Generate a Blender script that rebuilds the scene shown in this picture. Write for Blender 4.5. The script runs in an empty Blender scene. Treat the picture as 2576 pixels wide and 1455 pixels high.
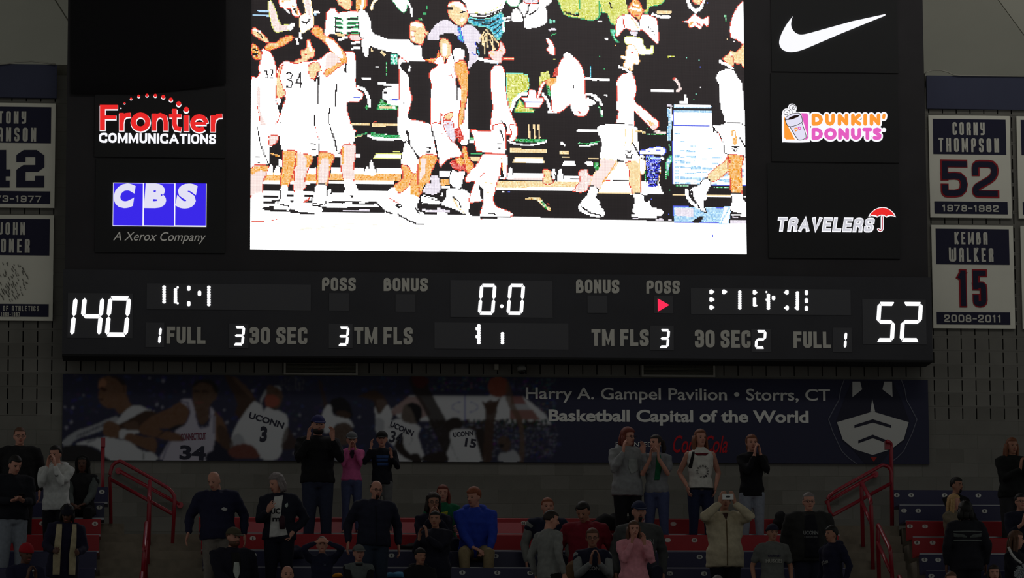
import bpy, bmesh, math, random
import numpy as np
from mathutils import Vector, Matrix
from mathutils.bvhtree import BVHTree

# ------------------------------------------------------------------ camera, world, lights, exposure
SC = bpy.context.scene
COL = SC.collection
F = 9660.0
_ez = np.array([-303, 65982, -9660.]); _ez /= np.linalg.norm(_ez)
_ex = np.array([105000, -933, -9660.]); _ex -= _ex.dot(_ez) * _ez; _ex /= np.linalg.norm(_ex)
_ey = np.cross(_ez, _ex)
CM = np.array([_ex, _ey, _ez])
CL = np.array([0., -54., 1.6])
cd = bpy.data.cameras.new('camera')
cd.sensor_width = 36.0; cd.lens = F / 2576 * 36.0
cd.clip_end = 400; cd.clip_start = 0.5
cam = bpy.data.objects.new('camera', cd); COL.objects.link(cam)
mw = Matrix([list(r) for r in CM]).to_4x4(); mw.translation = Vector(CL)
cam.matrix_world = mw
SC.camera = cam

world = bpy.data.worlds.new('arena_ambient'); SC.world = world
world.use_nodes = True
world.node_tree.nodes['Background'].inputs[0].default_value = (0.97, 1.0, 0.95, 1)
world.node_tree.nodes['Background'].inputs[1].default_value = 0.155

def area(name, loc, target, sx, sy, power, col=(1, 1, 1), spread=math.pi):
    l = bpy.data.lights.new(name, 'AREA'); l.shape = 'RECTANGLE'; l.size = sx; l.size_y = sy
    l.energy = power; l.color = col; l.spread = spread
    o = bpy.data.objects.new(name, l); COL.objects.link(o)
    o.location = loc
    o.rotation_euler = (Vector(target) - Vector(loc)).to_track_quat('-Z', 'Y').to_euler()
    return o
area('dimmed_house_light', (12.5, -17, 20.5), (11, 0, 14.5), 22, 2, 108, (1.0, 0.98, 0.92), math.radians(52))
area('dome_uplight', (14, -26, 9), (12.5, 1, 17.0), 20, 1.5, 62, (1.0, 0.98, 0.9), math.radians(26))

SC.view_settings.view_transform = 'Standard'
SC.view_settings.look = 'None'
SC.view_settings.exposure = 0.0
SC.view_settings.gamma = 1.0
SC.view_settings.use_curve_mapping = False
SCREEN_GAIN = 3.0      # brightness of the lit video wall

# ------------------------------------------------------------------ helpers
def PX(px, py, Y):
    d = CM @ np.array([(px - 1288) / F, -(py - 727.5) / F, -1.0])
    t = (Y - CL[1]) / d[1]
    return Vector(CL + d * t)
def lin(c):
    return tuple(((v / 255) / 12.92 if v / 255 <= .04045 else ((v / 255 + .055) / 1.055) ** 2.4) for v in c)
MATS = {}
def mat(name, rgb, rough=0.7, noise=0.0, nscale=8.0, metal=0.0, spec=0.3, bump=0.0, linear=False):
    if name in MATS: return MATS[name]
    m = bpy.data.materials.new(name); m.use_nodes = True
    nt = m.node_tree; b = nt.nodes['Principled BSDF']
    c = rgb if linear else lin(rgb)
    b.inputs['Base Color'].default_value = (*c, 1)
    b.inputs['Roughness'].default_value = rough
    b.inputs['Metallic'].default_value = metal
    b.inputs['Specular IOR Level'].default_value = spec
    if noise or bump:
        tc = nt.nodes.new('ShaderNodeTexCoord'); n = nt.nodes.new('ShaderNodeTexNoise')
        n.inputs['Scale'].default_value = nscale; n.inputs['Detail'].default_value = 5
        nt.links.new(tc.outputs['Object'], n.inputs['Vector'])
        if noise:
            r = nt.nodes.new('ShaderNodeMapRange')
            r.inputs['From Min'].default_value = .3; r.inputs['From Max'].default_value = .7
            r.inputs['To Min'].default_value = 1 - noise; r.inputs['To Max'].default_value = 1 + noise
            mx = nt.nodes.new('ShaderNodeVectorMath'); mx.operation = 'SCALE'
            mx.inputs[0].default_value = c
            nt.links.new(n.outputs['Fac'], r.inputs['Value']); nt.links.new(r.outputs[0], mx.inputs['Scale'])
            nt.links.new(mx.outputs[0], b.inputs['Base Color'])
        if bump:
            bp = nt.nodes.new('ShaderNodeBump'); bp.inputs['Strength'].default_value = bump
            bp.inputs['Distance'].default_value = 0.01
            nt.links.new(n.outputs['Fac'], bp.inputs['Height']); nt.links.new(bp.outputs[0], b.inputs['Normal'])
    MATS[name] = m
    return m
def glow(name, rgb, strength=1.0):
    if name in MATS: return MATS[name]
    m = bpy.data.materials.new(name); m.use_nodes = True
    b = m.node_tree.nodes['Principled BSDF']
    b.inputs['Base Color'].default_value = (.02, .02, .02, 1)
    b.inputs['Roughness'].default_value = .6
    b.inputs['Emission Color'].default_value = (*lin(rgb), 1)
    b.inputs['Emission Strength'].default_value = strength
    MATS[name] = m
    return m
def tag(o, label=None, cat=None, group=None, kind=None):
    if label: o['label'] = label
    if cat: o['category'] = cat
    if group: o['group'] = group
    if kind: o['kind'] = kind
    return o
def empty(name, loc, label=None, cat=None, group=None, kind=None):
    o = bpy.data.objects.new(name, None); COL.objects.link(o); o.location = loc
    o.empty_display_size = .1
    return tag(o, label, cat, group, kind)
def origin(p):
    v = Vector((0, 0, 0))
    while p: v += p.location; p = p.parent
    return v
def link(name, me, m, parent=None, loc=None):
    """mesh given in world coordinates; stored relative to the parent chain (parents here are never rotated)"""
    o = bpy.data.objects.new(name, me); COL.objects.link(o)
    if m is not None and not me.materials:
        for q in (m if isinstance(m, (list, tuple)) else [m]): me.materials.append(q)
    if parent:
        me.transform(Matrix.Translation(-origin(parent)))
        o.parent = parent
    elif loc is not None:
        me.transform(Matrix.Translation(-Vector(loc))); o.location = loc
    return o
def mesh(vs, fs):
    me = bpy.data.meshes.new('m'); me.from_pydata([tuple(v) for v in vs], [], fs); me.update()
    return me
class MB:
    def __init__(s): s.v = []; s.f = []
    def box(s, x0, y0, z0, x1, y1, z1):
        n = len(s.v)
        x0, x1 = min(x0, x1), max(x0, x1); y0, y1 = min(y0, y1), max(y0, y1); z0, z1 = min(z0, z1), max(z0, z1)
        s.v += [(x, y, z) for z in (z0, z1) for y in (y0, y1) for x in (x0, x1)]
        for q in ((0, 2, 3, 1), (4, 5, 7, 6), (0, 1, 5, 4), (2, 6, 7, 3), (0, 4, 6, 2), (1, 3, 7, 5)):
            s.f.append(tuple(n + i for i in q))
        return s
    def prism(s, pts, y0, y1):
        """outline [(x,z)] extruded from y0 (front, nearer camera) back to y1; triangulated caps"""
        n = len(s.v); k = len(pts)
        s.v += [(x, y0, z) for x, z in pts] + [(x, y1, z) for x, z in pts]
        a = sum(pts[i][0] * pts[(i + 1) % k][1] - pts[(i + 1) % k][0] * pts[i][1] for i in range(k))
        o = list(range(k)) if a > 0 else list(range(k))[::-1]
        from mathutils.geometry import tessellate_polygon
        for t in tessellate_polygon([[Vector((pts[i][0], pts[i][1], 0)) for i in range(k)]]):
            A, B, Cc = [Vector((pts[i][0], pts[i][1])) for i in t]
            cr = (B - A).cross(Cc - A)
            t = t if cr > 0 else t[::-1]
            s.f.append(tuple(n + i for i in t))
        for i in range(k):
            p, q = o[i], o[(i + 1) % k]
            s.f.append((n + q, n + p, n + k + p, n + k + q))
        return s
    def tube(s, pts, r, seg=8, cap=True):
        pts = [Vector(p) for p in pts]; n0 = len(s.v)
        up = Vector((0, 0, 1))
        rr = r if isinstance(r, (list, tuple)) else [r] * len(pts)
        for i, p in enumerate(pts):
            t = (pts[min(i + 1, len(pts) - 1)] - pts[max(i - 1, 0)]).normalized()
            a = t.cross(up)
            if a.length < .05: a = t.cross(Vector((1, 0, 0)))
            a.normalize(); b = t.cross(a).normalized()
            for j in range(seg):
                w = 2 * math.pi * j / seg
                s.v.append(tuple(p + (a * math.cos(w) + b * math.sin(w)) * rr[i]))
        for i in range(len(pts) - 1):
            for j in range(seg):
                s.f.append((n0 + i * seg + j, n0 + i * seg + (j + 1) % seg, n0 + (i + 1) * seg + (j + 1) % seg, n0 + (i + 1) * seg + j))
        if cap:
            s.f.append(tuple(n0 + j for j in range(seg))[::-1])
            s.f.append(tuple(n0 + (len(pts) - 1) * seg + j for j in range(seg)))
        return s
    def sphere(s, c, rx, ry, rz, u=12, v=8):
        n = len(s.v)
        for i in range(v + 1):
            a = math.pi * i / v
            for j in range(u):
                b = 2 * math.pi * j / u
                s.v.append((c[0] + rx * math.sin(a) * math.cos(b), c[1] + ry * math.sin(a) * math.sin(b), c[2] + rz * math.cos(a)))
        for i in range(v):
            for j in range(u):
                s.f.append((n + i * u + j, n + (i + 1) * u + j, n + (i + 1) * u + (j + 1) % u, n + i * u + (j + 1) % u))
        return s
    def stroke(s, pts, r, y0, y1, seg=12):
        """thick rounded 2-D stroke in the x-z plane"""
        e = 0
        for i in range(len(pts) - 1):
            (ax, az), (bx, bz) = pts[i], pts[i + 1]
            a = math.atan2(bz - az, bx - ax); h = seg // 2
            o = [(bx + r * math.cos(a - math.pi / 2 + math.pi * k / h), bz + r * math.sin(a - math.pi / 2 + math.pi * k / h)) for k in range(h + 1)]
            o += [(ax + r * math.cos(a + math.pi / 2 + math.pi * k / h), az + r * math.sin(a + math.pi / 2 + math.pi * k / h)) for k in range(h + 1)]
            s.prism(o, y0 - e, y1); e += .00007
        return s
    def mesh(s): return mesh(s.v, s.f)
    def build(s, name, m, parent=None, loc=None, smooth=False):
        me = s.mesh(); me.validate()
        if smooth: me.shade_smooth()
        return link(name, me, m, parent, loc)
def rect(x0, y0, x1, y1, Y):
    """photo rectangle -> world rectangle (x0,z0,x1,z1) on the vertical plane y=Y, edges averaged"""
    a, b, c, d = PX(x0, y0, Y), PX(x1, y0, Y), PX(x1, y1, Y), PX(x0, y1, Y)
    return ((a.x + d.x) / 2, (c.z + d.z) / 2, (b.x + c.x) / 2, (a.z + b.z) / 2)
def pbox(x0, y0, x1, y1, Y, th=.02):
    r = rect(x0, y0, x1, y1, Y)
    return MB().box(r[0], Y, r[1], r[2], Y + th, r[3])
def spline(pts, n=5, closed=True):
    out = []; k = len(pts)
    for i in range(k if closed else k - 1):
        g = lambda j: pts[j % k] if closed else pts[max(0, min(k - 1, j))]
        p0, p1, p2, p3 = g(i - 1), g(i), g(i + 1), g(i + 2)
        for j in range(n):
            t = j / n
            out.append(tuple(.5 * ((2 * p1[c]) + (-p0[c] + p2[c]) * t + (2 * p0[c] - 5 * p1[c] + 4 * p2[c] - p3[c]) * t * t + (-p0[c] + 3 * p1[c] - 3 * p2[c] + p3[c]) * t ** 3) for c in range(2)))
    if not closed: out.append(tuple(pts[-1]))
    return out
def pts2(sx, ox, oy, pts, Y):
    r = []
    for x, y in pts:
        p = PX(ox + x / sx, oy + y / sx, Y); r.append((p.x, p.z))
    return r
_dg = None
def text_raw(s, offset=0.0, shear=0.0, extrude=0.006, spacing=1.0, res=4):
    cu = bpy.data.curves.new('t', 'FONT'); cu.body = s; cu.offset = offset; cu.shear = shear
    cu.extrude = extrude; cu.space_character = spacing; cu.resolution_u = res
    o = bpy.data.objects.new('t', cu); COL.objects.link(o)
    dg = bpy.context.evaluated_depsgraph_get()
    me = bpy.data.meshes.new_from_object(o.evaluated_get(dg))
    bpy.data.objects.remove(o); bpy.data.curves.remove(cu)
    me.materials.clear()
    return me
def text(s, box, Y, m, name='lettering', parent=None, offset=.02, shear=0, th=.006, spacing=1.0, rot=0.0, world=None, grow=0.0):
    """lettering fitted to the photo rectangle box on plane y=Y"""
    me = text_raw(s, offset, shear, spacing=spacing)
    n = len(me.vertices); co = np.empty(n * 3); me.vertices.foreach_get('co', co); co = co.reshape(-1, 3)
    x0, z0, x1, z1 = world or rect(*box, Y)
    x0 -= grow; x1 += grow; z0 -= grow; z1 += grow
    lo, hi = co.min(0), co.max(0)
    out = np.empty_like(co)
    u = (co[:, 0] - lo[0]) / (hi[0] - lo[0]) - .5; v = (co[:, 1] - lo[1]) / (hi[1] - lo[1]) - .5
    X = u * (x1 - x0); Z = v * (z1 - z0)
    c, s_ = math.cos(rot), math.sin(rot)
    out[:, 0] = X * c - Z * s_ + (x0 + x1) / 2
    out[:, 2] = X * s_ + Z * c + (z0 + z1) / 2
    out[:, 1] = Y + th * (-(co[:, 2] - lo[2]) / max(1e-9, hi[2] - lo[2]) + .5)
    me.vertices.foreach_set('co', out.ravel()); me.update()
    return link(name, me, m, parent)

# ---- block lettering: ribbons with square ends and softened corners
def ribbon(mb, pts, h, y0, y1, closed=False, rnd=0.0, cap=True, hz=None):
    P = [Vector(p) for p in pts]
    if rnd:
        Q = []; n = len(P)
        for i in range(n):
            if not closed and i in (0, n - 1): Q.append(P[i]); continue
            a, b, c = P[i - 1], P[i], P[(i + 1) % n]
            u = (a - b); v = (c - b); r = min(rnd, u.length * .5, v.length * .5)
            u.normalize(); v.normalize(); p0 = b + u * r; p2 = b + v * r
            for t in (0, .33, .67, 1): Q.append(p0 * (1 - t) ** 2 + b * 2 * t * (1 - t) + p2 * t * t)
        P = [q for i, q in enumerate(Q) if i == 0 or (q - Q[i - 1]).length > 1e-4]
        if closed and (P[0] - P[-1]).length < 1e-4: P.pop()
    n = len(P)
    if cap and not closed:
        P[0] = P[0] + (P[0] - P[1]).normalized() * h; P[-1] = P[-1] + (P[-1] - P[-2]).normalized() * h
    L = []; R_ = []
    for i in range(n):
        a = P[i - 1] if (i or closed) else None; c = P[(i + 1) % n] if (i < n - 1 or closed) else None
        d1 = (P[i] - a).normalized() if a is not None else None; d2 = (c - P[i]).normalized() if c is not None else None
        d1 = d1 or d2; d2 = d2 or d1
        t = (d1 + d2); t = t.normalized() if t.length > 1e-6 else d1
        nn = Vector((-t.y, t.x)); k = h / max(.62, nn.dot(Vector((-d1.y, d1.x))))
        L.append(P[i] + nn * k); R_.append(P[i] - nn * k)
    q = 0.0
    for i in range(n if closed else n - 1):
        j = (i + 1) % n; b = len(mb.v); q += .000012
        for w in (L[i], R_[i], R_[j], L[j]): mb.v += [(w.x, y0 - q, w.y), (w.x, y1, w.y)]
        mb.f += [(b, b + 2, b + 4, b + 6), (b, b + 6, b + 7, b + 1), (b + 4, b + 2, b + 3, b + 5)]
        if not closed and i == 0: mb.f.append((b, b + 1, b + 3, b + 2))
        if not closed and i == n - 2: mb.f.append((b + 4, b + 5, b + 7, b + 6))
    return mb
_rc = lambda x0, y0, x1, y1: ([(x0, y0), (x0, y1), (x1, y1), (x1, y0)], 1, 1)
GL = {'A': [([(0, 0), (0, 1), (1, 1), (1, 0)], 0, 1), ([(0, .38), (1, .38)], 0, 0)],
 'B': [([(0, 0), (0, 1), (.80, 1), (.80, .53), (0, .53)], 0, 1), ([(.5, .53), (1, .53), (1, 0), (0, 0)], 0, 1)],
 'C': [([(1, .80), (1, 1), (0, 1), (0, 0), (1, 0), (1, .20)], 0, 1)], 'D': [([(0, 0), (0, 1), (1, 1), (1, 0)], 1, 1)],
 'E': [([(1, 1), (0, 1), (0, 0), (1, 0)], 0, 0), ([(0, .5), (.85, .5)], 0, 0)], 'F': [([(1, 1), (0, 1), (0, 0)], 0, 0), ([(0, .5), (.85, .5)], 0, 0)],
 'H': [([(0, 0), (0, 1)], 0, 0), ([(1, 0), (1, 1)], 0, 0), ([(0, .5), (1, .5)], 0, 0)], 'I': [([(0, 0), (0, 1)], 0, 0)], 'J': [([(0, .25), (0, 0), (1, 0), (1, 1)], 0, 1)],
 'K': [([(0, 0), (0, 1)], 0, 0), ([(1, 1), (.1, .5), (1, 0)], 0, 0)], 'L': [([(0, 1), (0, 0), (1, 0)], 0, 0)],
 'M': [([(0, 0), (0, 1)], 0, 0), ([(1, 0), (1, 1)], 0, 0), ([(.08, .95), (.5, .12), (.92, .95)], 0, 0)], 'N': [([(0, 0), (0, 1)], 0, 0), ([(1, 0), (1, 1)], 0, 0), ([(.05, .93), (.95, .07)], 0, 0)],
 'O': [_rc(0, 0, 1, 1)], '0': [_rc(0, 0, 1, 1)], 'P': [([(0, 0), (0, 1), (1, 1), (1, .45), (0, .45)], 0, 1)], 'R': [([(0, 0), (0, 1), (1, 1), (1, .5), (0, .5)], 0, 1), ([(.6, .5), (1, .3), (1, 0)], 0, 0)],
 'S': [([(1, .80), (1, 1), (0, 1), (0, .56), (1, .44), (1, 0), (0, 0), (0, .20)], 0, 1)], 'T': [([(0, 1), (1, 1)], 0, 0), ([(.5, 1), (.5, 0)], 0, 0)],
 'U': [([(0, 1), (0, 0), (1, 0), (1, 1)], 0, 1)], 'W': [([(0, 1), (0, 0), (1, 0), (1, 1)], 0, 1), ([(.5, .85), (.5, 0)], 0, 0)], 'Y': [([(0, 1), (0, .45), (1, .45)], 0, 1), ([(1, 1), (1, 0), (.1, 0)], 0, 1)],
 '1': [([(.6, 0), (.6, 1)], 0, 0), ([(.5, .97), (.1, .88)], 0, 0)], '2': [([(0, .72), (0, 1), (1, 1), (1, .58), (0, .2), (0, 0), (1, 0)], 0, 1)], '3': [([(0, .82), (0, 1), (1, 1), (1, .53), (.4, .53)], 0, 1), ([(.4, .53), (1, .53), (1, 0), (0, 0), (0, .18)], 0, 1)],
 '5': [([(1, 1), (0, 1), (0, .56)], 0, 0), ([(0, .58), (1, .62), (1, 0), (0, 0), (0, .2)], 0, 1.25)], 'V': [([(0, 1), (.5, .02), (1, 1)], 0, 0)], 'a': [([(0, 0), (.5, 1), (1, 0)], 0, 0), ([(.22, .3), (.78, .3)], 0, 0)], '6': [_rc(0, 0, 1, .55), ([(0, .3), (0, 1), (1, 1), (1, .78)], 0, 1)], '7': [([(0, 1), (1, 1), (.35, 0)], 0, 0)],
 '8': [_rc(0, 0, 1, .52), _rc(.04, .52, .96, 1)], '9': [_rc(0, .45, 1, 1), ([(1, .7), (1, 0), (0, 0), (0, .22)], 0, 1)], '-': [([(0, .48), (1, .48)], 0, 0)], '4': [([(1, 0), (1, 1), (0, .3), (1.15, .3)], 0, 0)]}
WID = {'I': 0.0, 'M': 1.6, 'W': 1.9, '1': .55, '-': .6, 'L': .85, 'F': .88, 'E': .9}
def block_text(s, box, Y, m, name='lettering', parent=None, stem=.2, gap=.28, rnd=.3, th=.006, wl=.42, world=None, wide=None, space=.5, grow=0.0, shear=0.0):
    """stem, gap and wl (letter width) are in units of letter height before fitting to the box width"""
    x0, z0, x1, z1 = world or rect(*box, Y); H = z1 - z0
    wd = dict(WID); wd.update(wide or {})
    tot = 0; spans = []
    for c in s:
        w = space if c == ' ' else stem + (wl - stem) * wd.get(c, 1.0)
        spans.append((tot, w)); tot += w + (gap if c != ' ' else 0)
    tot -= gap; k = (x1 - x0) / tot
    mb = MB(); e = 0
    hs = stem * min(k, H) / 2 if k < H else stem * H / 2
    hs = stem * (k + H) / 4
    for c, (o, w) in zip(s, spans):
        if c == ' ': continue
        ax = x0 + o * k + hs; bx = max(ax + 1e-4, x0 + (o + w) * k - hs); az = z0 + hs; bz = z1 - hs
        for pts, closed, r in GL[c]:
            p = [(ax + (bx - ax) * u, az + (bz - az) * v) for u, v in pts]
            if c == 'I': p = [((ax + bx) / 2, q[1]) for q in p]
            ribbon(mb, p, hs + grow, Y - th / 2 - e, Y + th / 2, bool(closed), rnd * (bx - ax + 2 * hs) * r); e += .0003
    if shear: mb.v = [(x + (z - (z0 + z1) / 2) * shear, y, z) for x, y, z in mb.v]
    return mb.build(name, m, parent)

# ---- tiny scan-converter used for the flat pictures (video wall and printed banner)
class Raster:
    def __init__(s, x0, z0, x1, z1, nx, nz, bg):
        s.x0, s.z0, s.x1, s.z1, s.nx, s.nz = x0, z0, x1, z1, nx, nz
        s.img = np.zeros((nz, nx, 3)); s.img[:] = bg
        s.gx = x0 + (np.arange(nx) + .5) * (x1 - x0) / nx
        s.gz = z0 + (np.arange(nz) + .5) * (z1 - z0) / nz
        s.rng = np.random.default_rng(4)
    def mask(s, poly):
        p = np.array(poly)
        i0, i1 = np.searchsorted(s.gx, [p[:, 0].min(), p[:, 0].max()])
        j0, j1 = np.searchsorted(s.gz, [p[:, 1].min(), p[:, 1].max()])
        if i1 <= i0 or j1 <= j0: return None
        X, Z = np.meshgrid(s.gx[i0:i1], s.gz[j0:j1]); m = np.zeros(X.shape, bool)
        q = np.roll(p, -1, 0)
        for (ax, az), (bx, bz) in zip(p, q):
            if az == bz: continue
            c = ((az > Z) != (bz > Z)) & (X < (bx - ax) * (Z - az) / (bz - az) + ax)
            m ^= c
        return (slice(j0, j1), slice(i0, i1)), m
    def fill(s, poly, col, jit=0.0, alpha=1.0):
        r = s.mask(poly)
        if r is None: return
        sl, m = r; n = int(m.sum())
        c = np.array(col, float)
        if jit: c = np.clip(c + s.rng.normal(0, jit, (n, 1)) * np.array([1, 1, 1.]), 0, 1)
        s.img[sl][m] = s.img[sl][m] * (1 - alpha) + c * alpha
    def edge(s, poly, col, r):
        k = len(poly)
        for i in range(k):
            s.line([poly[i], poly[(i + 1) % k]], r, col)
    def line(s, pts, r, col, jit=0.0):
        for i in range(len(pts) - 1):
            (ax, az), (bx, bz) = pts[i], pts[i + 1]
            a = math.atan2(bz - az, bx - ax)
            o = [(bx + r * math.cos(a - 1.57 + 3.1416 * k / 4), bz + r * math.sin(a - 1.57 + 3.1416 * k / 4)) for k in range(5)]
            o += [(ax + r * math.cos(a + 1.57 + 3.1416 * k / 4), az + r * math.sin(a + 1.57 + 3.1416 * k / 4)) for k in range(5)]
            s.fill(o, col, jit)
# ------------------------------------------------------------------ setting: back wall, ceiling, slab
RND = random.Random(7)
wall_m = mat('painted_block', (106, 104, 99), .9, .10, 3.0, bump=.3)
wall_ms = [wall_m, mat('painted_block_light', (111, 109, 104), .9, .10, 3.0, bump=.3), mat('painted_block_dark', (100, 98, 93), .9, .10, 3.0, bump=.3)]
joint_m = mat('mortar', (112, 110, 100), .95, .1, 20)
slot_m = mat('slot_dark', (8, 8, 8), .95)
ZT = PX(60, 158, 0).z            # top of the block wall
CH = .2032; CW = .4064
Z_SLOT = PX(2500, 1060, 0).z     # lower limit of the slotted courses
wall = MB().box(-8, .10, -1, 18, .40, ZT).build('wall_back', joint_m, None, (4.8, .1, 0))
tag(wall, kind='structure')
MB().box(-8, .0035, 4.6, 18, .099, PX(2500, 1060, 0).z - .004).build('mortar_bed', mat('mortar_light', (116, 116, 108), .95, .1, 20), wall)
def plain_block():
    e = .0025
    b = MB(); g = .005
    # bevelled face block, centred on its own origin
    x, z = CW / 2 - g / 2, CH / 2 - g / 2
    v = [(-x, .1, -z), (x, .1, -z), (x, .1, z), (-x, .1, z), (-x, .0035, -z), (x, .0035, -z), (x, .0035, z), (-x, .0035, z),
         (-x + e, 0, -z + e), (x - e, 0, -z + e), (x - e, 0, z - e), (-x + e, 0, z - e)]
    b.v = v; b.f = [(8, 9, 10, 11)] + [(i, (i + 1) % 4, 4 + (i + 1) % 4, 4 + i) for i in range(4)] + [(4 + i, 4 + (i + 1) % 4, 8 + (i + 1) % 4, 8 + i) for i in range(4)]
    return b
def slot_block():
    b = MB(); g = .005; s = .0085; hz = CH / 2 - .0008; sl = .078   # slot half height
    for x0, x1 in ((-CW / 2 + s, -s), (s, CW / 2 - s)):
        b.box(x0, 0, -hz, x1, .08, hz)
    b.box(-s, 0, sl, s, .08, hz); b.box(-s, 0, -hz, s, .08, -sl)
    b.box(-CW / 2 + .0006, 0, sl, -CW / 2 + s, .08, hz); b.box(CW / 2 - s, 0, sl, CW / 2 - .0006, .08, hz)
    b.box(-CW / 2 + .0006, 0, -hz, -CW / 2 + s, .08, -sl); b.box(CW / 2 - s, 0, -hz, CW / 2 - .0006, .08, -sl)
    b.box(-CW / 2, .082, -CH / 2, CW / 2, .098, CH / 2)
    return b
pb = []; sb = []
for wm in wall_ms:
    a = plain_block().mesh(); a.materials.append(wm); pb.append(a)
    bb = slot_block(); a = bb.mesh(); a.materials.append(wm); a.materials.append(slot_m)
    for p in a.polygons[-6:]: p.material_index = 1
    sb.append(a)
X_OFF = PX(2351, 1000, 0).x      # a slot column in the photo
def vis(x, z):
    """how large a stretch of wall counts as seen in the picture"""
    d = CM.T @ (np.array([x, 0, z]) - CL)
    u = 1288 + F * d[0] / -d[2]; v = 727.5 - F * d[1] / -d[2]
    if u < -40 or u > 2616: return -1
    if 160 < u < 2330 and v < 885: return -1
    if 160 < u < 2330 and 965 < v < 1140: return -1
    if v > 1340 or v < 150: return -1
    return 1
cand = []; rest_p = MB(); rest_s = MB()
k0 = int((5.2 - Z_SLOT) / CH) - 1; k1 = int((ZT - Z_SLOT) / CH) + 1
for k in range(-18, k1):
    zc = Z_SLOT + (k + .5) * CH
    if zc + CH / 2 > ZT + .01: continue
    for i in range(-40, 10):
        xc = X_OFF + i * CW + (CW / 2 if k % 2 else 0)
        s = vis(xc, zc)
        cand.append((s, k, xc, zc))
shown = [c for c in cand if c[0] > 0]
shown.sort(key=lambda c: (c[1] >= 0, abs(c[3] - 6.6)))
pl = [c for c in shown if c[1] < 0][:210]; sl_ = [c for c in shown if c[1] >= 0][:85]
# the slotted blocks that show: strip between board and banner first
sl_ = sorted([c for c in shown if c[1] >= 0], key=lambda c: abs(c[3] - 7.9))[:88]
chosen = set((c[1], round(c[2], 3)) for c in pl + sl_)
for s, k, xc, zc in cand:
    if (k, round(xc, 3)) in chosen:
        me = (pb if k < 0 else sb)[RND.choice((0, 0, 1, 2))]
        o = bpy.data.objects.new('block', me); COL.objects.link(o); o.parent = wall
        o.location = Vector((xc, 0, zc)) - wall.location
    else:
        hidden = (-1.2 < xc < 10.8 and 8.7 < zc) or abs(xc - 4.8) > 9
        src = MB().box(-CW / 2 + .0025, 0.0, -CH / 2 + .0025, CW / 2 - .0025, .003, CH / 2 - .0025) if (hidden or k < 0) else slot_block()
        dst = rest_p if (hidden or k < 0) else rest_s
        n = len(dst.v); dst.v += [(v[0] + xc, v[1], v[2] + zc) for v in src.v]; dst.f += [tuple(n + i for i in f) for f in src.f]
tag(rest_p.build('plain_block_courses', wall_m, wall), kind='stuff')
o = rest_s.build('slotted_block_courses', [wall_m, slot_m], wall); tag(o, kind='stuff')
nf = 54
for i, p in enumerate(o.data.polygons):
    if i % nf >= nf - 6: p.material_index = 1

# ceiling: shallow dome shell of big painted panels rising towards the camera
ceil_m = mat('dome_panel', (184, 182, 170), .85, .05, .8)
seam_m = mat('dome_seam', (60, 60, 56), .9)
CS_, CY0, CZ0 = .5, 7.0, 12.0
def cz(y): return CZ0 + (CY0 - y) * CS_
def CP(px, py, off=0.0):
    """ray of a photo point onto the ceiling plane"""
    d = CM @ np.array([(px - 1288) / F, -(py - 727.5) / F, -1.0])
    n = np.array([0, CS_, 1.0]); t = (CZ0 + CY0 * CS_ + off - n.dot(CL)) / n.dot(d)
    return Vector(CL + d * t)
cm = MB()
cm.v = [(-12, 7, cz(7) + .1), (22, 7, cz(7) + .1), (22, -30, cz(-30) + .1), (-12, -30, cz(-30) + .1)]
cm.v += [(x, y, z + .2) for x, y, z in cm.v]
cm.f = [(0, 1, 2, 3), (7, 6, 5, 4), (0, 4, 5, 1), (1, 5, 6, 2), (2, 6, 7, 3), (3, 7, 4, 0)]
ceiling = tag(cm.build('ceiling', seam_m, None, (4.8, -10, ZT)), kind='structure')
A0, A1 = CP(142, 0), CP(172, 48); B0, B1 = CP(2514, 0), CP(2590, 104)
dA = (A0 - A1) / (A0.y - A1.y); dB = (B0 - B1) / (B0.y - B1.y)
def atA(y): return (A1 + dA * (y - A1.y)).x
def atB(y): return (B1 + dB * (y - B1.y)).x
def panel(quad, drop=0.0):
    b = MB(); b.v = [(x, y, cz(y) - .03 + dz) for x, y, dz in quad] + [(x, y, cz(y) + .08 + dz) for x, y, dz in quad]
    n = len(quad); b.f = [tuple(range(n))[::-1], tuple(range(n, 2 * n))] + [(i, (i + 1) % n, n + (i + 1) % n, n + i) for i in range(n)]
    return b
g = .012
rows = [6.9, -5, -10.2, -15.4, -30]
for a, b in zip(rows[:-1], rows[1:]):
    b += g
    panel([(-12, a, 0), (atA(a) - g, a, 0), (atA(b) - g, b, 0), (-12, b, 0)]).build('ceiling_panel', ceil_m, ceiling)
    panel([(atA(a) + g, a, 0), (atB(a) - g, a, 0), (atB(b) - g, b, 0), (atA(b) + g, b, 0)]).build('ceiling_panel', ceil_m, ceiling)
    panel([(atB(a) + g, a, 0), (22, a, 1.6), (22, b, 1.6), (atB(b) + g, b, 0)]).build('ceiling_panel', ceil_m, ceiling)

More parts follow.
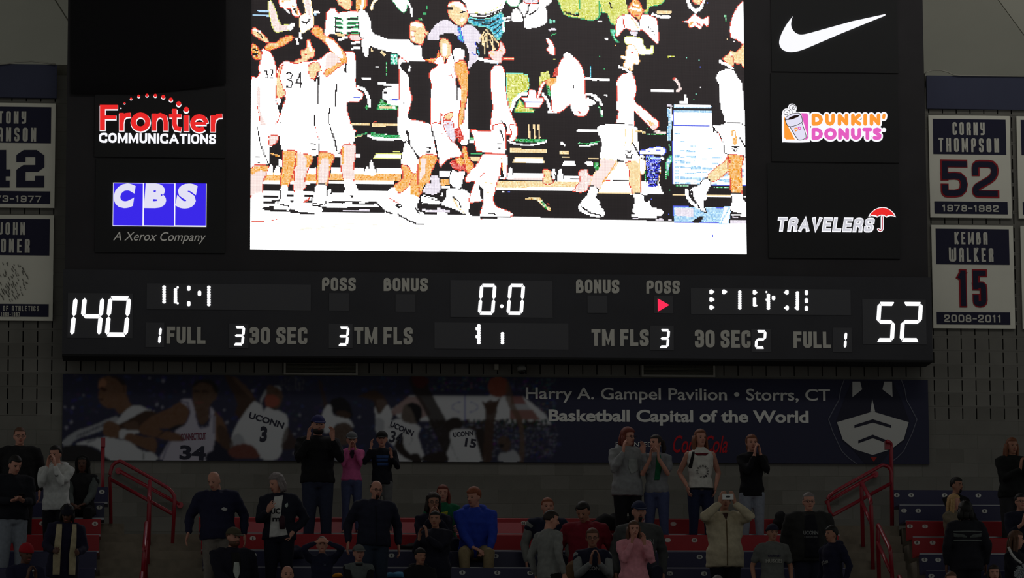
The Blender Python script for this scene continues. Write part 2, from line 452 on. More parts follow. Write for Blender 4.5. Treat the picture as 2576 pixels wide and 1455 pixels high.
# ------------------------------------------------------------------ video board
YB = -.60                       # face of the upper board
black_m = mat('board_black', (48, 46, 49), .85, .1, 2)
panel_m = mat('sign_face_black', (38, 38, 40), .8)
bx0, bx1 = -1.31, 10.93
SX0, SZ0 = PX(631, 629, YB).x, (PX(631, 629, YB).z + PX(1878, 639, YB).z) / 2
SX1 = (PX(1878, 639, YB).x + PX(1871, 2, YB).x) / 2; SX0 = (SX0 + PX(630, 200, YB).x) / 2
ZL = PX(1250, 690, YB).z; ZTOP = 15.2; SZ1 = 14.0
vb = empty('video_board', (4.8, -.3, ZL), 'huge black wall-mounted video board showing walking basketball players', 'video screen')
c = MB()
c.box(bx0, YB, ZL, SX0, -.07, ZTOP); c.box(SX1, YB, ZL, bx1, -.04, ZTOP)
c.box(SX0, YB, ZL, SX1, -.04, SZ0); c.box(SX0, YB, SZ1, SX1, -.04, ZTOP); c.box(SX0, YB + .06, SZ0, SX1, -.04, SZ1)
c.build('cabinet', black_m, vb)
# supports holding the board off the wall are hidden behind it
CELL = .01645
nx = int((SX1 - SX0) / CELL); nz = int((SZ1 - SZ0) / CELL)
R = Raster(SX0, SZ0, SX1, SZ1, nx, nz, (0, 0, 0))
W = (1, 1, 1); LI = (.86, .80, .90); O = (1, .50, .16); OL = (1, .74, .40); RD = (.72, .07, .04); PK = (1, .80, .76)
G = (.05, .45, .16); YG = (.72, .76, .20); CY = (.10, .55, .72); BL = (.08, .12, .75); LB = (.45, .72, 1); K = (0, 0, 0); TL = (.25, .8, .6); RB = (.7, .08, .05)
CR = {'A': (4.409, 620, 0), 'B': (4.409, 1060, 0), 'C': (4.409, 1460, 0), 'D': (4.409, 620, 320), 'E': (4.409, 1060, 320), 'F': (4.409, 1460, 320)}
def cv(cr, s):
    n = [float(v) for v in s.replace(',', ' ').split()]
    q = CR[cr]
    return pts2(q[0], q[1], q[2], list(zip(n[::2], n[1::2])), YB)
def S(cr, col, s, smooth=1, edge=None, jit=0.0):
    p = cv(cr, s)
    if smooth: p = spline(p, 4)
    R.fill(p, col, jit)
    if edge: R.edge(p, edge, CELL * .36)
def Ln(cr, col, w, s, jit=0.0):
    if col is K and w < 16: w = min(16, w * 1.5 + 3)
    R.line(cv(cr, s), w / 4.409 / 2 / 178, col, jit)
def Bx(cr, col, x0, y0, x1, y1, jit=0.0):
    S(cr, col, f'{x0} {y0} {x1} {y0} {x1} {y1} {x0} {y1}', 0, None, jit)
# -- background and benches
Bx('D', W, 40, 940, 2200, 1400); S('E', W, '-20 945 650 985 1000 990 1950 1020 1950 1420 -20 1400', 0); S('F', W, '-20 1012 930 1045 1600 1070 1860 1075 1860 1420 -20 1400', 0)
for y0, y1 in ((595, 628), (705, 752), (778, 815), (843, 888)): Bx('D', W, 190, y0, 1640, y1)
Bx('D', O, 200, 505, 1720, 592, .1); Bx('D', OL, 200, 505, 1720, 520)
for a, b in ((230, 290), (320, 372), (505, 545), (675, 775), (940, 1060), (1180, 1300), (1440, 1730)): Bx('D', W, a, 450, b, 515)
for x in (265, 340, 1340): S('D', W, f'{x-35} 520 {x-10} 440 {x+10} 440 {x+30} 520')
Ln('D', W, 44, '1340 505 1345 480'); S('D', W, '1360 520 1375 380 1395 375 1432 520')
S('D', W, '1340 90 1500 75 1700 95 1720 135 1500 145 1390 125'); S('D', G, '1385 60 1500 75 1720 95 1715 125 1420 105', 1, None, .15)
Ln('D', G, 18, '1200 100 1270 85 1330 68'); Ln('D', OL, 12, '1205 112 1290 90')
S('D', W, '1410 345 1440 295 1730 295 1725 345', 0, YG); Ln('D', YG, 10, '1630 268 1700 268'); Ln('D', W, 46, '980 315 1240 315')
Bx('D', K, 190, 630, 1640, 703)
S('D', K, '975 820 1200 815 1420 840 1415 862 1080 860', 0); Ln('D', W, 26, '1080 850 1160 845'); Ln('D', W, 22, '1260 840 1340 822')
S('D', K, '835 905 1500 908 1530 945 830 938', 0); Bx('D', LI, 1070, 915, 1360, 938, .05)
Bx('A', OL, 1165, 1365, 1362, 1395, .1); Bx('A', OL, 1395, 1365, 1705, 1400, .06); Ln('A', RD, 12, '1410 1355 1440 1345')
# centre background
Bx('E', W, 200, 485, 480, 550); Bx('E', O, 200, 570, 320, 645, .1); Bx('E', W, 220, 650, 320, 672)
Bx('E', OL, 620, 600, 1840, 690, .12); Bx('E', W, 640, 668, 1840, 700); Bx('E', W, 1020, 508, 1350, 556); Bx('E', W, 1580, 538, 1772, 572); Bx('E', W, 1490, 580, 1770, 605); Bx('E', PK, 960, 563, 1440, 585)
for x, y in ((990, 450), (1385, 468), (1470, 460), (1545, 462), (880, 505)): S('E', W, f'{x-40} 572 {x-12} {y} {x+12} {y} {x+32} 572', 0, None)
S('E', OL, '1350 480 1385 465 1430 490 1440 560 1470 600 1400 640 1350 600 1360 540', 1, RD, .15)
S('E', PK, '1750 490 1840 468 1860 530 1930 555 1870 640 1820 715 1700 715 1690 690 1760 600', 1, RD, .08)
for a, b, c_ in ((1440, 30, 640), (1480, 60, 660)): Ln('E', K, 12, f'{a} 520 {a+20} 600')
S('E', W, '955 130 1000 160 1180 190 1370 155 1385 130 1370 175 1180 205 990 175'); S('E', G, '1040 125 1370 130 1340 160 1180 172 1040 150', 1, None, .15)
Bx('E', OL, 980, 232, 1110, 275, .08); Bx('E', OL, 1108, 245, 1392, 278, .08); Ln('E', G, 10, '1240 308 1370 308'); S('E', W, '1018 390 1040 340 1350 342 1365 398', 0, OL)
Bx('E', OL, 1530, 265, 1640, 295, .1); Bx('E', OL, 1562, 322, 1655, 340, .1); S('E', W, '1565 420 1590 370 1690 370 1712 422', 0); S('E', W, '1825 378 1890 376 1912 428 1845 425', 0); S('E', W, '1540 175 1560 155 1600 205 1550 190')
Ln('E', W, 26, '1740 38 1945 38'); Ln('E', G, 22, '1750 178 1850 185 1945 165', .15); Ln('E', W, 12, '1760 208 1850 205 1945 182')
Bx('E', G, 530, 110, 585, 150, .15); Bx('E', W, 530, 150, 590, 172); Ln('E', G, 12, '550 290 665 292'); S('E', OL, '540 330 680 330 640 375 560 372', 0)
for x in (1190, 1250, 1300): Ln('E', OL, 20, f'{x} -30 {x+12} 118')
S('E', OL, '1170 785 1290 778 1330 800 1380 860 1440 905 1410 935 1350 880 1270 805 1170 800', 1, None, .25); Ln('E', G, 22, '1340 830 1390 905', .2); Ln('E', RD, 10, '1395 845 1415 865')
Ln('E', W, 14, '900 712 915 712'); Ln('E', BL, 12, '965 712 980 712')
S('E', LI, '10 905 180 890 330 930 300 945 30 950', 0, None, .1); Ln('E', W, 18, '10 850 150 855'); Ln('E', TL, 8, '75 882 120 882'); S('E', W, '215 760 240 725 245 745 225 770')
# crop B table, chairs, bent man
S('B', YG, '940 810 1100 812 1180 830 1200 940 1178 1010 1080 1040 1010 1120 985 1222 955 1080', 0, TL, .16)
S('B', YG, '1320 800 1410 790 1440 880 1340 900 1310 962', 0, None, .15); Ln('B', G, 40, '1410 950 1425 1050', .2)
S('B', YG, '1030 1240 1090 1100 1160 1190 1260 1215 1240 1245 1100 1245', 0, G, .2)
Ln('B', W, 34, '1000 1215 1035 1110 1100 1045 1180 1035'); S('B', W, '1100 1080 1180 1080 1200 992 1270 1000 1285 1080 1365 1082 1355 1120 1310 1192 1155 1190 1150 1130', 0, RB); Ln('B', BL, 6, '1150 1132 1330 1132')
Ln('B', W, 28, '1350 1040 1395 1110 1440 1240'); Ln('B', W, 22, '1405 1240 1475 1245')
S('B', W, '1430 890 1500 860 1510 750 1580 632 1680 625 1770 720 1812 850 1816 1020 1850 1150 1862 1210 1810 1288 1720 1280 1660 1235 1650 1160 1540 1242 1460 1240 1442 1100 1430 950 1370 925 1300 1090 1285 1060 1330 930 1370 900', 1, RB)
S('B', W, '1580 610 1615 575 1680 622 1600 628'); S('B', RD, '1455 850 1480 760 1500 745 1500 850', 0, None, .1); S('B', O, '1380 900 1450 860 1500 870 1500 905 1420 960', 1, None, .1)
Ln('B', K, 22, '1655 1215 1690 1270'); Ln('B', RD, 14, '1740 1240 1770 1250'); Ln('B', K, 10, '1688 955 1688 970')
Ln('B', CY, 14, '1877 735 1880 858', .15); Ln('B', W, 24, '1825 872 1945 878'); Ln('B', W, 24, '1830 1040 1900 1050 1950 1110')
Ln('C', CY, 14, '110 735 114 858', .15); Ln('C', W, 24, '60 872 318 880'); Ln('C', W, 26, '70 1040 160 1060 210 1100 235 1160'); S('C', W, '75 1080 160 1125 165 1150 90 1170'); Ln('C', G, 18, '210 1180 240 1290', .2); Ln('C', W, 22, '240 1235 245 1265')
S('B', OL, '905 632 1028 632 1028 660 905 655', 0, RD, .1)
S('B', W, '1385 430 1420 430 1470 500 1482 600 1440 605 1390 545 1415 508', 1, RD); Ln('B', YG, 10, '1462 658 1490 658')
Ln('B', LI, 26, '1418 328 1490 328', .05); Ln('B', TL, 26, '1432 225 1436 245'); Ln('B', TL, 20, '1472 225 1474 245'); Ln('B', G, 12, '1435 392 1490 370')
# upper background crowd
S('B', W, '465 -60 915 -60 912 60 900 110 730 182 600 185 520 145 500 60'); Ln('B', K, 9, '540 150 700 165 800 140 915 95'); Ln('B', YG, 5, '530 130 700 150 820 100 900 40'); Ln('B', K, 9, '600 188 720 190 880 130')
S('B', CY, '518 185 640 210 760 200 890 142 920 280 900 370 860 435 830 420 805 385 740 305 640 290 530 245', 1, TL, .16)
for p in ('540 215 660 230 760 215', '640 255 750 270 860 200', '760 300 860 250', '800 340 900 260', '820 380 900 300', '700 250 820 230'): Ln('B', K, 7, p)
Ln('B', W, 22, '905 200 985 190'); Ln('B', W, 18, '925 235 980 225'); Ln('B', W, 16, '905 250 915 340')
S('B', W, '1000 232 1010 115 1055 90 1100 130 1122 182 1118 242', 1, K); S('B', W, '1072 60 1160 10 1300 40 1388 90 1400 200 1380 262 1250 312 1142 306 1140 200 1095 110', 1, K)
Ln('B', K, 10, '1195 50 1180 120 1155 185'); Ln('B', K, 8, '1300 90 1240 140 1200 165'); S('B', W, '935 -50 1085 -50 1078 55 1020 72 960 40', 1, G); S('B', W, '1295 -50 1445 -50 1440 20 1395 60 1320 55'); S('B', LI, '1130 -60 1280 -60 1290 30 1150 30', 1, RD, .15)
S('B', YG, '1540 -60 1960 -60 1960 205 1700 192 1600 165 1570 130 1540 60', 1, G, .10); Ln('B', K, 16, '1590 130 1700 165 1800 160'); Ln('B', G, 12, '1620 150 1760 150', .2)
S('C', YG, '-10 -60 215 -60 212 180 180 206 -10 200', 0, G, .10); S('C', YG, '238 -60 540 -60 530 150 430 200 392 270 335 245 300 150 238 120', 1, G, .10); Ln('C', K, 14, '325 20 350 90')
S('C', YG, '715 -60 940 -60 900 40 780 72 740 142 712 122', 1, G, .10)
S('C', K, '520 -60 720 -60 732 80 700 125 560 140 525 100')
S('C', O, '535 80 570 20 600 -30 650 10 690 90 712 130 680 155 660 212 600 190 540 125', 1, RD, .12); Ln('C', W, 26, '560 90 660 110'); Ln('C', W, 20, '590 50 640 60'); Ln('C', RD, 10, '570 70 640 75'); Ln('C', RD, 9, '590 160 650 170')
S('C', W, '392 388 402 230 450 172 560 162 645 240 690 158 780 172 850 222 866 330 866 472 836 470 780 410 690 330 655 345 600 345 500 318 450 360 425 392', 1, RB); Ln('C', K, 14, '610 190 650 240 655 280'); Ln('C', OL, 14, '560 190 610 250 640 310', .1); Ln('C', RD, 12, '470 200 490 300')
for p in ('760 300 762 302', '800 345 802 347', '820 380 822 382', '780 320 782 322'): Ln('C', K, 10, p)
S('C', LI, '540 345 600 350 640 340 620 400 560 385', 1, K); S('C', W, '510 405 680 428 700 490 740 545 775 540 790 505 808 515 802 592 720 602 645 592 600 515 498 478', 1, YG)
Ln('C', OL, 34, '855 133 1000 133', .1); Ln('C', W, 30, '800 158 880 180'); Ln('C', W, 30, '900 185 990 185')
Ln('C', W, 38, '1185 -30 1215 70 1280 128 1340 80 1378 -30'); S('C', OL, '1230 -60 1360 -60 1350 20 1320 48 1260 30', 1, RD, .12)
S('C', W, '1135 238 1200 218 1260 158 1310 182 1360 212 1425 180 1415 290 1370 262 1330 322 1280 292 1210 302 1190 252', 1, RD); Ln('C', RD, 16, '1290 250 1340 280'); Ln('C', O, 34, '1215 275 1240 250', .1)
S('C', TL, '340 330 385 335 385 420 430 470 400 460 360 400', 1, G, .2); Ln('C', W, 18, '200 237 240 237'); Ln('C', W, 18, '275 428 305 430'); Ln('C', G, 16, '1610 165 1612 230', .2)
for p, q in (('220 625', G), ('1185 640', TL), ('1320 668', TL), ('1330 735', BL), ('1465 765', G), ('1255 1100', G), ('1290 1040', TL), ('265 768', G), ('395 500', O), ('1630 438', OL), ('1340 968', W), ('740 1420', G), ('635 1395', OL), ('1415 30', BL), ('280 170', OL), ('1705 460', W)): Ln('C', q, 14, p + ' ' + p)
Ln('C', YG, 22, '975 625 1035 625', .2); Ln('C', W, 28, '795 1008 1030 1004'); Ln('C', PK, 34, '1045 870 1095 930 1105 985 1080 1005', .05); Ln('C', RD, 16, '1035 880 1050 860'); Ln('C', W, 34, '1165 1055 1170 1135'); Ln('C', W, 22, '1105 1135 1150 1130')
Ln('C', W, 18, '275 1050 290 1060')
# left upper figures
Ln('A', LB, 18, '80 165 260 172'); Ln('A', LB, 20, '135 118 250 120')
S('A', PK, '245 20 265 8 285 20 330 130 380 268 460 272 462 335 400 342 330 357 292 300 265 205 245 90', 1, YG, .07); S('A', W, '460 290 500 255 528 258 520 310 490 335 465 325')
S('A', W, '360 -50 440 -60 545 -50 560 60 600 150 570 188 512 160 490 95 430 92 372 62', 1, RD); Ln('A', O, 16, '510 60 560 100 570 160', .1); Ln('A', K, 22, '530 100 550 140'); Ln('A', W, 20, '430 95 475 145'); Ln('A', O, 20, '400 10 480 5', .1)
S('A', W, '620 -50 700 -50 730 120 745 272 690 322 622 362 597 320 590 200 638 150 660 130', 1, OL); Ln('A', K, 18, '700 215 670 255 620 240'); S('A', PK, '640 -50 690 -50 715 120 715 200 665 110', 1, None, .08)
Ln('A', W, 26, '600 365 603 425'); Ln('A', W, 22, '558 425 568 485'); Ln('A', W, 24, '750 135 800 132'); Ln('A', LB, 16, '750 155 775 158')
S('A', OL, '70 315 100 308 210 400 250 472 180 452 100 402 60 362', 1, RD, .12); Ln('A', K, 12, '110 340 160 390 180 420'); Ln('A', W, 16, '80 325 150 350')
S('A', O, '205 522 260 470 330 465 400 415 480 390 525 410 480 460 420 500 330 532 250 560', 1, RD, .1); Ln('A', OL, 30, '270 490 340 490', .1)
S('A', O, '60 490 100 495 150 560 165 640 110 660 60 600', 1, RD, .2); Ln('A', K, 16, '75 545 130 560'); Ln('A', K, 14, '70 600 120 600')
# striped shirt figure
S('A', OL, '1005 -50 1145 -50 1162 90 1112 110 1062 70 1022 42', 1, RD, .1); Ln('A', RD, 10, '1020 20 1060 30')
S('A', W, '880 230 890 140 940 85 990 95 1012 140 1262 110 1290 140 1262 380 990 385 985 372 920 375 895 425 862 382', 0, RB)
for y in (192, 240, 285, 345): S('A', K, f'978 {y} 1055 {y+8} 1068 {y+34} 985 {y+24}', 0, G); S('A', K, f'1120 {y+8} 1232 {y} 1252 {y+22} 1118 {y+34}', 0, G)
Ln('A', K, 5, '985 190 985 375'); S('A', O, '1215 90 1230 -50 1330 -50 1338 40 1330 70 1290 120 1310 200 1300 290 1270 280 1245 150', 1, RD, .1); Ln('A', W, 30, '1290 -20 1290 50 1270 110')
Ln('A', OL, 34, '1000 375 1080 395', .1); Ln('A', W, 24, '1030 440 1130 405'); S('A', PK, '1135 395 1300 385 1300 430 1180 445', 1, RD)
for y in (470, 530): Ln('A', W, 26, f'1170 {y+8} 1255 {y-6}')
# arm reaching from the centre
S('A', W, '1240 130 1310 112 1372 200 1402 350 1500 402 1600 428 1790 430 1860 490 1940 505 1965 650 2130 682 2130 705 1900 680 1790 690 1700 740 1690 610 1560 572 1380 512 1300 425 1258 380', 1, K)
S('A', W, '1285 440 1360 445 1352 600 1320 632 1292 560')
S('A', OL, '1820 260 1890 230 1960 262 1992 340 2022 352 2020 402 1980 410 1950 492 1862 470 1812 420 1808 330', 1, RD, .09); Ln('A', W, 40, '1850 270 1930 280'); Ln('A', W, 24, '1860 440 1840 350'); Ln('A', RD, 12, '1830 335 1870 345'); Ln('A', RD, 9, '1835 405 1870 408'); Ln('A', RD, 12, '1975 370 1990 390'); S('A', G, '1890 215 1930 202 1960 222', 1, None, .2)
# background details between figures
Ln('A', W, 20, '1290 868 1370 872'); Ln('A', W, 30, '1475 922 1580 938 1695 940'); Ln('A', G, 12, '1555 690 1560 830', .3); S('A', TL, '1605 600 1672 600 1678 715 1605 715', 0, None, .35); Ln('A', OL, 20, '1388 545 1392 560'); Ln('A', OL, 30, '1500 575 1530 605', .1); Ln('A', W, 18, '1440 738 1465 740')
S('A', G, '1440 1212 1490 1098 1560 1150 1690 1165 1670 1212', 0, None, .2); S('A', W, '1505 1060 1520 1010 1560 970 1700 962 1700 1152 1580 1155 1550 1110 1510 1090'); Ln('A', K, 24, '1530 1030 1555 1025'); Ln('A', BL, 16, '1590 1105 1680 1102'); Ln('A', OL, 24, '1480 1190 1620 1195', .15); Ln('A', W, 26, '1640 1195 1645 1190')
S('A', W, '1390 105 1372 90 1402 20 1450 -50 1490 -50 1420 30 1400 95', 1, OL); S('A', W, '1605 -50 1785 -50 1772 112 1732 132 1662 62', 1, G); Ln('A', W, 22, '1790 10 1830 100 1838 180'); Ln('A', G, 14, '1960 150 2000 150'); Ln('A', G, 10, '2003 65 2003 90')
# player 32
S('A', W, '175 540 235 560 292 622 328 750 338 880 326 1050 372 1260 375 1470 50 1470 50 890 112 860 150 802 132 765 150 690 172 600', 1, RD)
S('A', PK, '120 960 160 1000 150 1200 230 1400 300 1470 180 1470 125 1200', 1, None, .06); Ln('A', RD, 9, '120 1180 130 1240'); Ln('A', RD, 8, '145 1290 150 1335')
# player 34 and companions
S('A', W, '345 770 392 702 440 676 520 690 700 676 800 660 860 615 930 572 1110 575 1190 580 1214 700 1216 960 1290 1030 1280 1090 1225 1132 1135 1132 1112 1190 1165 1400 1172 1470 385 1470 376 1270 402 1180 432 1075 350 1085 328 1000 325 850', 1, RD)
S('A', K, '318 1082 345 1160 385 1165 402 1180 376 1262 350 1200', 0); S('A', W, '340 1090 380 1100 375 1155 345 1150', 1)
Ln('A', W, 34, '1240 965 1300 985 1345 1050 1370 1170'); Ln('A', G, 40, '1335 1185 1340 1190', .2); Ln('A', BL, 6, '1120 1082 1260 1080')
Ln('A', K, 14, '802 850 798 980 790 1100 795 1150'); Ln('A', K, 14, '1003 935 985 1080 988 1175'); Ln('A', K, 5, '748 1240 755 1400 772 1470'); Ln('A', K, 7, '925 1195 905 1320 935 1470'); Ln('A', K, 12, '1110 710 1095 780 1110 800'); Ln('A', K, 4, '372 1262 378 1470')
S('A', K, '700 850 750 880 795 800 790 850 760 900', 1); S('A', OL, '690 720 790 690 830 780 790 800 755 878 700 840', 1, RD, .08)
S('A', O, '718 352 762 288 810 300 850 335 862 385 960 432 1052 532 1112 622 1110 690 1050 722 900 842 862 800 960 700 1050 690 960 600 870 470 800 422', 1, RD, .09); S('A', W, '880 430 960 450 1050 560 1070 640 1010 620 930 540', 1); S('A', PK, '900 600 1010 610 1020 690 880 760', 1)
S('A', OL, '600 560 660 540 670 450 700 438 712 472 735 530 762 550 745 632 700 640 690 662 640 682 560 702 520 692 565 660 612 640', 1, RD, .09); Ln('A', W, 24, '690 470 705 520 720 560'); Ln('A', RD, 8, '650 600 700 598')
S('A', OL, '348 800 405 715 372 850 412 980 432 1048 345 1082 335 920', 1, RD, .08)
Ln('A', K, 11, '445 812 480 805 508 825 500 860 465 880 500 895 512 930 495 965 445 960'); Ln('A', K, 11, '605 975 600 808 555 915 620 925')
for p in ('200 785 230 785 225 815 245 840 235 865 205 860', '262 780 290 775 292 800 265 865 300 860'): Ln('A', K, 5, p)
# vests and next players
S('A', W, '1690 642 1790 700 1800 800 1815 1000 1842 1080 1812 1200 1800 1310 1950 1345 2045 1392 2062 1470 1705 1470 1690 1160 1700 900', 1, RD)
S('A', K, '1705 730 1730 690 1850 690 1900 675 2116 700 2116 760 2060 750 2035 800 2032 860 2060 910 2040 1100 2042 1380 1950 1335 1800 1310 1820 1190 1842 1080 1808 960 1800 850 1740 780', 1); Ln('A', K, 6, '1750 1140 1750 1150'); Ln('A', W, 20, '1815 740 1805 780')
S('A', W, '2130 720 2060 765 2032 830 2058 910 2042 1380 2065 1470 2130 1470', 0)
S('B', OL, '290 95 310 30 400 8 470 52 512 120 520 182 500 240 460 282 420 292 330 212 300 152', 1, RD, .09); S('B', W, '300 60 400 15 470 60 500 130 460 110 380 60', 1); Ln('B', K, 14, '440 135 490 120'); Ln('B', K, 26, '300 90 340 95'); Ln('B', W, 24, '470 200 440 240')
S('B', LI, '60 432 130 302 222 222 310 222 362 262 420 290 450 300 522 262 600 300 662 390 650 480 605 560 645 640 600 690 540 775 515 742 522 600 482 482 402 400 330 372 210 388 205 440', 1, K, .03)
S('B', CY, '400 312 430 302 455 400 470 460 422 440 405 400 430 380', 1, BL, .15); Ln('B', BL, 22, '600 470 640 540', .1); Ln('B', K, 22, '612 470 650 545'); Ln('B', BL, 14, '560 580 600 610'); Ln('B', CY, 20, '625 560 640 600', .2)
S('B', OL, '215 430 280 430 330 500 330 570 360 620 300 660 270 640 250 712 220 650 210 550', 1, RD, .08); Ln('B', W, 50, '260 500 260 600')
S('B', O, '38 660 160 640 192 560 200 662 130 692', 1, RD, .1)
S('B', W, '110 920 90 850 100 790 180 722 140 690 205 620 240 640 262 712 300 640 360 560 430 540 480 592 470 660 382 702 400 800 380 900 400 980 440 1060 432 1200 405 1300 420 1470 240 1470 225 1250 200 1400 150 1470 105 1470 100 1300 110 1000', 1, RD)
S('B', W, '350 560 400 530 470 545 485 600 465 660 400 690 360 650', 1, K)
S('B', O, '400 682 440 660 490 690 526 822 520 1000 482 1200 450 1470 430 1470 410 1350 442 1100 430 950 372 782 365 720', 1, RD, .1); S('B', W, '490 1200 520 1050 520 1470 460 1470', 0)
Ln('B', RD, 10, '300 850 330 830 350 860'); Ln('B', K, 20, '390 880 405 960 395 1100'); Ln('B', W, 34, '420 990 425 1100'); S('B', OL, '250 1290 340 1240 350 1290 300 1330', 1, RD, .1); Ln('B', RD, 8, '225 1250 250 1340 240 1450')
S('B', LI, '245 1340 350 1350 350 1470 255 1470', 1, RD, .05)
S('B', K, '525 1300 522 850 560 720 640 685 780 690 850 700 830 720 780 770 770 900 790 1200 792 1450 560 1440', 1)
for p in ('720 370 690 420 700 520 708 590', '740 350 720 420 735 520', '760 380 790 440 800 560', '700 350 670 400 680 490', '780 390 850 470 855 500', '690 460 760 440', '720 330 770 390', '760 450 820 540', '650 430 680 380'): Ln('B', OL, 17, p, .08)
S('B', PK, '880 455 912 500 936 580 900 622 892 680 850 702 780 642 750 602 762 562 832 562 865 520', 1, RD); Ln('B', O, 10, '885 560 900 570'); Ln('B', OL, 26, '770 585 800 600'); Ln('B', W, 34, '640 650 720 670 830 690'); Ln('B', RD, 8, '700 640 760 645'); Ln('B', LB, 14, '845 700 850 705'); Ln('B', G, 10, '640 700 720 700', .3)
S('B', W, '780 772 830 722 890 732 926 800 930 950 962 1150 1002 1270 1065 1470 780 1470 792 1200 775 1000 765 850', 1, RD); Ln('B', K, 22, '935 1390 950 1450'); Ln('B', K, 7, '880 1340 940 1385')
# walker on the right of centre
S('C', W, '510 560 540 490 600 512 642 590 656 680 640 712 592 712 576 782 532 760 480 722 500 662 450 640 460 610 500 622', 1, O); Ln('C', RD, 7, '570 580 590 575'); Ln('C', W, 28, '432 740 500 765 565 812'); Ln('C', OL, 18, '545 740 560 770', .1)
S('C', W, '400 930 432 850 500 815 580 822 612 920 622 1000 605 1120 700 1202 800 1292 866 1352 860 1412 810 1442 722 1352 642 1272 596 1240 602 1380 625 1470 408 1470 420 1240 402 1200 412 1000', 1, RD); S('C', O, '740 1332 800 1355 842 1390 812 1412 770 1380', 1, None, .12); Ln('C', OL, 8, '640 1235 650 1275'); Ln('C', OL, 26, '500 1425 550 1425', .1)
Ln('C', W, 20, '480 975 482 977')
# blue box
Ln('C', LB, 40, '1055 1178 1435 1182', .1); Ln('C', W, 20, '1060 1170 1440 1175'); Ln('C', LI, 30, '970 1170 1010 1175', .1); Bx('C', W, 1035, 1220, 1455, 1470); Ln('C', LB, 22, '1045 1232 1448 1238', .12); Ln('C', BL, 6, '1032 1218 1032 1460')
S('C', LB, '968 1200 990 1200 1030 1290 1005 1470 975 1470', 0, None, .2); Ln('C', W, 22, '1005 1210 1015 1330')
S('F', W, '1030 -20 1840 -20 1840 646 1025 628', 0, BL)
for y in range(0, 640, 16):
    for x in range(1050, 1830, 60):
        w = (y / 640) * (1 if x < 1260 or y > 430 else .25)
        if R.rng.random() < w * .9: Ln('F', LB, 9, f'{x} {y} {x+50} {y+1}', .12)
Ln('F', LB, 40, '985 0 985 130', .25); Ln('F', G, 14, '990 190 1000 260', .3); S('F', LB, '950 400 1005 310 1010 380 985 430 975 540', 1, G, .25); Ln('F', G, 12, '950 480 950 570', .4)
# right-hand player
S('C', W, '1815 0 1790 20 1745 70 1700 150 1665 260 1658 340 1672 412 1740 440 1790 480 1815 520', 0, RD)
S('C', OL, '1640 600 1668 560 1715 580 1750 560 1785 515 1815 500 1818 745 1780 705 1750 710 1710 700 1690 735 1600 680 1590 640', 1, RD, .08); Ln('C', W, 20, '1670 590 1685 620'); Ln('C', RD, 12, '1690 620 1700 690'); Ln('C', W, 30, '1550 670 1560 690 1640 720 1690 770')
S('C', W, '1500 870 1532 800 1600 765 1700 772 1755 860 1802 950 1815 1180 1832 1260 1838 1470 1520 1470 1595 1425 1596 1310 1552 1180 1532 930', 1, K); S('C', K, '1470 1470 1455 1225 1540 1200 1595 1310 1595 1420 1510 1450', 0); Ln('C', PK, 12, '1680 1440 1740 1440')
# lower left legs
S('D', K, '255 180 300 60 380 60 378 240 430 262 400 430 230 450 250 390', 0); Ln('D', O, 22, '275 290 355 320', .1); Ln('D', W, 38, '375 370 382 420'); S('D', W, '232 490 262 430 285 420 292 490'); S('D', W, '320 495 335 430 362 430 372 495')
S('D', W, '50 -20 250 -20 250 402 225 412 130 442 50 442', 0); Ln('D', K, 5, '118 0 160 200 235 390'); Ln('D', K, 9, '110 330 150 325'); Ln('D', K, 8, '130 388 145 388')
S('D', PK, '55 450 230 425 232 480 190 602 165 772 50 780', 1, RD); S('D', O, '55 452 230 425 225 490 150 480 60 520', 1, None, .1); S('D', W, '50 780 180 725 192 850 345 1020 200 1045 50 1048', 1); Ln('D', RD, 7, '55 1045 250 1040 345 1022')
S('D', W, '250 -20 760 -20 805 130 810 285 700 312 430 262 382 222 375 112 340 90 350 150 300 200 250 200', 1); S('D', PK, '250 100 340 90 350 140 300 195 255 195', 1, RD, .05)
S('D', K, '190 885 320 880 420 905 640 955 760 962 700 972 480 945 210 920', 1); Ln('D', W, 30, '320 900 470 905')
for x, y in ((750, 195), (905, 175), (2025, 218), (1835, 382)): Ln('D', K, 9, f'{x-28} {y-15} {x} {y-5} {x+20} {y+5}'); Ln('D', K, 9, f'{x-15} {y+50} {x+10} {y+48}')
S('D', O, '402 285 430 262 555 268 545 385 520 500 462 660 385 656 380 560 400 430', 1, RD, .1); S('D', PK, '555 290 730 322 702 432 652 560 650 682 530 712 530 560 545 400', 1, RD, .04); S('D', O, '640 310 730 322 700 430 660 440 670 360', 1, None, .1); Ln('D', O, 14, '560 300 560 420', .1)
S('D', W, '385 656 465 662 452 780 520 830 540 712 640 712 642 820 730 862 835 895 835 935 760 962 620 945 480 900 330 860 320 840 355 790', 1); Ln('D', K, 16, '380 700 372 790 345 840'); Ln('D', K, 12, '375 850 470 875'); Ln('D', K, 12, '480 925 600 945 750 965'); Ln('D', RD, 20, '640 830 700 790')
S('D', W, '770 -20 930 -20 1010 250 1000 302 960 312 820 266 808 130', 1); S('D', W, '930 -20 1165 -20 1192 160 1120 182 1085 182 1012 275', 1); Ln('D', K, 9, '930 0 975 130 1005 260'); Ln('D', K, 9, '805 180 810 290'); Ln('D', RD, 4, '765 0 800 130')
S('D', O, '820 272 970 312 932 450 915 560 890 642 780 640 778 540 790 400', 1, RD, .1); S('D', PK, '840 350 920 380 890 600 800 630 800 500', 1, None, .04)
S('D', PK, '1085 190 1200 188 1212 262 1196 400 1190 600 1082 582 1045 420 1050 280', 1, RD, .04); Ln('D', O, 26, '1070 230 1065 400', .1); Ln('D', RD, 12, '1088 184 1165 182')
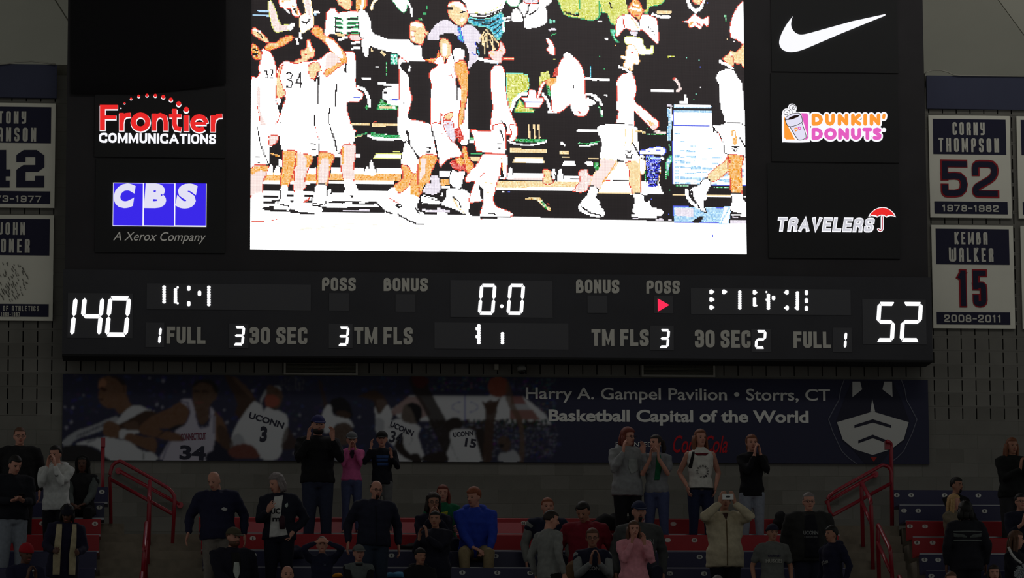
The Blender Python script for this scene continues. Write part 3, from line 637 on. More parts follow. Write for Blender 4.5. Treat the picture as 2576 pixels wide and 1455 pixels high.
S('D', W, '775 642 885 642 890 760 872 860 800 852 725 835 740 765', 1, K); S('D', W, '1085 582 1192 600 1240 700 1285 722 1522 732 1450 800 1200 812 960 822 890 840 895 760 905 700 940 690 945 735 1085 730', 1); Ln('D', K, 14, '735 865 900 895 1050 900'); Ln('D', K, 10, '1150 765 1185 768')
S('D', K, '925 640 1085 640 1085 722 930 735 945 700', 0)
# left vest player legs
S('D', W, '1700 -20 2060 -20 2130 200 2130 330 2060 342 1940 322 1872 282 1800 190 1720 130', 1); S('D', W, '1760 160 1800 180 1872 282 1922 410 1880 512 1810 482 1800 432 1712 410 1712 372', 1, K); Ln('D', K, 5, '2050 0 2080 150 2116 250'); Ln('D', K, 26, '1775 45 1790 90'); Ln('D', K, 16, '1795 50 1808 185')
S('D', O, '1940 340 2130 318 2092 402 2002 542 1912 772 1808 742 1815 650 1702 732 1630 662 1735 560 1720 422 1800 442 1862 520 1925 420', 1, RD, .09); S('D', PK, '1950 400 2010 380 1960 520 1900 600 1900 480', 1, None, .05); Ln('D', RD, 7, '1860 520 1810 640'); Ln('D', K, 20, '2020 620 2070 740')
S('D', W, '1440 802 1530 740 1630 665 1700 738 1812 652 1820 740 1905 772 1900 900 1962 985 2030 1000 1975 1075 1900 1075 1700 972 1600 955 1530 915', 1); Ln('D', K, 14, '1440 835 1520 925 1620 960'); Ln('D', K, 18, '1680 965 1800 1035 1900 1078 1960 1075'); S('D', K, '1645 860 1700 845 1735 875 1690 905', 0); Ln('D', W, 20, '1695 870 1700 872'); Ln('D', RD, 12, '1590 790 1680 840'); Ln('D', K, 9, '1870 890 1920 960'); S('D', K, '1925 860 2116 850 2116 965 1970 962', 0); Ln('D', LI, 26, '1960 920 2110 935', .1); S('D', W, '1890 800 2116 850 2116 790 1960 750', 0)
# centre players lower
S('E', W, '-20 -20 110 -20 172 200 178 272 160 312 50 332 -20 322', 1); S('E', W, '118 -20 235 -20 300 100 380 180 452 312 320 342 240 412 200 402', 1, RD); Ln('E', K, 9, '110 0 150 150 190 350'); Ln('E', K, 9, '60 225 100 230'); Ln('E', K, 8, '65 272 95 268'); Ln('E', RD, 8, '228 70 225 115')
S('E', LI, '250 -20 350 -20 382 120 350 162 292 92', 1, RD, .06); S('E', RD, '370 40 462 -20 472 130 430 172 402 130', 1, None, .15); S('E', W, '430 -20 520 -20 520 182 450 192 425 160 475 120', 1)
S('E', O, '-20 342 172 322 112 500 92 610 -20 720', 1, RD, .1); S('E', PK, '0 340 60 340 40 520 -20 600', 0); S('E', LI, '100 545 190 540 215 700 130 750 20 720 50 630 100 620', 1, K, .05)
S('E', RD, '320 392 400 332 450 332 500 442 492 482 410 482 350 452', 1, None, .14); S('E', O, '380 360 450 335 490 400 430 420', 1, None, .12); S('E', O, '455 252 490 212 530 342 582 432 520 520 482 400', 1, RD, .12)
S('E', W, '312 540 350 470 400 490 482 490 472 562 440 672 372 672 312 622', 1, K); S('E', W, '290 682 430 682 460 680 540 740 545 850 530 930 552 962 500 972 380 920 240 870 220 842 272 770', 1, K); Ln('E', K, 7, '350 770 420 830 440 890'); Ln('E', OL, 22, '360 800 400 880', .1); Ln('E', OL, 12, '400 890 480 950', .1)
S('E', W, '0 760 100 790 220 830 150 862 0 830', 1, K)
S('E', W, '555 30 660 40 790 35 800 -20 925 -20 932 280 900 296 700 278 660 265 612 262 582 120', 1, RD); Ln('E', K, 7, '875 30 915 140'); Ln('E', K, 9, '850 185 890 180'); Ln('E', K, 8, '865 235 880 240')
S('E', W, '690 302 860 300 950 312 955 432 942 560 905 560 885 400 875 500 862 560 832 640 822 700 800 800 842 885 990 940 990 988 700 998 652 970 690 832 640 822 530 832 560 700 592 602 500 610 490 565 550 480 620 410', 1, RD); Ln('E', RD, 7, '700 272 790 300 900 292'); Ln('E', O, 10, '890 340 905 480 910 550', .1); S('E', K, '905 480 925 560 870 560 885 500', 0); Ln('E', RD, 8, '650 550 700 500'); Ln('E', OL, 6, '705 610 830 635'); S('E', K, '640 640 690 690 690 820 650 760', 0); Ln('E', K, 8, '750 955 830 965'); Ln('E', OL, 6, '720 720 780 735')
Ln('E', K, 12, '660 1000 800 1002 990 992'); Ln('E', RD, 6, '660 1015 680 1020')
S('E', W, '970 -20 1050 -20 1065 60 1040 140 985 150 980 120 1005 60', 1, RD); Ln('E', W, 20, '935 245 940 250')
# right walker legs
Bx('F', W, 270, 385, 540, 590); S('F', W, '200 600 860 600 930 740 640 750 190 722', 0); Ln('F', RD, 5, '250 590 550 598'); Ln('F', OL, 9, '200 730 930 742')
S('F', W, '205 -20 600 -20 642 120 662 312 640 382 500 386 410 350 400 372 220 350 235 180', 1, K); Ln('F', K, 8, '580 170 655 310'); Ln('F', K, 18, '510 262 540 278 565 262'); Ln('F', K, 6, '505 300 520 335 565 335 580 300'); Ln('F', OL, 9, '500 20 510 150 490 200'); Ln('F', OL, 9, '575 20 575 170 545 215')
S('F', PK, '230 355 402 378 392 440 335 500 250 620 205 690 110 652 150 520 218 440', 1, OL); Ln('F', O, 14, '390 400 330 500 245 620', .08)
S('F', W, '112 650 205 690 170 790 212 850 282 960 232 998 120 990 -10 930 -10 850 80 740', 1, K); Ln('F', K, 12, '5 875 100 945 230 980'); Ln('F', W, 40, '170 800 200 840')
S('F', OL, '510 388 655 378 665 480 672 720 590 738 560 670 538 600 542 480', 1, RD, .06); Ln('F', W, 40, '640 370 700 430'); S('F', W, '660 350 720 380 715 480 690 520 665 480', 1, OL)
S('F', W, '580 742 692 745 722 822 775 815 792 880 908 910 922 960 862 992 700 970 582 950 602 802', 1, K); Ln('F', W, 34, '585 980 830 990'); Ln('F', LI, 8, '585 1013 640 1013'); Ln('F', LI, 22, '840 1025 910 1025', .15); Ln('F', LI, 14, '980 1030 1010 1030', .15)
S('F', BL, '722 312 892 312 880 482 850 662 762 662 742 500', 0, None, .3)
for _ in range(120):
    x = 735 + R.rng.random() * 145; y = 330 + R.rng.random() * 320; Ln('F', LB if R.rng.random() < .4 else K, 8, f'{x} {y} {x} {y}')
S('F', W, '660 262 720 250 770 232 860 220 942 235 940 292 890 312 700 302 662 292', 1, BL); Ln('F', BL, 12, '760 265 780 262'); Ln('F', BL, 12, '850 255 900 262'); Ln('F', K, 12, '700 305 890 312'); Ln('F', LB, 20, '740 330 880 345', .2); Ln('F', W, 26, '905 340 920 350'); Ln('F', G, 10, '715 460 725 600', .4); Ln('F', OL, 10, '895 420 860 690', .3); Ln('F', W, 26, '670 320 700 330')
Ln('F', OL, 26, '620 40 710 55', .15); Ln('F', G, 12, '740 75 940 75', .3); Ln('F', PK, 30, '830 50 940 60', .1); S('F', PK, '780 -20 860 -20 820 30 790 15'); S('F', G, '155 400 205 400 200 470 170 480', 1, None, .2); Ln('F', W, 44, '75 395 120 405'); Ln('F', OL, 10, '100 347 195 348'); Ln('F', W, 28, '-10 38 210 36'); Ln('F', G, 16, '-10 180 100 180 210 155', .2); Ln('F', W, 12, '-10 212 100 205 190 180')
S('F', LB, '1030 875 1250 885 1640 892 1600 1060 1430 1062 1250 1055 1042 1050', 0, BL, .12); S('F', LI, '1050 900 1250 895 1260 1000 1060 980', 0, None, .06); S('F', K, '1245 1050 1290 1005 1365 990 1330 1055', 1)
S('F', W, '1540 1075 1600 880 1680 880 1640 1075', 0, LB); Ln('F', LB, 20, '1560 1060 1650 900', .15)
Ln('F', OL, 10, '1030 745 1200 748'); Ln('F', W, 16, '1385 760 1665 768'); Ln('F', OL, 8, '1385 750 1665 756'); Ln('F', G, 9, '1065 652 1200 652', .4); Ln('F', G, 9, '1450 660 1640 670', .4); Ln('F', W, 20, '1800 770 1840 772'); Ln('F', G, 9, '990 700 1000 715')
S('F', W, '1530 -20 1832 -20 1835 312 1800 316 1612 290 1590 180', 1, K); S('F', W, '1475 -20 1600 -20 1610 -20 1530 60', 0); Ln('F', RB, 5, '1530 60 1580 170'); Ln('F', O, 50, '1700 50 1715 130 1715 170', .1); Ln('F', W, 22, '1710 60 1705 110'); Ln('F', K, 18, '1680 210 1720 225 1755 210'); Ln('F', K, 6, '1680 240 1720 265 1755 240'); Ln('F', K, 7, '1770 120 1830 215')
S('F', OL, '1640 322 1642 480 1560 560 1450 612 1402 562 1500 450 1600 382', 1, RD, .1); S('F', O, '1640 312 1805 322 1800 400 1792 482 1792 732 1680 732 1660 560 1640 440', 1, RD, .14); Ln('F', RD, 20, '1640 330 1660 390', .1)
S('F', W, '1402 562 1452 620 1402 740 1372 862 1402 942 1332 912 1240 762 1218 682 1312 642 1350 600', 1, K); Ln('F', W, 34, '1180 700 1190 770 1230 830 1320 900'); Ln('F', K, 9, '1235 700 1260 800 1320 890'); Ln('F', W, 42, '1380 755 1386 785')
S('F', W, '1672 732 1795 740 1810 800 1845 840 1845 965 1700 940 1660 900 1685 800', 1, K); Ln('F', W, 18, '1680 972 1840 980'); Ln('F', LI, 16, '1690 992 1750 996', .1); Ln('F', K, 14, '1680 1010 1840 1015'); Bx('F', LI, 1660, 1030, 1845, 1070, .06)
Ln('F', BL, 9, '1470 1190 1468 1215'); Ln('F', RD, 7, '1428 1270 1436 1270')
for y0, y1, x0, x1 in ((1040, 1140, 380, 1500),):
    for _ in range(40):
        x = 200 + R.rng.random() * 1700; y = 1040 + R.rng.random() * 100; Ln('D', (1, .97, .84), 6, f'{x} {y} {x+30+R.rng.random()*60} {y}')
for _ in range(60):
    x = 1000 + R.rng.random() * 1050; y = 850 + R.rng.random() * 200
for q in ('755 765', '790 800', '800 855', '820 870', '870 885', '955 895', '945 920', '985 965', '990 860'): Ln('F', BL, 8, q + ' ' + q)
vs = []; fs = []; g = CELL * .06
gx = SX0 + np.arange(nx) * (SX1 - SX0) / nx; gz = SZ0 + np.arange(nz) * (SZ1 - SZ0) / nz
wx = (SX1 - SX0) / nx - g; wz = (SZ1 - SZ0) / nz - g
XX, ZZ = np.meshgrid(gx, gz); n = XX.size
co = np.zeros((n, 4, 3)); YS = YB + .012
co[:, 0] = np.stack([XX.ravel(), np.full(n, YS), ZZ.ravel()], 1); co[:, 1] = co[:, 0] + (wx, 0, 0); co[:, 2] = co[:, 0] + (wx, 0, wz); co[:, 3] = co[:, 0] + (0, 0, wz)
me = bpy.data.meshes.new('video_screen'); me.vertices.add(n * 4); me.vertices.foreach_set('co', co.ravel())
me.loops.add(n * 4); me.loops.foreach_set('vertex_index', np.arange(n * 4)); me.polygons.add(n); me.polygons.foreach_set('loop_start', np.arange(n) * 4); me.polygons.foreach_set('loop_total', np.full(n, 4)); me.update()
ca = me.attributes.new('led', 'FLOAT_COLOR', 'FACE')
c4 = np.ones((n, 4)); ci = R.img.reshape(-1, 3).copy(); ci[ci.min(1) < .97] *= 1.12 / SCREEN_GAIN; c4[:, :3] = ci; ca.data.foreach_set('color', c4.ravel())
sm = bpy.data.materials.new('led_screen'); sm.use_nodes = True; nt = sm.node_tree; b = nt.nodes['Principled BSDF']
b.inputs['Base Color'].default_value = (.10, .08, .09, 1); b.inputs['Roughness'].default_value = .7
at = nt.nodes.new('ShaderNodeAttribute'); at.attribute_name = 'led'
nt.links.new(at.outputs['Color'], b.inputs['Emission Color']); b.inputs['Emission Strength'].default_value = SCREEN_GAIN
tag(link('video_screen', me, sm, vb), 'bright LED picture of basketball players walking past a bench')

# ------------------------------------------------------------------ sponsor signs
YP = YB - .03
w_em = glow('lit_white', (250, 250, 255), 1.0); r_em = glow('lit_red', (232, 30, 30), 1.0); b_em = glow('lit_blue', (52, 30, 232), 1.0)
o_em = glow('lit_orange', (252, 152, 40), 1.0); p_em = glow('lit_pink', (228, 88, 190), 1.0); g_em = glow('dull_lit_grey', (108, 106, 100), 1.0); k_em = mat('print_black', (12, 12, 14), .8); rd_em = glow('deep_red', (190, 30, 50), .9); lg_em = glow('lit_pale_grey', (205, 205, 214), 1.0)
lv_em = glow('lit_lavender', (226, 224, 244), 1.0)
def sign(x0, y0, x1, y1, label):
    r = rect(x0, y0, x1, y1, YP)
    e = empty('sponsor_sign', ((r[0] + r[2]) / 2, YP, r[1]), label, 'sign', 'lit advertising panels on the video board')
    MB().box(r[0], YP, r[1], r[2], YB, r[3]).build('panel', panel_m, e)
    return e
e = sign(238, 226, 566, 396, 'lit sign with red lower-case word under arc of dots')
FR = [([(795, 853), (937, 853)], 17, 0), ([(815, 836), (815, 1038)], 20, 0), ([(815, 935), (925, 935)], 15, 0),
      ([(966, 900), (966, 1042)], 18, 0), ([(966, 985), (974, 940), (1000, 918), (1040, 914)], 17, 0),
      ([(1118 + 57 * math.cos(a * .3927), 972 + 56 * math.sin(a * .3927)) for a in range(16)], 20, 1),
      ([(1226, 905), (1226, 1042)], 18, 0), ([(1226, 965), (1240, 930), (1275, 918), (1308, 932), (1318, 970), (1318, 1042)], 18, 0),
      ([(1388, 868), (1388, 990), (1400, 1022), (1442, 1030)], 18, 0), ([(1345, 924), (1442, 924)], 14, 0), ([(1482, 916), (1482, 1046)], 19, 0),
      ([(1528, 984), (1642, 984)], 11, 0), ([(1585 + 54 * math.cos(a * .3927), 982 - 54 * math.sin(a * .3927)) for a in range(15)], 18, 0),
      ([(1694, 918), (1694, 1050)], 18, 0), ([(1694, 990), (1703, 948), (1730, 925), (1768, 922)], 17, 0)]
fo = MB(); fi = MB(); k = 1 / 3.1625 / 178; ee = 0
for p, h, c_ in FR:
    ribbon(fo, pts2(3.1625, 0, 0, [(x + 2, y + 6) for x, y in p], YP), (h + 4) * k, YP - .006 - ee, YP, bool(c_), cap=False)
    ribbon(fi, pts2(3.1625, 0, 0, p, YP), h * k, YP - .016 - ee, YP - .002, bool(c_), cap=False); ee += .00004
fo.build('lettering_outline', w_em, e); fi.build('lettering', r_em, e)
block_text('COMMUNICaTIONS', (249, 336, 543, 361), YP - .004, w_em, 'caption', e, stem=.22, gap=.10, wl=.86, rnd=.45, wide={'N': .9, 'T': .85, 'S': .75, 'M': 1.25, 'a': 1.15, 'U': .9})
for x, y, r in ((962, 860, 6), (991, 823, 8), (1043, 788, 10), (1104, 767, 12), (1170, 760, 13), (1236, 762, 14), (1299, 773, 16), (1360, 795, 17), (1422, 828, 21), (1482, 875, 23)):
    p = pts2(3.163, 0, 0, [(x, y)], YP)[0]; rr = r / 3.163 / 178
    d = MB().stroke([(p[0] - .0005, p[1] - rr * .35), (p[0] + .0005, p[1] - rr * .35)], rr, YP - .004, YP + .004); d.build('dot', w_em, e)
    if r > 7: MB().stroke([(p[0] - .0005, p[1] + rr * .12), (p[0] + .0005, p[1] + rr * .12)], rr * .9, YP - .012, YP).build('dot', r_em, e)
e = sign(240, 400, 566, 636, 'lit blue three-letter sign with dim italic line beneath')
pbox(284, 461, 519.5, 570, YP - .008, .01).build('lit_panel', w_em, e)
for a, b_ in ((285, 359), (362, 438), (441, 518)): pbox(a, 461.5, b_, 567.5, YP - .012, .01).build('blue_field', b_em, e)
text('C', (286, 462, 341, 524), YP - .018, lv_em, 'letter', e, .07, .15); text('B', (362, 462, 418, 524), YP - .018, lv_em, 'letter', e, .07, .06); text('S', (441, 462, 497, 525), YP - .018, lv_em, 'letter', e, .08, .15)
text('A Xerox Company', (285, 584, 518, 613), YP - .004, g_em, 'caption', e, .0, .3)
e = sign(1940, -60, 2258, 182, 'lit sign with one large white curved tick mark')
sw = [(424, 131), (380, 188), (340, 260), (320, 315), (320, 355), (342, 392), (385, 411), (435, 412), (500, 397), (600, 356), (800, 270), (1000, 190), (1160, 124), (1162, 113), (900, 170), (700, 225), (560, 264), (500, 276), (460, 270), (427, 243), (411, 205), (414, 165)]
MB().prism(pts2(3.163, 1860, 0, spline(sw[:11], 4, False) + [sw[12], sw[13]] + spline(sw[14:] + [sw[0]], 4, False)[:-1], YP - .01), YP - .02, YP).build('curved_tick', w_em, e)
# doughnut chain sign
e = sign(1940, 186, 2260, 408, 'lit orange and pink two-line sign with a coffee cup')
DK = (7.806, 1930, 240)
def dk(p, Y): return pts2(*DK, p, Y)
Dn = [[(905, 397), (905, 563), (985, 560), (1036, 530), (1055, 480), (1036, 430), (985, 397), (905, 397)], [(1167, 397), (1167, 500), (1190, 548), (1230, 563), (1270, 548), (1293, 500), (1293, 397)], [(1417, 563), (1417, 400), (1555, 560), (1555, 397)], [(1680, 397), (1680, 563)], [(1800, 397), (1700, 480), (1812, 563)], [(1922, 397), (1922, 563)], [(2045, 563), (2045, 400), (2183, 560), (2183, 397)], [(2292, 392), (2284, 440)]]
Dd = [[(905, 677), (905, 843), (985, 840), (1036, 810), (1055, 760), (1036, 710), (985, 677), (905, 677)], [(1238 + 88 * math.cos(a * .5236), 760 + 85 * math.sin(a * .5236)) for a in range(13)], [(1427, 843), (1427, 680), (1568, 840), (1568, 677)], [(1677, 677), (1677, 780), (1700, 825), (1742, 845), (1785, 825), (1808, 780), (1808, 677)], [(1900, 675), (2025, 675)], [(1965, 675), (1965, 843)], [(2200, 690), (2160, 672), (2115, 685), (2112, 725), (2160, 755), (2205, 790), (2200, 830), (2155, 848), (2105, 835)]]
PR = 1 / 7.806 / 178
bw = MB()
for st in Dn + Dd: bw.stroke(dk(st, YP), 70 * PR, YP - .006, YP)
bw.prism(dk([(868, 480), (2225, 480), (2225, 800), (868, 800)], YP), YP - .0065, YP)
bw.prism(dk(spline([(290, 380), (330, 345), (370, 328), (780, 328), (830, 370), (838, 480), (836, 870), (790, 922), (350, 922), (295, 880), (288, 480)], 4), YP), YP - .0068, YP)
bw.stroke(dk([(385, 345), (390, 350)], YP), 92 * PR, YP - .0061, YP); bw.stroke(dk([(490, 245), (495, 260)], YP), 86 * PR, YP - .0062, YP); bw.stroke(dk([(460, 330), (520, 350)], YP), 60 * PR, YP - .0063, YP); bw.stroke(dk([(2290, 680), (2292, 680)], YP), 45 * PR, YP - .0064, YP)
bw.build('white_backing', w_em, e)
lo = MB(); lp = MB()
for st in Dn: lo.stroke(dk(st, YP), (31 if st is Dn[-1] else 37) * PR, YP - .014, YP - .003)
for st in Dd: lp.stroke(dk(st, YP), 37 * PR, YP - .014, YP - .003)
lo.build('orange_lettering', o_em, e); lp.build('pink_lettering', p_em, e)
MB().prism(dk([(330, 400), (420, 640), (540, 870), (370, 870), (335, 835)], YP), YP - .010, YP).build('orange_field', o_em, e)
MB().prism(dk([(665, 352), (770, 355), (802, 385), (810, 830), (780, 868), (735, 872), (790, 800), (720, 560)], YP), YP - .010, YP).build('pink_field', p_em, e)
MB().prism(dk([(345, 470), (400, 400), (560, 350), (640, 360), (692, 500), (680, 540), (760, 800), (720, 860), (640, 882), (580, 860), (440, 620), (405, 610)], YP), YP - .012, YP - .003).build('cup', lv_em, e)
ol = MB()
for st, w_ in (([(345, 470), (400, 405), (520, 360), (640, 360), (690, 500), (660, 545), (560, 595), (410, 612), (345, 470)], 5), ([(445, 622), (580, 850), (640, 882), (720, 862), (760, 800), (680, 545)], 5), ([(350, 485), (480, 470), (600, 420), (645, 375)], 5),
               ([(440, 365), (435, 310), (380, 285), (335, 310), (330, 360), (370, 385), (405, 365), (395, 335), (370, 335)], 4), ([(490, 355), (480, 300), (440, 270), (440, 215), (490, 185), (545, 205), (550, 250), (515, 280), (485, 255), (500, 230), (525, 235)], 4)):
    ol.stroke(dk(spline(st, 3, False), YP), w_ * PR, YP - .017, YP - .006)
ol.build('cup_outline', k_em, e)
MB().prism(dk([(390, 488), (440, 430), (540, 395), (635, 390), (600, 430), (500, 470)], YP), YP - .015, YP - .006).build('coffee', mat('coffee_print', (60, 25, 25), .8), e)
cup = [[(535, 655), (555, 705), (585, 690), (590, 660), (565, 645), (535, 655)], [(605, 635), (625, 685), (655, 665), (652, 635), (630, 625), (605, 635)]]
MB().stroke(dk(cup[0], YP), 9 * PR, YP - .018, YP - .006).build('letter', o_em, e); MB().stroke(dk(cup[1], YP), 9 * PR, YP - .018, YP - .006).build('letter', p_em, e)
# insurance sign
e = sign(1932, 412, 2262, 650, 'lit white italic word beside a small red umbrella')
block_text('TRaVELERS', (1955, 547, 2199, 584), YP - .004, w_em, 'lettering_outline', e, stem=.27, gap=.09, wl=.72, rnd=.25, shear=.16, wide={'a': 1.2, 'V': 1.05})
block_text('TRaVELERS', (1957.5, 549.5, 2196.5, 581), YP - .012, lg_em, 'lettering', e, stem=.17, gap=.20, wl=.66, rnd=.25, shear=.16, wide={'a': 1.2, 'V': 1.05})
TR = (7.36, 1930, 500)
um = [(1865, 342), (1900, 280), (1980, 205), (2060, 170), (2130, 160), (2210, 170), (2290, 215), (2350, 275), (2385, 345), (2330, 325), (2275, 322), (2210, 352), (2170, 322), (2115, 312), (2060, 330), (2035, 352), (1990, 330), (1930, 322)]
MB().prism(pts2(*TR, um, YP), YP - .006, YP).build('umbrella_outline', w_em, e)
cx_, cy_ = 2125, 255
MB().prism(pts2(*TR, [(cx_ + (x - cx_) * .88, cy_ + (y - cy_) * .80 - 4) for x, y in um], YP), YP - .014, YP).build('umbrella_canopy', r_em, e)
hd = [(2128, 335), (2128, 560), (2118, 582), (2095, 592), (2070, 585), (2058, 570)]
MB().stroke(pts2(*TR, hd, YP), 26 / 7.36 / 178, YP - .004, YP).build('umbrella_handle', w_em, e); MB().stroke(pts2(*TR, hd, YP), 10 / 7.36 / 178, YP - .012, YP).build('umbrella_handle', rd_em, e)
# black cloth over the top-left panel
cl = MB(); nxx, nzz = 14, 8
for j in range(nzz + 1):
    for i in range(nxx + 1):
        u = i / nxx; yb = 238 - 26 * max(0, (u - .45) / .55) ** 1.3
        p = PX(178 + (568 - 178) * u, -130 + (yb + 130) * (1 - j / nzz), YB)
        cl.v.append((p.x, YB - .06 - .012 * math.sin(u * 19) * (1 - j / nzz), p.z))
for j in range(nzz):
    for i in range(nxx):
        a = j * (nxx + 1) + i; cl.f.append((a, a + 1, a + nxx + 2, a + nxx + 1))
o = cl.build('cloth_cover', mat('black_cloth', (14, 13, 17), .98), None, (.0, YB, 12.6), smooth=True)
sd = o.modifiers.new('thick', 'SOLIDIFY'); sd.thickness = .006
tag(o, 'black cloth cover hanging over upper left corner of video board', 'cloth')

# ------------------------------------------------------------------ score panel
YSC = -.70
score_m = mat('score_panel_black', (56, 56, 61), .8, .08, 2); win_m = mat('score_window', (70, 70, 75), .6); cap_m = mat('caption_grey', (196, 194, 186), .8)
Zb = (PX(158, 893, YSC).z + PX(2342, 905, YSC).z) / 2
sp = empty('score_panel', (4.8, -.35, Zb), 'long black score panel with white digits under the video board', 'scoreboard')
MB().box(-1.33, YSC, Zb, 10.95, -.07, ZL - .005).build('cabinet', score_m, sp)
MB().box(-1.33, YSC - .006, Zb - .03, 10.95, -.16, Zb - .001).build('bottom_shade', mat('bottom_shade_dark', (20, 20, 22), .8), sp)  # dark strip: shade along the panel's bottom edge put into the colour
wins = {}
def win(key, x0, y0, x1, y1):
    wins[key] = pbox(x0, y0, x1, y1, YSC - .008, .01).build('display_window', win_m, sp)
for k, v in dict(home=(170, 738, 334, 851), name=(369, 715, 782, 780), full=(366, 812, 413, 874), sec=(575, 815, 625, 877), poss=(828, 738, 878, 782), fls=(827, 815, 887, 877), bonus=(995, 741, 1045, 785), clock=(1133, 706, 1390, 799), per=(1093, 813, 1430, 879), bonus2=(1478, 744, 1528, 788), poss2=(1645, 745, 1693, 789), fls2=(1635, 820, 1695, 882), name2=(1738, 727, 2140, 792), sec2=(1890, 828, 1940, 886), full2=(2095, 825, 2143, 887), guest=(2170, 754, 2330, 867)).items(): win(k, *v)
for s, b_ in (('POSS', (810, 699, 895, 732)), ('BONUS', (965, 700, 1076, 733)), ('BONUS', (1449, 704, 1558, 738)), ('POSS', (1626, 706, 1710, 739)), ('FULL', (419, 823, 517, 865)), ('30 SEC', (628, 824, 773, 866)), ('TM FLS', (891, 824, 1038, 867)), ('TM FLS', (1488, 829, 1632, 871)), ('30 SEC', (1748, 831, 1888, 875)), ('FULL', (1996, 835, 2090, 876))):
    block_text(s, b_, YSC - .004, cap_m, 'caption', sp, stem=.2, gap=.085, wl=.5, rnd=.3, space=.24)
dg_em = glow('lit_digit', (255, 255, 255), 1.6)
SEG = {'0': 'abcdef', '1': 'bc', '2': 'abged', '3': 'abgcd', '4': 'fgbc', '5': 'afgcd'}
def digit(ch, x0, y0, x1, y1, t, key, ins=.0):
    r = rect(x0, y0, x1, y1, YSC - .012); w = r[2] - r[0]; h = r[3] - r[1]; t = t / 178; sl = h * .085; g = .0022
    cwid = w - sl
    def P(u, v): return (r[0] + u + sl * v / h, r[1] + v)
    for s in SEG[ch]:
        if s in 'adg':
            v = {'a': h - t / 2, 'd': t / 2, 'g': h / 2}[s]; a, b_ = t * .55 + g, cwid - t * .55 - g; q = t / 2
            o = [P(a + 0, v), P(a + q, v + q), P(b_ - q, v + q), P(b_, v), P(b_ - q, v - q), P(a + q, v - q)]
            if s == 'a': o = [P(a + q * .2, v + q), P(b_ - q * .2, v + q), P(b_ + 0, v + q * .6), P(b_ - q, v - q), P(a + q, v - q), P(a, v + q * .6)]
            if s == 'd': o = [P(a + q, v + q), P(b_ - q, v + q), P(b_, v - q * .6), P(b_ - q * .2, v - q), P(a + q * .2, v - q), P(a, v - q * .6)]
        else:
            u = t / 2 if s in 'ef' else cwid - t / 2; lo_, hi_ = ((h / 2 + g, h - t * .45) if s in 'bf' else (t * .45, h / 2 - g)); q = t / 2
            o = [P(u, lo_), P(u + q, lo_ + q * 1.1), P(u + q, hi_ - q * 1.1), P(u, hi_), P(u - q, hi_ - q * 1.1), P(u - q, lo_ + q * 1.1)]
        MB().prism(o, YSC - .014, YSC - .006).build('digit_segment', dg_em, wins[key])
digit('1', 128, 745.5, 195.5, 847, 10.5, 'home'); digit('4', 199, 745.5, 263, 847, 10.5, 'home'); digit('0', 263.5, 745.5, 330, 847.5, 10.5, 'home')
digit('5', 2200.5, 760, 2256, 861, 10, 'guest'); digit('2', 2262, 760, 2323, 861, 10, 'guest')
digit('0', 1201.5, 714, 1249.5, 792.5, 8.4, 'clock'); digit('0', 1273.5, 714, 1321.5, 792.5, 8.4, 'clock')
p = PX(1262, 771, YSC); MB().stroke([(p.x - .001, p.z), (p.x + .001, p.z)], .025, YSC - .014, YSC - .006).build('decimal_point', dg_em, wins['clock'])
digit('1', 377, 822, 407.5, 867, 6.4, 'full'); digit('3', 585, 820.5, 617, 869.5, 6.4, 'sec'); digit('3', 848, 822, 879.5, 870.5, 6.4, 'fls'); digit('3', 1656, 828, 1686, 876, 6.4, 'fls2'); digit('2', 1898, 831, 1929, 878, 6.4, 'sec2'); digit('1', 2102, 834, 2132, 878, 6.4, 'full2')
def dots(key, x, y0, y1, w=8, name='dot_column'):
    n = max(1, round((y1 - y0) / 7)); m = MB()
    for i in range(n + 1):
        p = PX(x, y0 + 4 + (y1 - y0 - 8) * i / n, YSC - .01)
        m.stroke([(p.x - .004, p.z), (p.x + .004, p.z)], w / 178 / 2 * .94, YSC - .014 - .0001 * i, YSC - .006, 10)
    m.build(name, dg_em, wins[key])
for a in ((412.8, 718.5, 764), (441.4, 725.5, 764), (474.8, 719, 732), (474.8, 758, 771), (501.8, 731.5, 745), (525.4, 719, 771)): dots('name', *a)
for a in ((1789, 728.5, 741), (1789, 748, 760), (1789, 767.5, 780), (1821, 728.5, 741), (1861, 731, 779.5), (1898, 729.5, 742), (1898, 749, 772), (1933, 738.7, 780), (1946, 744, 756), (1979.5, 729.5, 742), (1980, 769, 781), (2006, 733, 781), (2028.6, 730.5, 743), (2028.6, 750.5, 763), (2028.6, 770, 782.5)): dots('name2', *a)
for a in ((447, 720.5, 727, 4), (447, 760, 767, 4)): dots('name', *a)
for a in ((1794.5, 731, 738, 4), (1794.5, 751, 757, 4), (1794.5, 770, 777, 4), (1826.5, 731, 738, 4), (1902.5, 732, 740, 4.5), (1902.5, 765, 773, 4.5), (1928, 732, 738, 3), (1928, 751, 757, 3), (1974.5, 732, 740, 4.5), (1975, 771, 779, 4.5), (2001, 771, 778, 3)): dots('name2', *a)
dots('per', 1204.6, 816, 867); dots('per', 1264, 836, 867); dots('per', 1199.5, 825, 830, 5); dots('per', 1199.5, 845, 850, 5)
MB().prism(pts2(1, 0, 0, [(1654.3, 751.5), (1683.5, 768), (1655, 785)], YSC), YSC - .014, YSC - .006).build('possession_arrow', glow('lit_arrow_red', (250, 36, 80), 1.1), wins['poss2'])

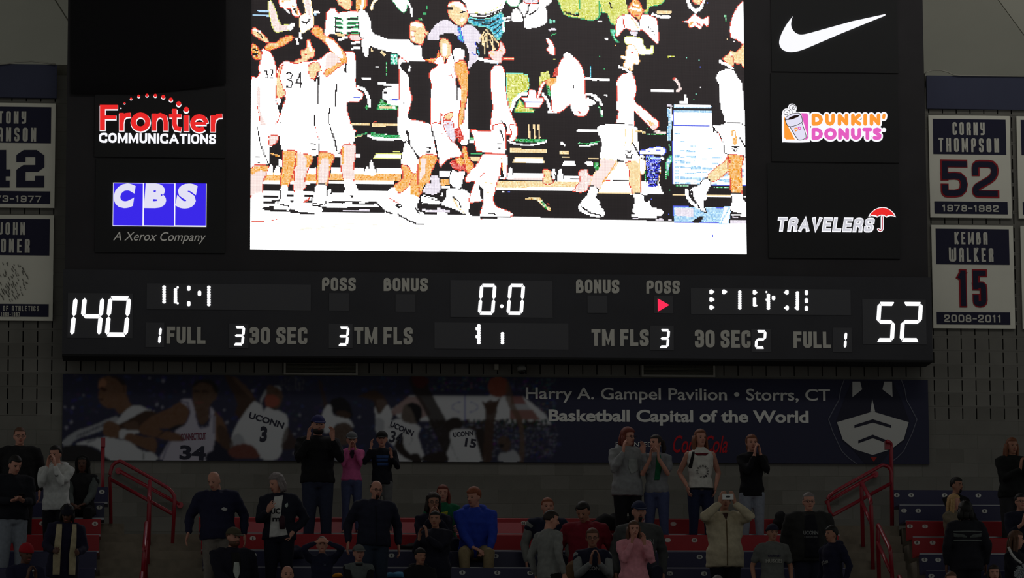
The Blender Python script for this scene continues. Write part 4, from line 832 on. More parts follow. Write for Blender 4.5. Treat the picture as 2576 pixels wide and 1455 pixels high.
# ------------------------------------------------------------------ retired-number banners
YN = -.06
bw_m = mat('banner_white', (214, 212, 200), .8, .04, 2); bn_m = mat('banner_navy', (36, 36, 58), .85); bl_m = mat('banner_letter', (196, 194, 184), .8); br_m = mat('banner_red', (150, 30, 40), .8)
def banner(x0, x1, z0, z1, label, grp='retired number banners'):
    e = empty('hanging_banner', ((x0 + x1) / 2, YN, z0), label, 'banner', grp)
    MB().box(x0, YN, z0, x1, YN + .03, z1).build('banner_panel', bw_m, e)
    m = MB()
    for x in (x0 + .15, x1 - .15): m.box(x - .02, YN + .03, z1 - .1, x + .02, -.0, z1 - .04); m.box(x - .02, YN + .03, z0 + .04, x + .02, -.0, z0 + .1)
    m.build('bracket', mat('bracket', (120, 118, 110), .6), e)
    return e
YF = YN - .006
def field(x0, z0, x1, z1, e): MB().box(x0, YF, z0, x1, YN + .001, z1).build('navy_field', bn_m, e)
def R4(*a): return rect(*a, YF)
xr0, xr1 = 11.09, 12.288; xl1 = -1.48; xl0 = xl1 - 1.198
def std(e, x0, x1, zt):
    field(x0 + .062, zt - .575, x1 - .062, zt - .055, e)
def strip(e, x0, x1, z0, h=.18): field(x0 + .062, z0 + .055, x1 - .062, z0 + .055 + h, e)
zt1, zb1 = 12.137, 10.632; zt2 = PX(2440, 567, YN).z; zb2 = zt2 - 1.505
e = banner(xr0, xr1, zb1, zt1, 'white and navy banner reading 52, upper right of scoreboard'); std(e, xr0, xr1, zt1); strip(e, xr0, xr1, zb1)
block_text('CORNY', (2396, 308, 2477, 340), YF - .003, bl_m, 'lettering', e, stem=.17, gap=.27, wl=.44, rnd=.25); block_text('THOMPSON', (2361, 348, 2513, 383), YF - .003, bl_m, 'lettering', e, stem=.17, gap=.27, wl=.44, rnd=.25); block_text('1978-1982', (2370, 516, 2512, 533), YF - .003, bl_m, 'lettering', e, stem=.2, gap=.2, wl=.85, rnd=.25)
block_text('52', (2366, 402, 2513, 498), YF - .001, br_m, 'number_outline', e, stem=.20, gap=.1, wl=.66, rnd=.3); block_text('52', (2370, 406, 2509, 494), YF - .006, bn_m, 'number', e, stem=.15, gap=.145, wl=.62, rnd=.32)
e = banner(xr0 + .01, xr1 + .01, zb2, zt2, 'white and navy banner reading 15, lower right of scoreboard'); std(e, xr0 + .01, xr1 + .01, zt2); strip(e, xr0, xr1, zb2)
block_text('KEMBA', (2401, 584, 2484, 615), YF - .003, bl_m, 'lettering', e, stem=.17, gap=.27, wl=.44, rnd=.25); block_text('WALKER', (2387, 624, 2499, 659), YF - .003, bl_m, 'lettering', e, stem=.17, gap=.27, wl=.44, rnd=.25); block_text('2008-2011', (2375, 792.5, 2519, 811.5), YF - .003, bl_m, 'lettering', e, stem=.2, gap=.2, wl=.85, rnd=.25)
block_text('15', (2407, 677.5, 2484, 774), YF - .001, br_m, 'number_outline', e, stem=.21, gap=.11, wl=.42, rnd=.2, wide={'1': .55}); block_text('15', (2410.5, 681, 2480.5, 770.5), YF - .006, bn_m, 'number', e, stem=.15, gap=.17, wl=.38, rnd=.2, wide={'1': .55})
e = banner(xl0, xl1, zb1, zt1, 'white and navy banner reading 42, upper left of scoreboard'); std(e, xl0, xl1, zt1); strip(e, xl0, xl1, zb1)
block_text('TONY', (-4, 280, 66, 311), YF - .003, bl_m, 'lettering', e, stem=.17, gap=.27, wl=.44, rnd=.25); block_text('HANSON', (-27, 321, 91, 356), YF - .003, bl_m, 'lettering', e, stem=.17, gap=.27, wl=.44, rnd=.25); block_text('1973-1977', (-44, 492, 104, 509), YF - .003, bl_m, 'lettering', e, stem=.2, gap=.2, wl=.85, rnd=.25)
two = [(207, 792), (207, 703), (300, 640), (462, 640), (560, 710), (560, 855), (480, 915), (322, 915), (322, 1028), (442, 1028), (442, 968), (558, 968), (556, 1112), (206, 1112), (207, 890), (295, 830), (446, 830), (446, 728), (322, 728), (322, 792)]
MB().prism(pts2(5.018, 0, 250, two, YF), YF - .003, YN).build('number', bn_m, e)
four = [(-40, 640), (78, 640), (78, 885), (130, 885), (130, 972), (72, 972), (72, 1027), (122, 1027), (122, 1112), (-95, 1112), (-95, 1027), (-40, 1027), (-40, 972), (-240, 972), (-240, 860)]
MB().prism(pts2(5.018, 0, 250, four, YF), YF - .003, YN).build('number', bn_m, e)
zt3 = PX(60, 541.5, YN).z; zb3 = zt3 - 1.505
e = banner(xl0, xl1 - .005, zb3, zt3, 'white and navy banner with sketched picture, lower left of scoreboard'); std(e, xl0, xl1, zt3); strip(e, xl0, xl1, zb3)
block_text('JOHN', (-5, 560, 63, 591), YF - .003, bl_m, 'lettering', e, stem=.17, gap=.27, wl=.44, rnd=.25); block_text('TONER', (-18, 601, 75, 636), YF - .003, bl_m, 'lettering', e, stem=.17, gap=.27, wl=.44, rnd=.25); block_text('DIRECTOR OF ATHLETICS', (-62, 770, 98, 783), YF - .003, bl_m, 'lettering', e, stem=.17, gap=.22, wl=.44, rnd=.25); block_text('1969-1987', (2, 786, 50, 797), YF - .003, bl_m, 'lettering', e, stem=.17, gap=.2, wl=.44, rnd=.25)
sk = MB(); rr = random.Random(3)   # plain oval of pencil hatching stands in for the drawn picture
for i in range(110):
    a = rr.random() * 6.283; q = rr.random() ** .5
    x = 18 + 54 * q * math.cos(a); y = 706 + 48 * q * math.sin(a); l = 3 + rr.random() * 6
    sk.stroke(pts2(1, 0, 0, [(x, y), (x + l * .5, y + l)], YF), .0035, YF - .002 - i * .00002, YN, 6)
sk.build('pencil_hatching', mat('pencil', (96, 95, 90), .9), e)
xe = PX(2557, 300, YN).x
e = banner(xe, xe + 1.198, zb1, zt1, 'white and navy banner edge at far right, upper one'); std(e, xe, xe + 1.198, zt1); strip(e, xe, xe + 1.198, zb1)
e = banner(xe + .02, xe + 1.218, zb2, zt2, 'white and navy banner edge at far right, lower one'); std(e, xe + .02, xe + 1.218, zt2); strip(e, xe, xe + 1.198, zb2)
nb_m = mat('navy_band', (60, 63, 84), .85, .05, 2)
r = rect(2331, 192, 2576, 275, -.05); tag(MB().box(r[0], -.06, r[1], 14.6, -.002, r[3]).build('navy_strip', nb_m, None, (12.8, -.03, r[1])), 'plain navy strip above the 52 banner on right', 'banner')
r = rect(0, 162, 143, 246, -.05); tag(MB().box(-4.2, -.06, r[1], r[2], -.002, r[3]).build('navy_strip', nb_m, None, (-2.8, -.03, r[1])), 'plain navy strip above the 42 banner on left', 'banner')
pipe_m = mat('conduit_grey', (150, 148, 138), .5)
tag(MB().tube([PX(x, y, -.09) for x, y in ((2326, 330), (2326, 186), (2332, 181), (2345, 177), (2368, 177), (2384, 181), (2398, 188), (2415, 190), (2600, 192))], .012, 6).build('conduit', pipe_m, None, tuple(PX(2326, 200, -.09)), True), 'thin grey conduit bending over the right navy strip', 'pipe')
tag(MB().tube([PX(x, y, -.09) for x, y in ((-20, 163), (18, 160), (40, 156), (80, 154), (112, 158), (140, 162))], .012, 6).build('conduit', pipe_m, None, tuple(PX(40, 156, -.09)), True), 'thin grey conduit arching over the left navy strip', 'pipe')
# louvred vents
for x0, y0, x1, y1, side in ((714, 888, 900, 944, 'left'), (1614, 893, 1799, 949, 'right')):
    r = rect(x0, y0, x1, y1, -.03); fr = .028
    e = empty('louvre_vent', ((r[0] + r[2]) / 2, 0, r[1]), f'wide grey louvred vent above the {"picture half of the banner, left one" if side=="left" else "lettered half of the banner, right one"}', 'vent', 'vents under the score panel')
    m = MB(); m.box(r[0], -.04, r[1], r[2], 0, r[1] + fr); m.box(r[0], -.04, r[3] - fr, r[2], 0, r[3]); m.box(r[0], -.04, r[1] + fr, r[0] + fr, 0, r[3] - fr); m.box(r[2] - fr, -.04, r[1] + fr, r[2], 0, r[3] - fr)
    m.build('frame', mat('vent_frame', (150, 148, 140), .5), e)
    m = MB(); z = r[1] + fr + .004
    while z < r[3] - fr - .012:
        n = len(m.v); a, b_ = r[0] + fr, r[2] - fr
        m.v += [(a, -.030, z), (b_, -.030, z), (b_, -.008, z + .014), (a, -.008, z + .014), (a, -.028, z - .003), (b_, -.028, z - .003), (b_, -.006, z + .011), (a, -.006, z + .011)]
        m.f += [(n, n + 1, n + 2, n + 3), (n + 7, n + 6, n + 5, n + 4), (n, n + 4, n + 5, n + 1)]
        z += .0185
    tag(m.build('louvres', mat('vent_louvre', (118, 116, 106), .5), e), kind='stuff')
    MB().box(r[0] + .005, -.003, r[1] + .005, r[2] - .005, -.001, r[3] - .005).build('back_plate', slot_m, e)
e = empty('security_camera', tuple(PX(1311, 935, -.05)), 'small grey dome camera on wall beneath the score panel', 'camera')
p = PX(1311, 930, -.05); MB().box(p.x - .05, -.06, p.z - .03, p.x + .05, 0, p.z + .04).build('bracket', mat('cam_grey', (140, 140, 135), .5), e)
MB().sphere((p.x + .005, -.12, p.z - .03), .055, .055, .05, 14, 8).build('dome', mat('cam_dome', (20, 20, 22), .2, spec=.6), e, smooth=True)
MB().sphere((p.x, -.12, p.z + .005), .065, .065, .05, 14, 8).build('housing', mat('cam_grey', (140, 140, 135), .5), e, smooth=True)
p = PX(1249, 915, -.05); e = empty('wall_sensor', (p.x, 0, p.z), 'small pale box sensor with round eye beneath score panel', 'sensor')
MB().box(p.x - .028, -.06, p.z - .09, p.x + .028, 0, p.z).build('box', mat('sensor_box', (165, 163, 152), .5), e); MB().sphere((p.x, -.05, p.z + .03), .03, .04, .028, 12, 8).build('eye', mat('sensor_eye', (60, 60, 60), .3), e, smooth=True)
# ------------------------------------------------------------------ printed wall banner
YM = -.05
MX0, MX1, MZ0, MZ1 = -1.33, 11.005, 7.052, 8.266
NM = (.026, .027, .055)
mx, mz = 880, 88
Q = Raster(MX0, MZ0, MX1, MZ1, mx, mz, NM)
_xs = Q.gx[None, :]; _zs = Q.gz[:, None]
CR3 = {'a': (4.6, 140, 920), 'b': (3.903, 680, 900), 'c': (3.68, 1300, 900)}
def M_(cr, col, s, jit=0.0, alpha=1.0, smooth=1):
    n = [float(v) for v in s.split()]; q = CR3[cr]; p = pts2(q[0], q[1], q[2], list(zip(n[::2], n[1::2])), YM)
    Q.fill(spline(p, 4) if smooth else p, col, jit, alpha)
def ML(cr, col, w, s):
    n = [float(v) for v in s.split()]; q = CR3[cr]; Q.line(pts2(q[0], q[1], q[2], list(zip(n[::2], n[1::2])), YM), w / q[0] / 356, col)
s1 = (.135, .07, .042); s2 = (.095, .055, .038); s3 = (.05, .028, .02); s4 = (.022, .016, .015); WH = (.46, .47, .50); WG = (.30, .31, .34); BK = (.010, .009, .012); BAL = (.13, .045, .035); GR = (.10, .10, .11)
# speckled crowd
rg = np.random.default_rng(11)
for _ in range(900):
    x = 165 + rg.random() * 1240; y = 945 + rg.random() * 215
    c = (.02 + .03 * rg.random(), .02 + .03 * rg.random(), .05 + .09 * rg.random())
    Q.line(pts2(1, 0, 0, [(x, y), (x + rg.random() * 5, y)], YM), .006 + rg.random() * .02, c)
for _ in range(1100):
    x = 1085 + rg.random() * 310; y = 950 + rg.random() * 200
    if y < 985 or y > 1062 or (x > 1350 and y > 990): Q.line(pts2(1, 0, 0, [(x, y), (x + 2, y)], YM), .005 + rg.random() * .01, tuple(rg.random(3) * .12 + (.0, .0, .05)))
for x, y, r in ((1248, 184, 20), (1095, 155, 14), (1180, 455, 20), (1240, 485, 16), (205, 490, 18), (110, 482, 14), (188, 655, 20), (130, 718, 22), (330, 345, 12), (1490, 305, 14), (1985, 660, 18), (2285, 298, 16), (1960, 520, 14), (120, 935, 26)): ML('a', (.22, .22, .28), r * 2, f'{x-1} {y} {x} {y}')
for x, y in ((292, 565), (285, 700), (240, 750), (235, 935), (875, 585)): ML('b', (.20, .20, .25), 26, f'{x-1} {y} {x} {y}')
# court and rafters
M_('b', WH, '1380 372 2240 376 2480 380 2700 560 2760 660 1480 625 1300 620 1180 520', 0, 1, 0)
M_('b', (.22, .12, .11), '1140 560 1360 380 1480 385 1580 560 1440 610 1400 500 1250 560', 0, .8, 0)
M_('c', (.20, .09, .09), '-60 362 55 362 90 430 -60 432', 0, 1, 0); M_('c', WG, '-60 432 90 432 140 482 -60 484', 0, 1, 0); M_('c', (.20, .10, .09), '-60 484 145 484 215 572 -60 570', 0, 1, 0)
for _ in range(500):
    x = 1080 + rg.random() * 300; y = 1056 + rg.random() * 22; Q.line(pts2(1, 0, 0, [(x, y), (x, y + 3)], YM), .012, tuple(rg.random(3) * .06))
M_('b', (.018, .018, .04), '1060 640 2680 640 2680 1020 1060 1020', 0, .0, 0)
for _ in range(1500):
    x = 1070 + rg.random() * 330; y = 1068 + rg.random() * 80; c = .02 + rg.random() ** 3 * .2; Q.line(pts2(1, 0, 0, [(x, y), (x + 1.5, y)], YM), .004 + rg.random() * .008, (c, c, c * 1.4))
for i in range(22):
    ML('b', (.05, .05, .30), 5, ' '.join(f'{1912+130*math.cos(t*.5236)*(1 if True else 0):.0f} {488+55*math.sin(t*.5236):.0f}' for t in (i % 12, i % 12 + 1)))
ML('b', (.05, .05, .30), 4, '1912 380 1912 620')
# player 1, head in profile
M_('a', s1, '500 190 530 150 620 128 720 140 790 190 820 240 825 330 860 420 890 470 870 500 760 560 720 545 690 495 620 500 560 470 520 430 500 350 510 270', .01)
M_('a', (.03, .02, .018), '620 128 720 135 800 190 825 250 800 250 760 215 700 160'); M_('a', (.30, .14, .08), '510 190 560 160 600 200 560 260 505 270'); M_('a', (.05, .02, .015), '510 260 560 255 600 290 560 300'); M_('a', (.05, .02, .015), '500 380 545 385 560 400 520 400')
M_('a', s1, '790 230 822 240 822 300 795 330 780 280'); ML('a', (.05, .02, .015), 10, '800 245 795 310')
M_('a', WH, '690 660 900 465 1080 510 1160 540 1000 560 800 650 700 700'); M_('a', WG, '80 880 240 760 450 690 690 590 720 640 600 720 460 780 250 850 150 940')
M_('a', s3, '700 700 820 640 1060 520 1180 570 1080 680 960 760 860 745 740 730'); M_('a', s2, '780 680 940 650 960 740 860 745')
M_('a', s1, '550 720 580 660 650 640 740 700 760 780 740 840 620 830 560 790', .01); M_('a', WH, '750 745 860 745 960 752 960 780 850 800 840 840 745 840')
M_('a', s1, '850 780 1000 820 1160 850 1160 1000 1080 980 900 900 800 850', .01); M_('a', WH, '240 900 560 830 760 860 860 880 1000 980 1140 1010 1150 1100 600 1100 560 1010 430 930'); M_('a', (.02, .018, .02), '90 940 300 920 450 960 590 1060 590 1100 80 1100'); M_('a', WG, '80 880 170 820 200 870 130 930')
for i in range(9): ML('a', (.03, .03, .06), 14, f'{250+i*36} {835-i*16} {268+i*36} {800-i*16}')
ML('a', (.03, .03, .06), 12, '370 885 470 855'); ML('a', (.04, .04, .04), 8, '1000 960 1025 1030 1015 1090')
# player 2
M_('a', s2, '1590 260 1620 200 1700 172 1800 190 1860 260 1868 380 1820 420 1780 480 1700 500 1630 470 1590 400', .01); M_('a', (.02, .016, .015), '1590 260 1620 195 1700 165 1810 180 1880 260 1872 330 1840 300 1800 230 1680 200'); ML('a', (.03, .018, .015), 18, '1610 300 1660 300'); ML('a', (.03, .018, .015), 18, '1710 300 1760 310'); M_('a', (.18, .05, .045), '1620 420 1700 425 1700 440 1630 440')
M_('a', s2, '1560 400 1640 470 1700 500 1790 470 1790 600 1700 690 1620 600', .01)
M_('a', s1, '970 720 1100 600 1200 550 1330 490 1400 450 1520 440 1550 560 1500 680 1380 720 1200 730 1260 760 1480 820 1460 880 1330 870 1150 830 1000 790', .01); M_('a', s1, '1400 450 1470 425 1540 480 1540 620 1440 640 1300 620', .01)
M_('a', s1, '1840 540 1920 600 1980 720 2010 880 2030 1000 1950 950 1850 860 1840 700', .01)
M_('a', (.40, .38, .46), '1440 410 1560 388 1600 470 1650 650 1680 710 1770 690 1785 600 1780 480 1840 540 1850 780 1850 900 1820 1000 1740 1100 1240 1100 1260 980 1330 870 1420 880 1480 820 1380 760 1500 680 1550 560 1530 480')
for p in ('1450 420 1530 430 1560 540 1520 660 1400 740', '1620 560 1660 700 1690 725 1770 705 1795 600 1790 490', '1240 1090 1280 980 1330 880', '1830 560 1835 780'): ML('a', (.03, .03, .10), 11, p)
M_('a', s1, '1250 760 1400 780 1480 820 1480 870 1400 880 1300 860', .01); M_('a', (.02, .018, .022), '1160 850 1270 760 1400 690 1500 690 1380 740 1250 760', 0, 1)
M_('a', (.015, .015, .03), '1850 860 1950 950 2030 1010 2060 1100 1760 1100 1760 1010 1820 980')
# player 3
M_('a', s3, '1960 130 2040 130 2200 240 2320 400 2240 520 2160 620 2080 560 2100 420'); M_('a', s2, '2050 150 2100 150 2240 280 2290 380 2200 320')
M_('a', WG, '2370 400 2440 280 2540 240 2600 250 2600 300 2480 290 2400 400 2380 470'); M_('b', s2, '-30 290 40 285 100 320 125 380 110 450 80 500 20 520 -40 500', .01); M_('b', (.22, .06, .04), '-40 370 60 380 90 430 60 480 -40 480'); M_('b', (.03, .02, .02), '-40 490 60 500 40 520 -40 515')
M_('a', WH, '2240 480 2310 420 2390 470 2420 540 2560 520 2640 600 2620 1000 2480 1100 2330 1050 2050 980 2030 880 2090 700'); M_('b', WH, '-60 520 60 530 165 570 175 760 120 850 30 970 -20 1010 -80 950'); M_('a', WG, '2030 870 2120 780 2200 900 2100 960'); M_('a', s3, '1880 700 1960 720 2060 900 2020 980 1900 900', 0, .8)
M_('a', BAL, '2000 1000 2060 930 2180 905 2290 930 2350 1010 2360 1060 2200 1075 2060 1060', .008)
M_('b', s3, '165 680 250 800 330 850 200 900 110 880', 0, .8)
# net, player 4
for i in range(7): ML('b', (.10, .10, .11), 3, f'{100+i*38} 195 {130+i*30} 260 {110+i*36} 330'); ML('b', (.10, .10, .11), 3, f'{130+i*34} 195 {100+i*38} 260 {150+i*28} 320')
M_('b', s3, '470 220 520 280 550 420 590 480 540 520 510 400', 0, .8); M_('b', BK, '590 440 640 400 720 400 790 470 800 600 700 580 620 540'); M_('b', s3, '640 540 720 520 790 560 760 600 680 590')
M_('b', WH, '510 560 560 470 600 480 620 560 700 590 780 610 820 690 760 650 660 650 600 720 540 740 520 680'); M_('b', (.08, .055, .045), '600 750 660 660 740 640 800 680 810 780 760 850 660 850', .01); M_('b', WG, '640 870 700 880 700 1010 640 1010')
# player 5 + 34
M_('b', s3, '860 390 960 340 1040 330 1120 390 1150 470 1080 560 1030 540 1020 440 940 400'); M_('b', (.09, .06, .05), '1040 420 1120 420 1150 480 1080 550', .01)
M_('b', WH, '1025 480 1070 560 1150 470 1200 560 1190 620 1280 600 1470 680 1450 760 1490 900 1510 1015 1180 1015 1230 900 1140 800 1040 720 1035 600'); M_('b', WG, '1040 600 1120 620 1110 720 1050 720')
M_('b', (.10, .08, .07), '1290 560 1320 470 1400 445 1470 480 1480 570 1440 640 1380 650 1300 620', .01); M_('b', BK, '1340 470 1410 445 1480 490 1490 580 1440 640 1410 560 1380 500')
ML('b', (.03, .03, .05), 4, '1140 680 1270 690 1400 800 1360 860'); M_('b', s4, '1220 860 1290 740 1320 880 1400 960 1480 1015 1380 1010 1280 950'); M_('b', s4, '1370 960 1440 935 1490 1015 1380 1015')
# tall figures
M_('b', s4, '1370 200 1500 180 1560 300 1640 460 1720 600 1780 740 1760 880 1700 930 1600 700 1500 500 1400 330', 0, .92); M_('b', (.07, .012, .012), '1390 190 1500 185 1560 230 1500 300 1420 280', 0, .8)
M_('b', s4, '1720 640 1780 590 1850 590 1890 650 1850 720 1780 740 1730 720'); M_('b', WH, '1760 735 1830 700 1980 710 2020 800 2060 900 2100 1015 1700 1015 1740 920 1770 830'); ML('b', (.03, .03, .05), 4, '1770 840 1810 940 1850 1010'); M_('b', s4, '2010 720 2090 700 2110 860 2090 1015 2050 900')
M_('b', s3, '2120 440 2200 430 2230 500 2200 640 2190 800 2170 1015 2090 1015 2100 800 2110 600', 0, .95); M_('b', s4, '1510 960 1700 920 1740 1015 1510 1015'); M_('b', (.20, .055, .035), '2140 290 2160 220 2230 190 2310 215 2340 290 2320 360 2250 390 2170 370', .008); M_('b', s3, '2080 430 2140 460 2230 420 2260 400 2210 520 2140 560')
M_('b', (.10, .06, .04), '2330 230 2370 330 2400 470 2470 600 2495 800 2490 1015 2440 1015 2450 800 2420 620 2340 480 2310 380', 0, .8)
M_('b', (.07, .045, .035), '2240 790 2290 765 2350 800 2360 870 2330 920 2270 900 2240 850', .01); M_('b', WG, '2255 940 2320 930 2400 910 2450 1015 2250 1015'); M_('b', BK, '2250 850 2290 850 2290 880 2260 880')
# soften
for _ in range(2):
    im = Q.img; k = im.copy()
    k[1:-1, 1:-1] = (im[1:-1, 1:-1] * 2 + im[:-2, 1:-1] + im[2:, 1:-1] + im[1:-1, :-2] + im[1:-1, 2:]) / 6; Q.img = k
# emblem area is a plain shield (stand-in), flat navy elsewhere
ban = empty('wall_banner', ((MX0 + MX1) / 2, YM, MZ0), 'long dark navy printed banner with basketball players and white lettering', 'banner')
n = mx * mz
co = np.zeros((mz, mx, 3)); co[..., 0] = MX0 + (MX1 - MX0) * (np.arange(mx) / (mx - 1))[None]; co[..., 1] = YM; co[..., 2] = MZ0 + (MZ1 - MZ0) * (np.arange(mz) / (mz - 1))[:, None]
I = np.arange(n).reshape(mz, mx); fa = np.stack([I[:-1, :-1], I[:-1, 1:], I[1:, 1:], I[1:, :-1]], -1).reshape(-1, 4)
me = bpy.data.meshes.new('printed_picture'); me.vertices.add(n); me.vertices.foreach_set('co', co.ravel()); me.loops.add(fa.size); me.loops.foreach_set('vertex_index', fa.ravel()); me.polygons.add(len(fa)); me.polygons.foreach_set('loop_start', np.arange(len(fa)) * 4); me.polygons.foreach_set('loop_total', np.full(len(fa), 4)); me.update()
ca = me.attributes.new('print', 'FLOAT_COLOR', 'POINT'); c4 = np.ones((n, 4)); c4[:, :3] = Q.img.reshape(-1, 3); ca.data.foreach_set('color', c4.ravel())
pm = bpy.data.materials.new('banner_print'); pm.use_nodes = True; b = pm.node_tree.nodes['Principled BSDF']; at = pm.node_tree.nodes.new('ShaderNodeAttribute'); at.attribute_name = 'print'
pm.node_tree.links.new(at.outputs['Color'], b.inputs['Base Color']); b.inputs['Roughness'].default_value = .75; b.inputs['Specular IOR Level'].default_value = .2
link('printed_picture', me, pm, ban)
MB().box(MX0, YM + .002, MZ0, MX1, -.001, MZ1).build('banner_sheet', mat('banner_sheet', (30, 30, 44), .8), ban)
ml_m = mat('banner_lettering', (206, 206, 202), .8); ml2 = mat('jersey_lettering', (44, 44, 58), .8); mr_m = mat('banner_red_script', (170, 20, 34), .8)
Yl = YM - .004
text('Harry A. Gampel Pavilion \u2022 Storrs, CT', (1323, 977, 2088, 1016), Yl, ml_m, 'lettering', ban, .012)
text('Basketball Capital of the World', (1380, 1032, 2034, 1072), Yl, ml_m, 'lettering', ban, .03)
text('PRESENTED BY', (1549, 1113, 1668, 1124), Yl, ml_m, 'lettering', ban, 0)
text('Coca-Cola', (1693, 1096, 1830, 1140), Yl, mr_m, 'lettering', ban, .01, .35)
text('UCONN', (625, 1050, 716, 1066), Yl, ml2, 'lettering', ban, .03, rot=-.30); text('3', (653, 1073, 672, 1113), Yl, ml2, 'lettering', ban, .05, .1)
text('UCONN', (980, 1072, 1042, 1086), Yl, ml2, 'lettering', ban, .03, rot=-.42); text('34', (981, 1086, 1013, 1116), Yl, ml2, 'lettering', ban, .02, rot=-.2)
text('UCONN', (1140, 1086, 1190, 1098), Yl, ml2, 'lettering', ban, .02, rot=.1); text('15', (1170, 1104, 1198, 1126), Yl, ml2, 'lettering', ban, .03, rot=-.15)
text('CONNECTICUT', (455, 1090, 518, 1108), Yl, mat('jersey_red', (110, 50, 70), .8), 'lettering', ban, .02, rot=.05); text('34', (452, 1122, 518, 1158), Yl, ml2, 'lettering', ban, .04, rot=-.05)
# plain shield emblem at the right end
CE = (4.115, 1950, 900)
def em(p, Y=Yl): return pts2(*CE, p, Y)
out = [(715, 228), (680, 320), (660, 440), (615, 520), (552, 640), (600, 780), (690, 970), (760, 1040), (840, 1098)]
for q_ in (out, [(2020 - x, y) for x, y in out]): MB().stroke(em(q_), .006, Yl - .003, YM, 6).build('emblem_outline', mat('emblem_line', (96, 98, 112), .8), ban)
MB().prism(em([(800, 240), (1215, 240), (1300, 420), (1390, 660), (1340, 860), (1200, 960), (1090, 1098), (930, 1098), (810, 960), (690, 860), (632, 660), (720, 420)]), Yl, YM - .001).build('emblem_shield', mat('emblem_navy', (34, 34, 50), .8), ban)
for p in ([(640, 670), (1010, 560), (1382, 670), (1330, 850), (1200, 950), (1010, 1010), (820, 950), (700, 850)], [(800, 250), (880, 250), (900, 330), (800, 410)], [(1130, 250), (1210, 250), (1215, 410), (1110, 330)], [(985, 560), (1005, 430), (1035, 560)]):
    MB().prism(em(p), Yl - .003, YM - .001).build('emblem_field', mat('emblem_white', (180, 180, 178), .8), ban)
MB().prism(em([(820, 700), (1010, 640), (1200, 700), (1200, 730), (1010, 675), (820, 730)]), Yl - .006, YM - .001).build('emblem_bar', mat('emblem_navy', (34, 34, 50), .8), ban)
MB().prism(em([(860, 860), (1010, 800), (1160, 860), (1160, 890), (1010, 835), (860, 890)]), Yl - .006, YM - .001).build('emblem_bar', mat('emblem_navy', (34, 34, 50), .8), ban)
MB().prism(em([(985, 1030), (1055, 1030), (1020, 1080)]), Yl - .003, YM - .001).build('emblem_accent', mat('emblem_red', (150, 40, 36), .8), ban)
# ------------------------------------------------------------------ bleachers, stairs, rails
red_m = mat('bench_red', (152, 16, 30), .42, .06, 3, spec=.4); navy_m = mat('bench_navy', (30, 29, 70), .42, .06, 3, spec=.5)
lip_m = mat('lip_highlight_pale', (150, 150, 155), .3, metal=.6); plate_m = mat('plate_white', (205, 205, 200), .6); ink_m = mat('plate_ink', (20, 20, 22), .8)
conc_m = mat('tier_concrete', (134, 125, 112), .9, .18, 6, bump=.3); rail_m = mat('rail_red', (146, 10, 36), .28, spec=.6)
RY = dict(U=-.88, T=-1.64, S=-2.40, R=-3.16, Q=-3.92, P=-4.68, O=-5.44, N=-6.20, M=-6.96)
rowcol = dict(U=navy_m, T=navy_m, S=red_m, R=red_m, Q=navy_m, P=navy_m, O=navy_m, N=navy_m, M=navy_m)
cname = {'U': 'navy', 'T': 'navy', 'S': 'red', 'R': 'red', 'Q': 'navy', 'P': 'navy', 'O': 'navy', 'N': 'navy', 'M': 'navy'}
secs = {'middle': dict(S=(500, 2097, 1304, 1288), R=(506, 2110, 1345, 1288), Q=(510, 2122, 1387, 1288), P=(514, 2135, 1429, 1288), O=(518, 2150, 1471, 1288)),
        'right': dict(U=(2247, 3000, 1234, 2400), T=(2262, 3000, 1273, 2400), S=(2280, 3000, 1312, 2300), R=(2296, 3000, 1353, 2300), Q=(2313, 3000, 1396, 2300), P=(2330, 3000, 1437, 2300), O=(2346, 3000, 1480, 2300)),
        'left': dict(U=(-500, 272, 1226, 200), T=(-500, 263, 1265, 200), S=(-500, 254, 1306, 150), R=(-500, 250, 1346, 150), Q=(-500, 243, 1388, 150), P=(-500, 238, 1429, 150), O=(-500, 230, 1470, 150))}
badges = {('middle', 'S'): [(1317, '10'), (1694, '')], ('middle', 'R'): [(636, '2'), (1322, '10'), (1747, '15'), (1680, '')], ('middle', 'Q'): [(638, '2'), (985, '6'), (1160, '8'), (1247, '9'), (1329, '10'), (1418, '11'), (1674, '14'), (1760, '15')],
          ('middle', 'P'): [(1163, '8'), (1251, '9'), (1334, '10'), (1425, '11'), (1685, '14'), (1771, '15')],
          ('right', 'U'): [(2256, 'U'), (2292, '1'), (2376, '2'), (2461, '3')], ('right', 'T'): [(2274, 'T'), (2310, '1'), (2477, '3')], ('right', 'S'): [(2289, 'S'), (2327, '1')], ('right', 'R'): [(2307, 'R'), (2346, '1')], ('right', 'Q'): [(2326, '0'), (2360, '1')], ('right', 'P'): [(2343, 'P')],
          ('left', 'U'): [(256, 'U')], ('left', 'T'): [(219, '10'), (250, 'T')], ('left', 'S'): [(239, 'S'), (106, '9')], ('left', 'Q'): [(12, '8')]}
ordw = {'U': 'top row', 'T': 'second row down', 'S': 'third row down', 'R': 'fourth row down', 'Q': 'fifth row down', 'P': 'sixth row down', 'O': 'seventh row down', 'N': 'eighth row down, below the frame', 'M': 'ninth row down, below the frame'}
ordm = {'S': 'top row', 'R': 'second row down', 'Q': 'third row down', 'P': 'fourth row down', 'O': 'fifth row down', 'N': 'sixth row down, below the frame', 'M': 'seventh row down, below the frame'}
tops = {}
for sc_ in secs.values():
    a_, b_ = sc_['P'], sc_['O']; sc_['N'] = (b_[0] + (b_[0] - a_[0]), b_[1] + (b_[1] - a_[1]), b_[2] + 43, b_[3]); sc_['M'] = (b_[0] + 2 * (b_[0] - a_[0]), b_[1] + 2 * (b_[1] - a_[1]), b_[2] + 86, b_[3])
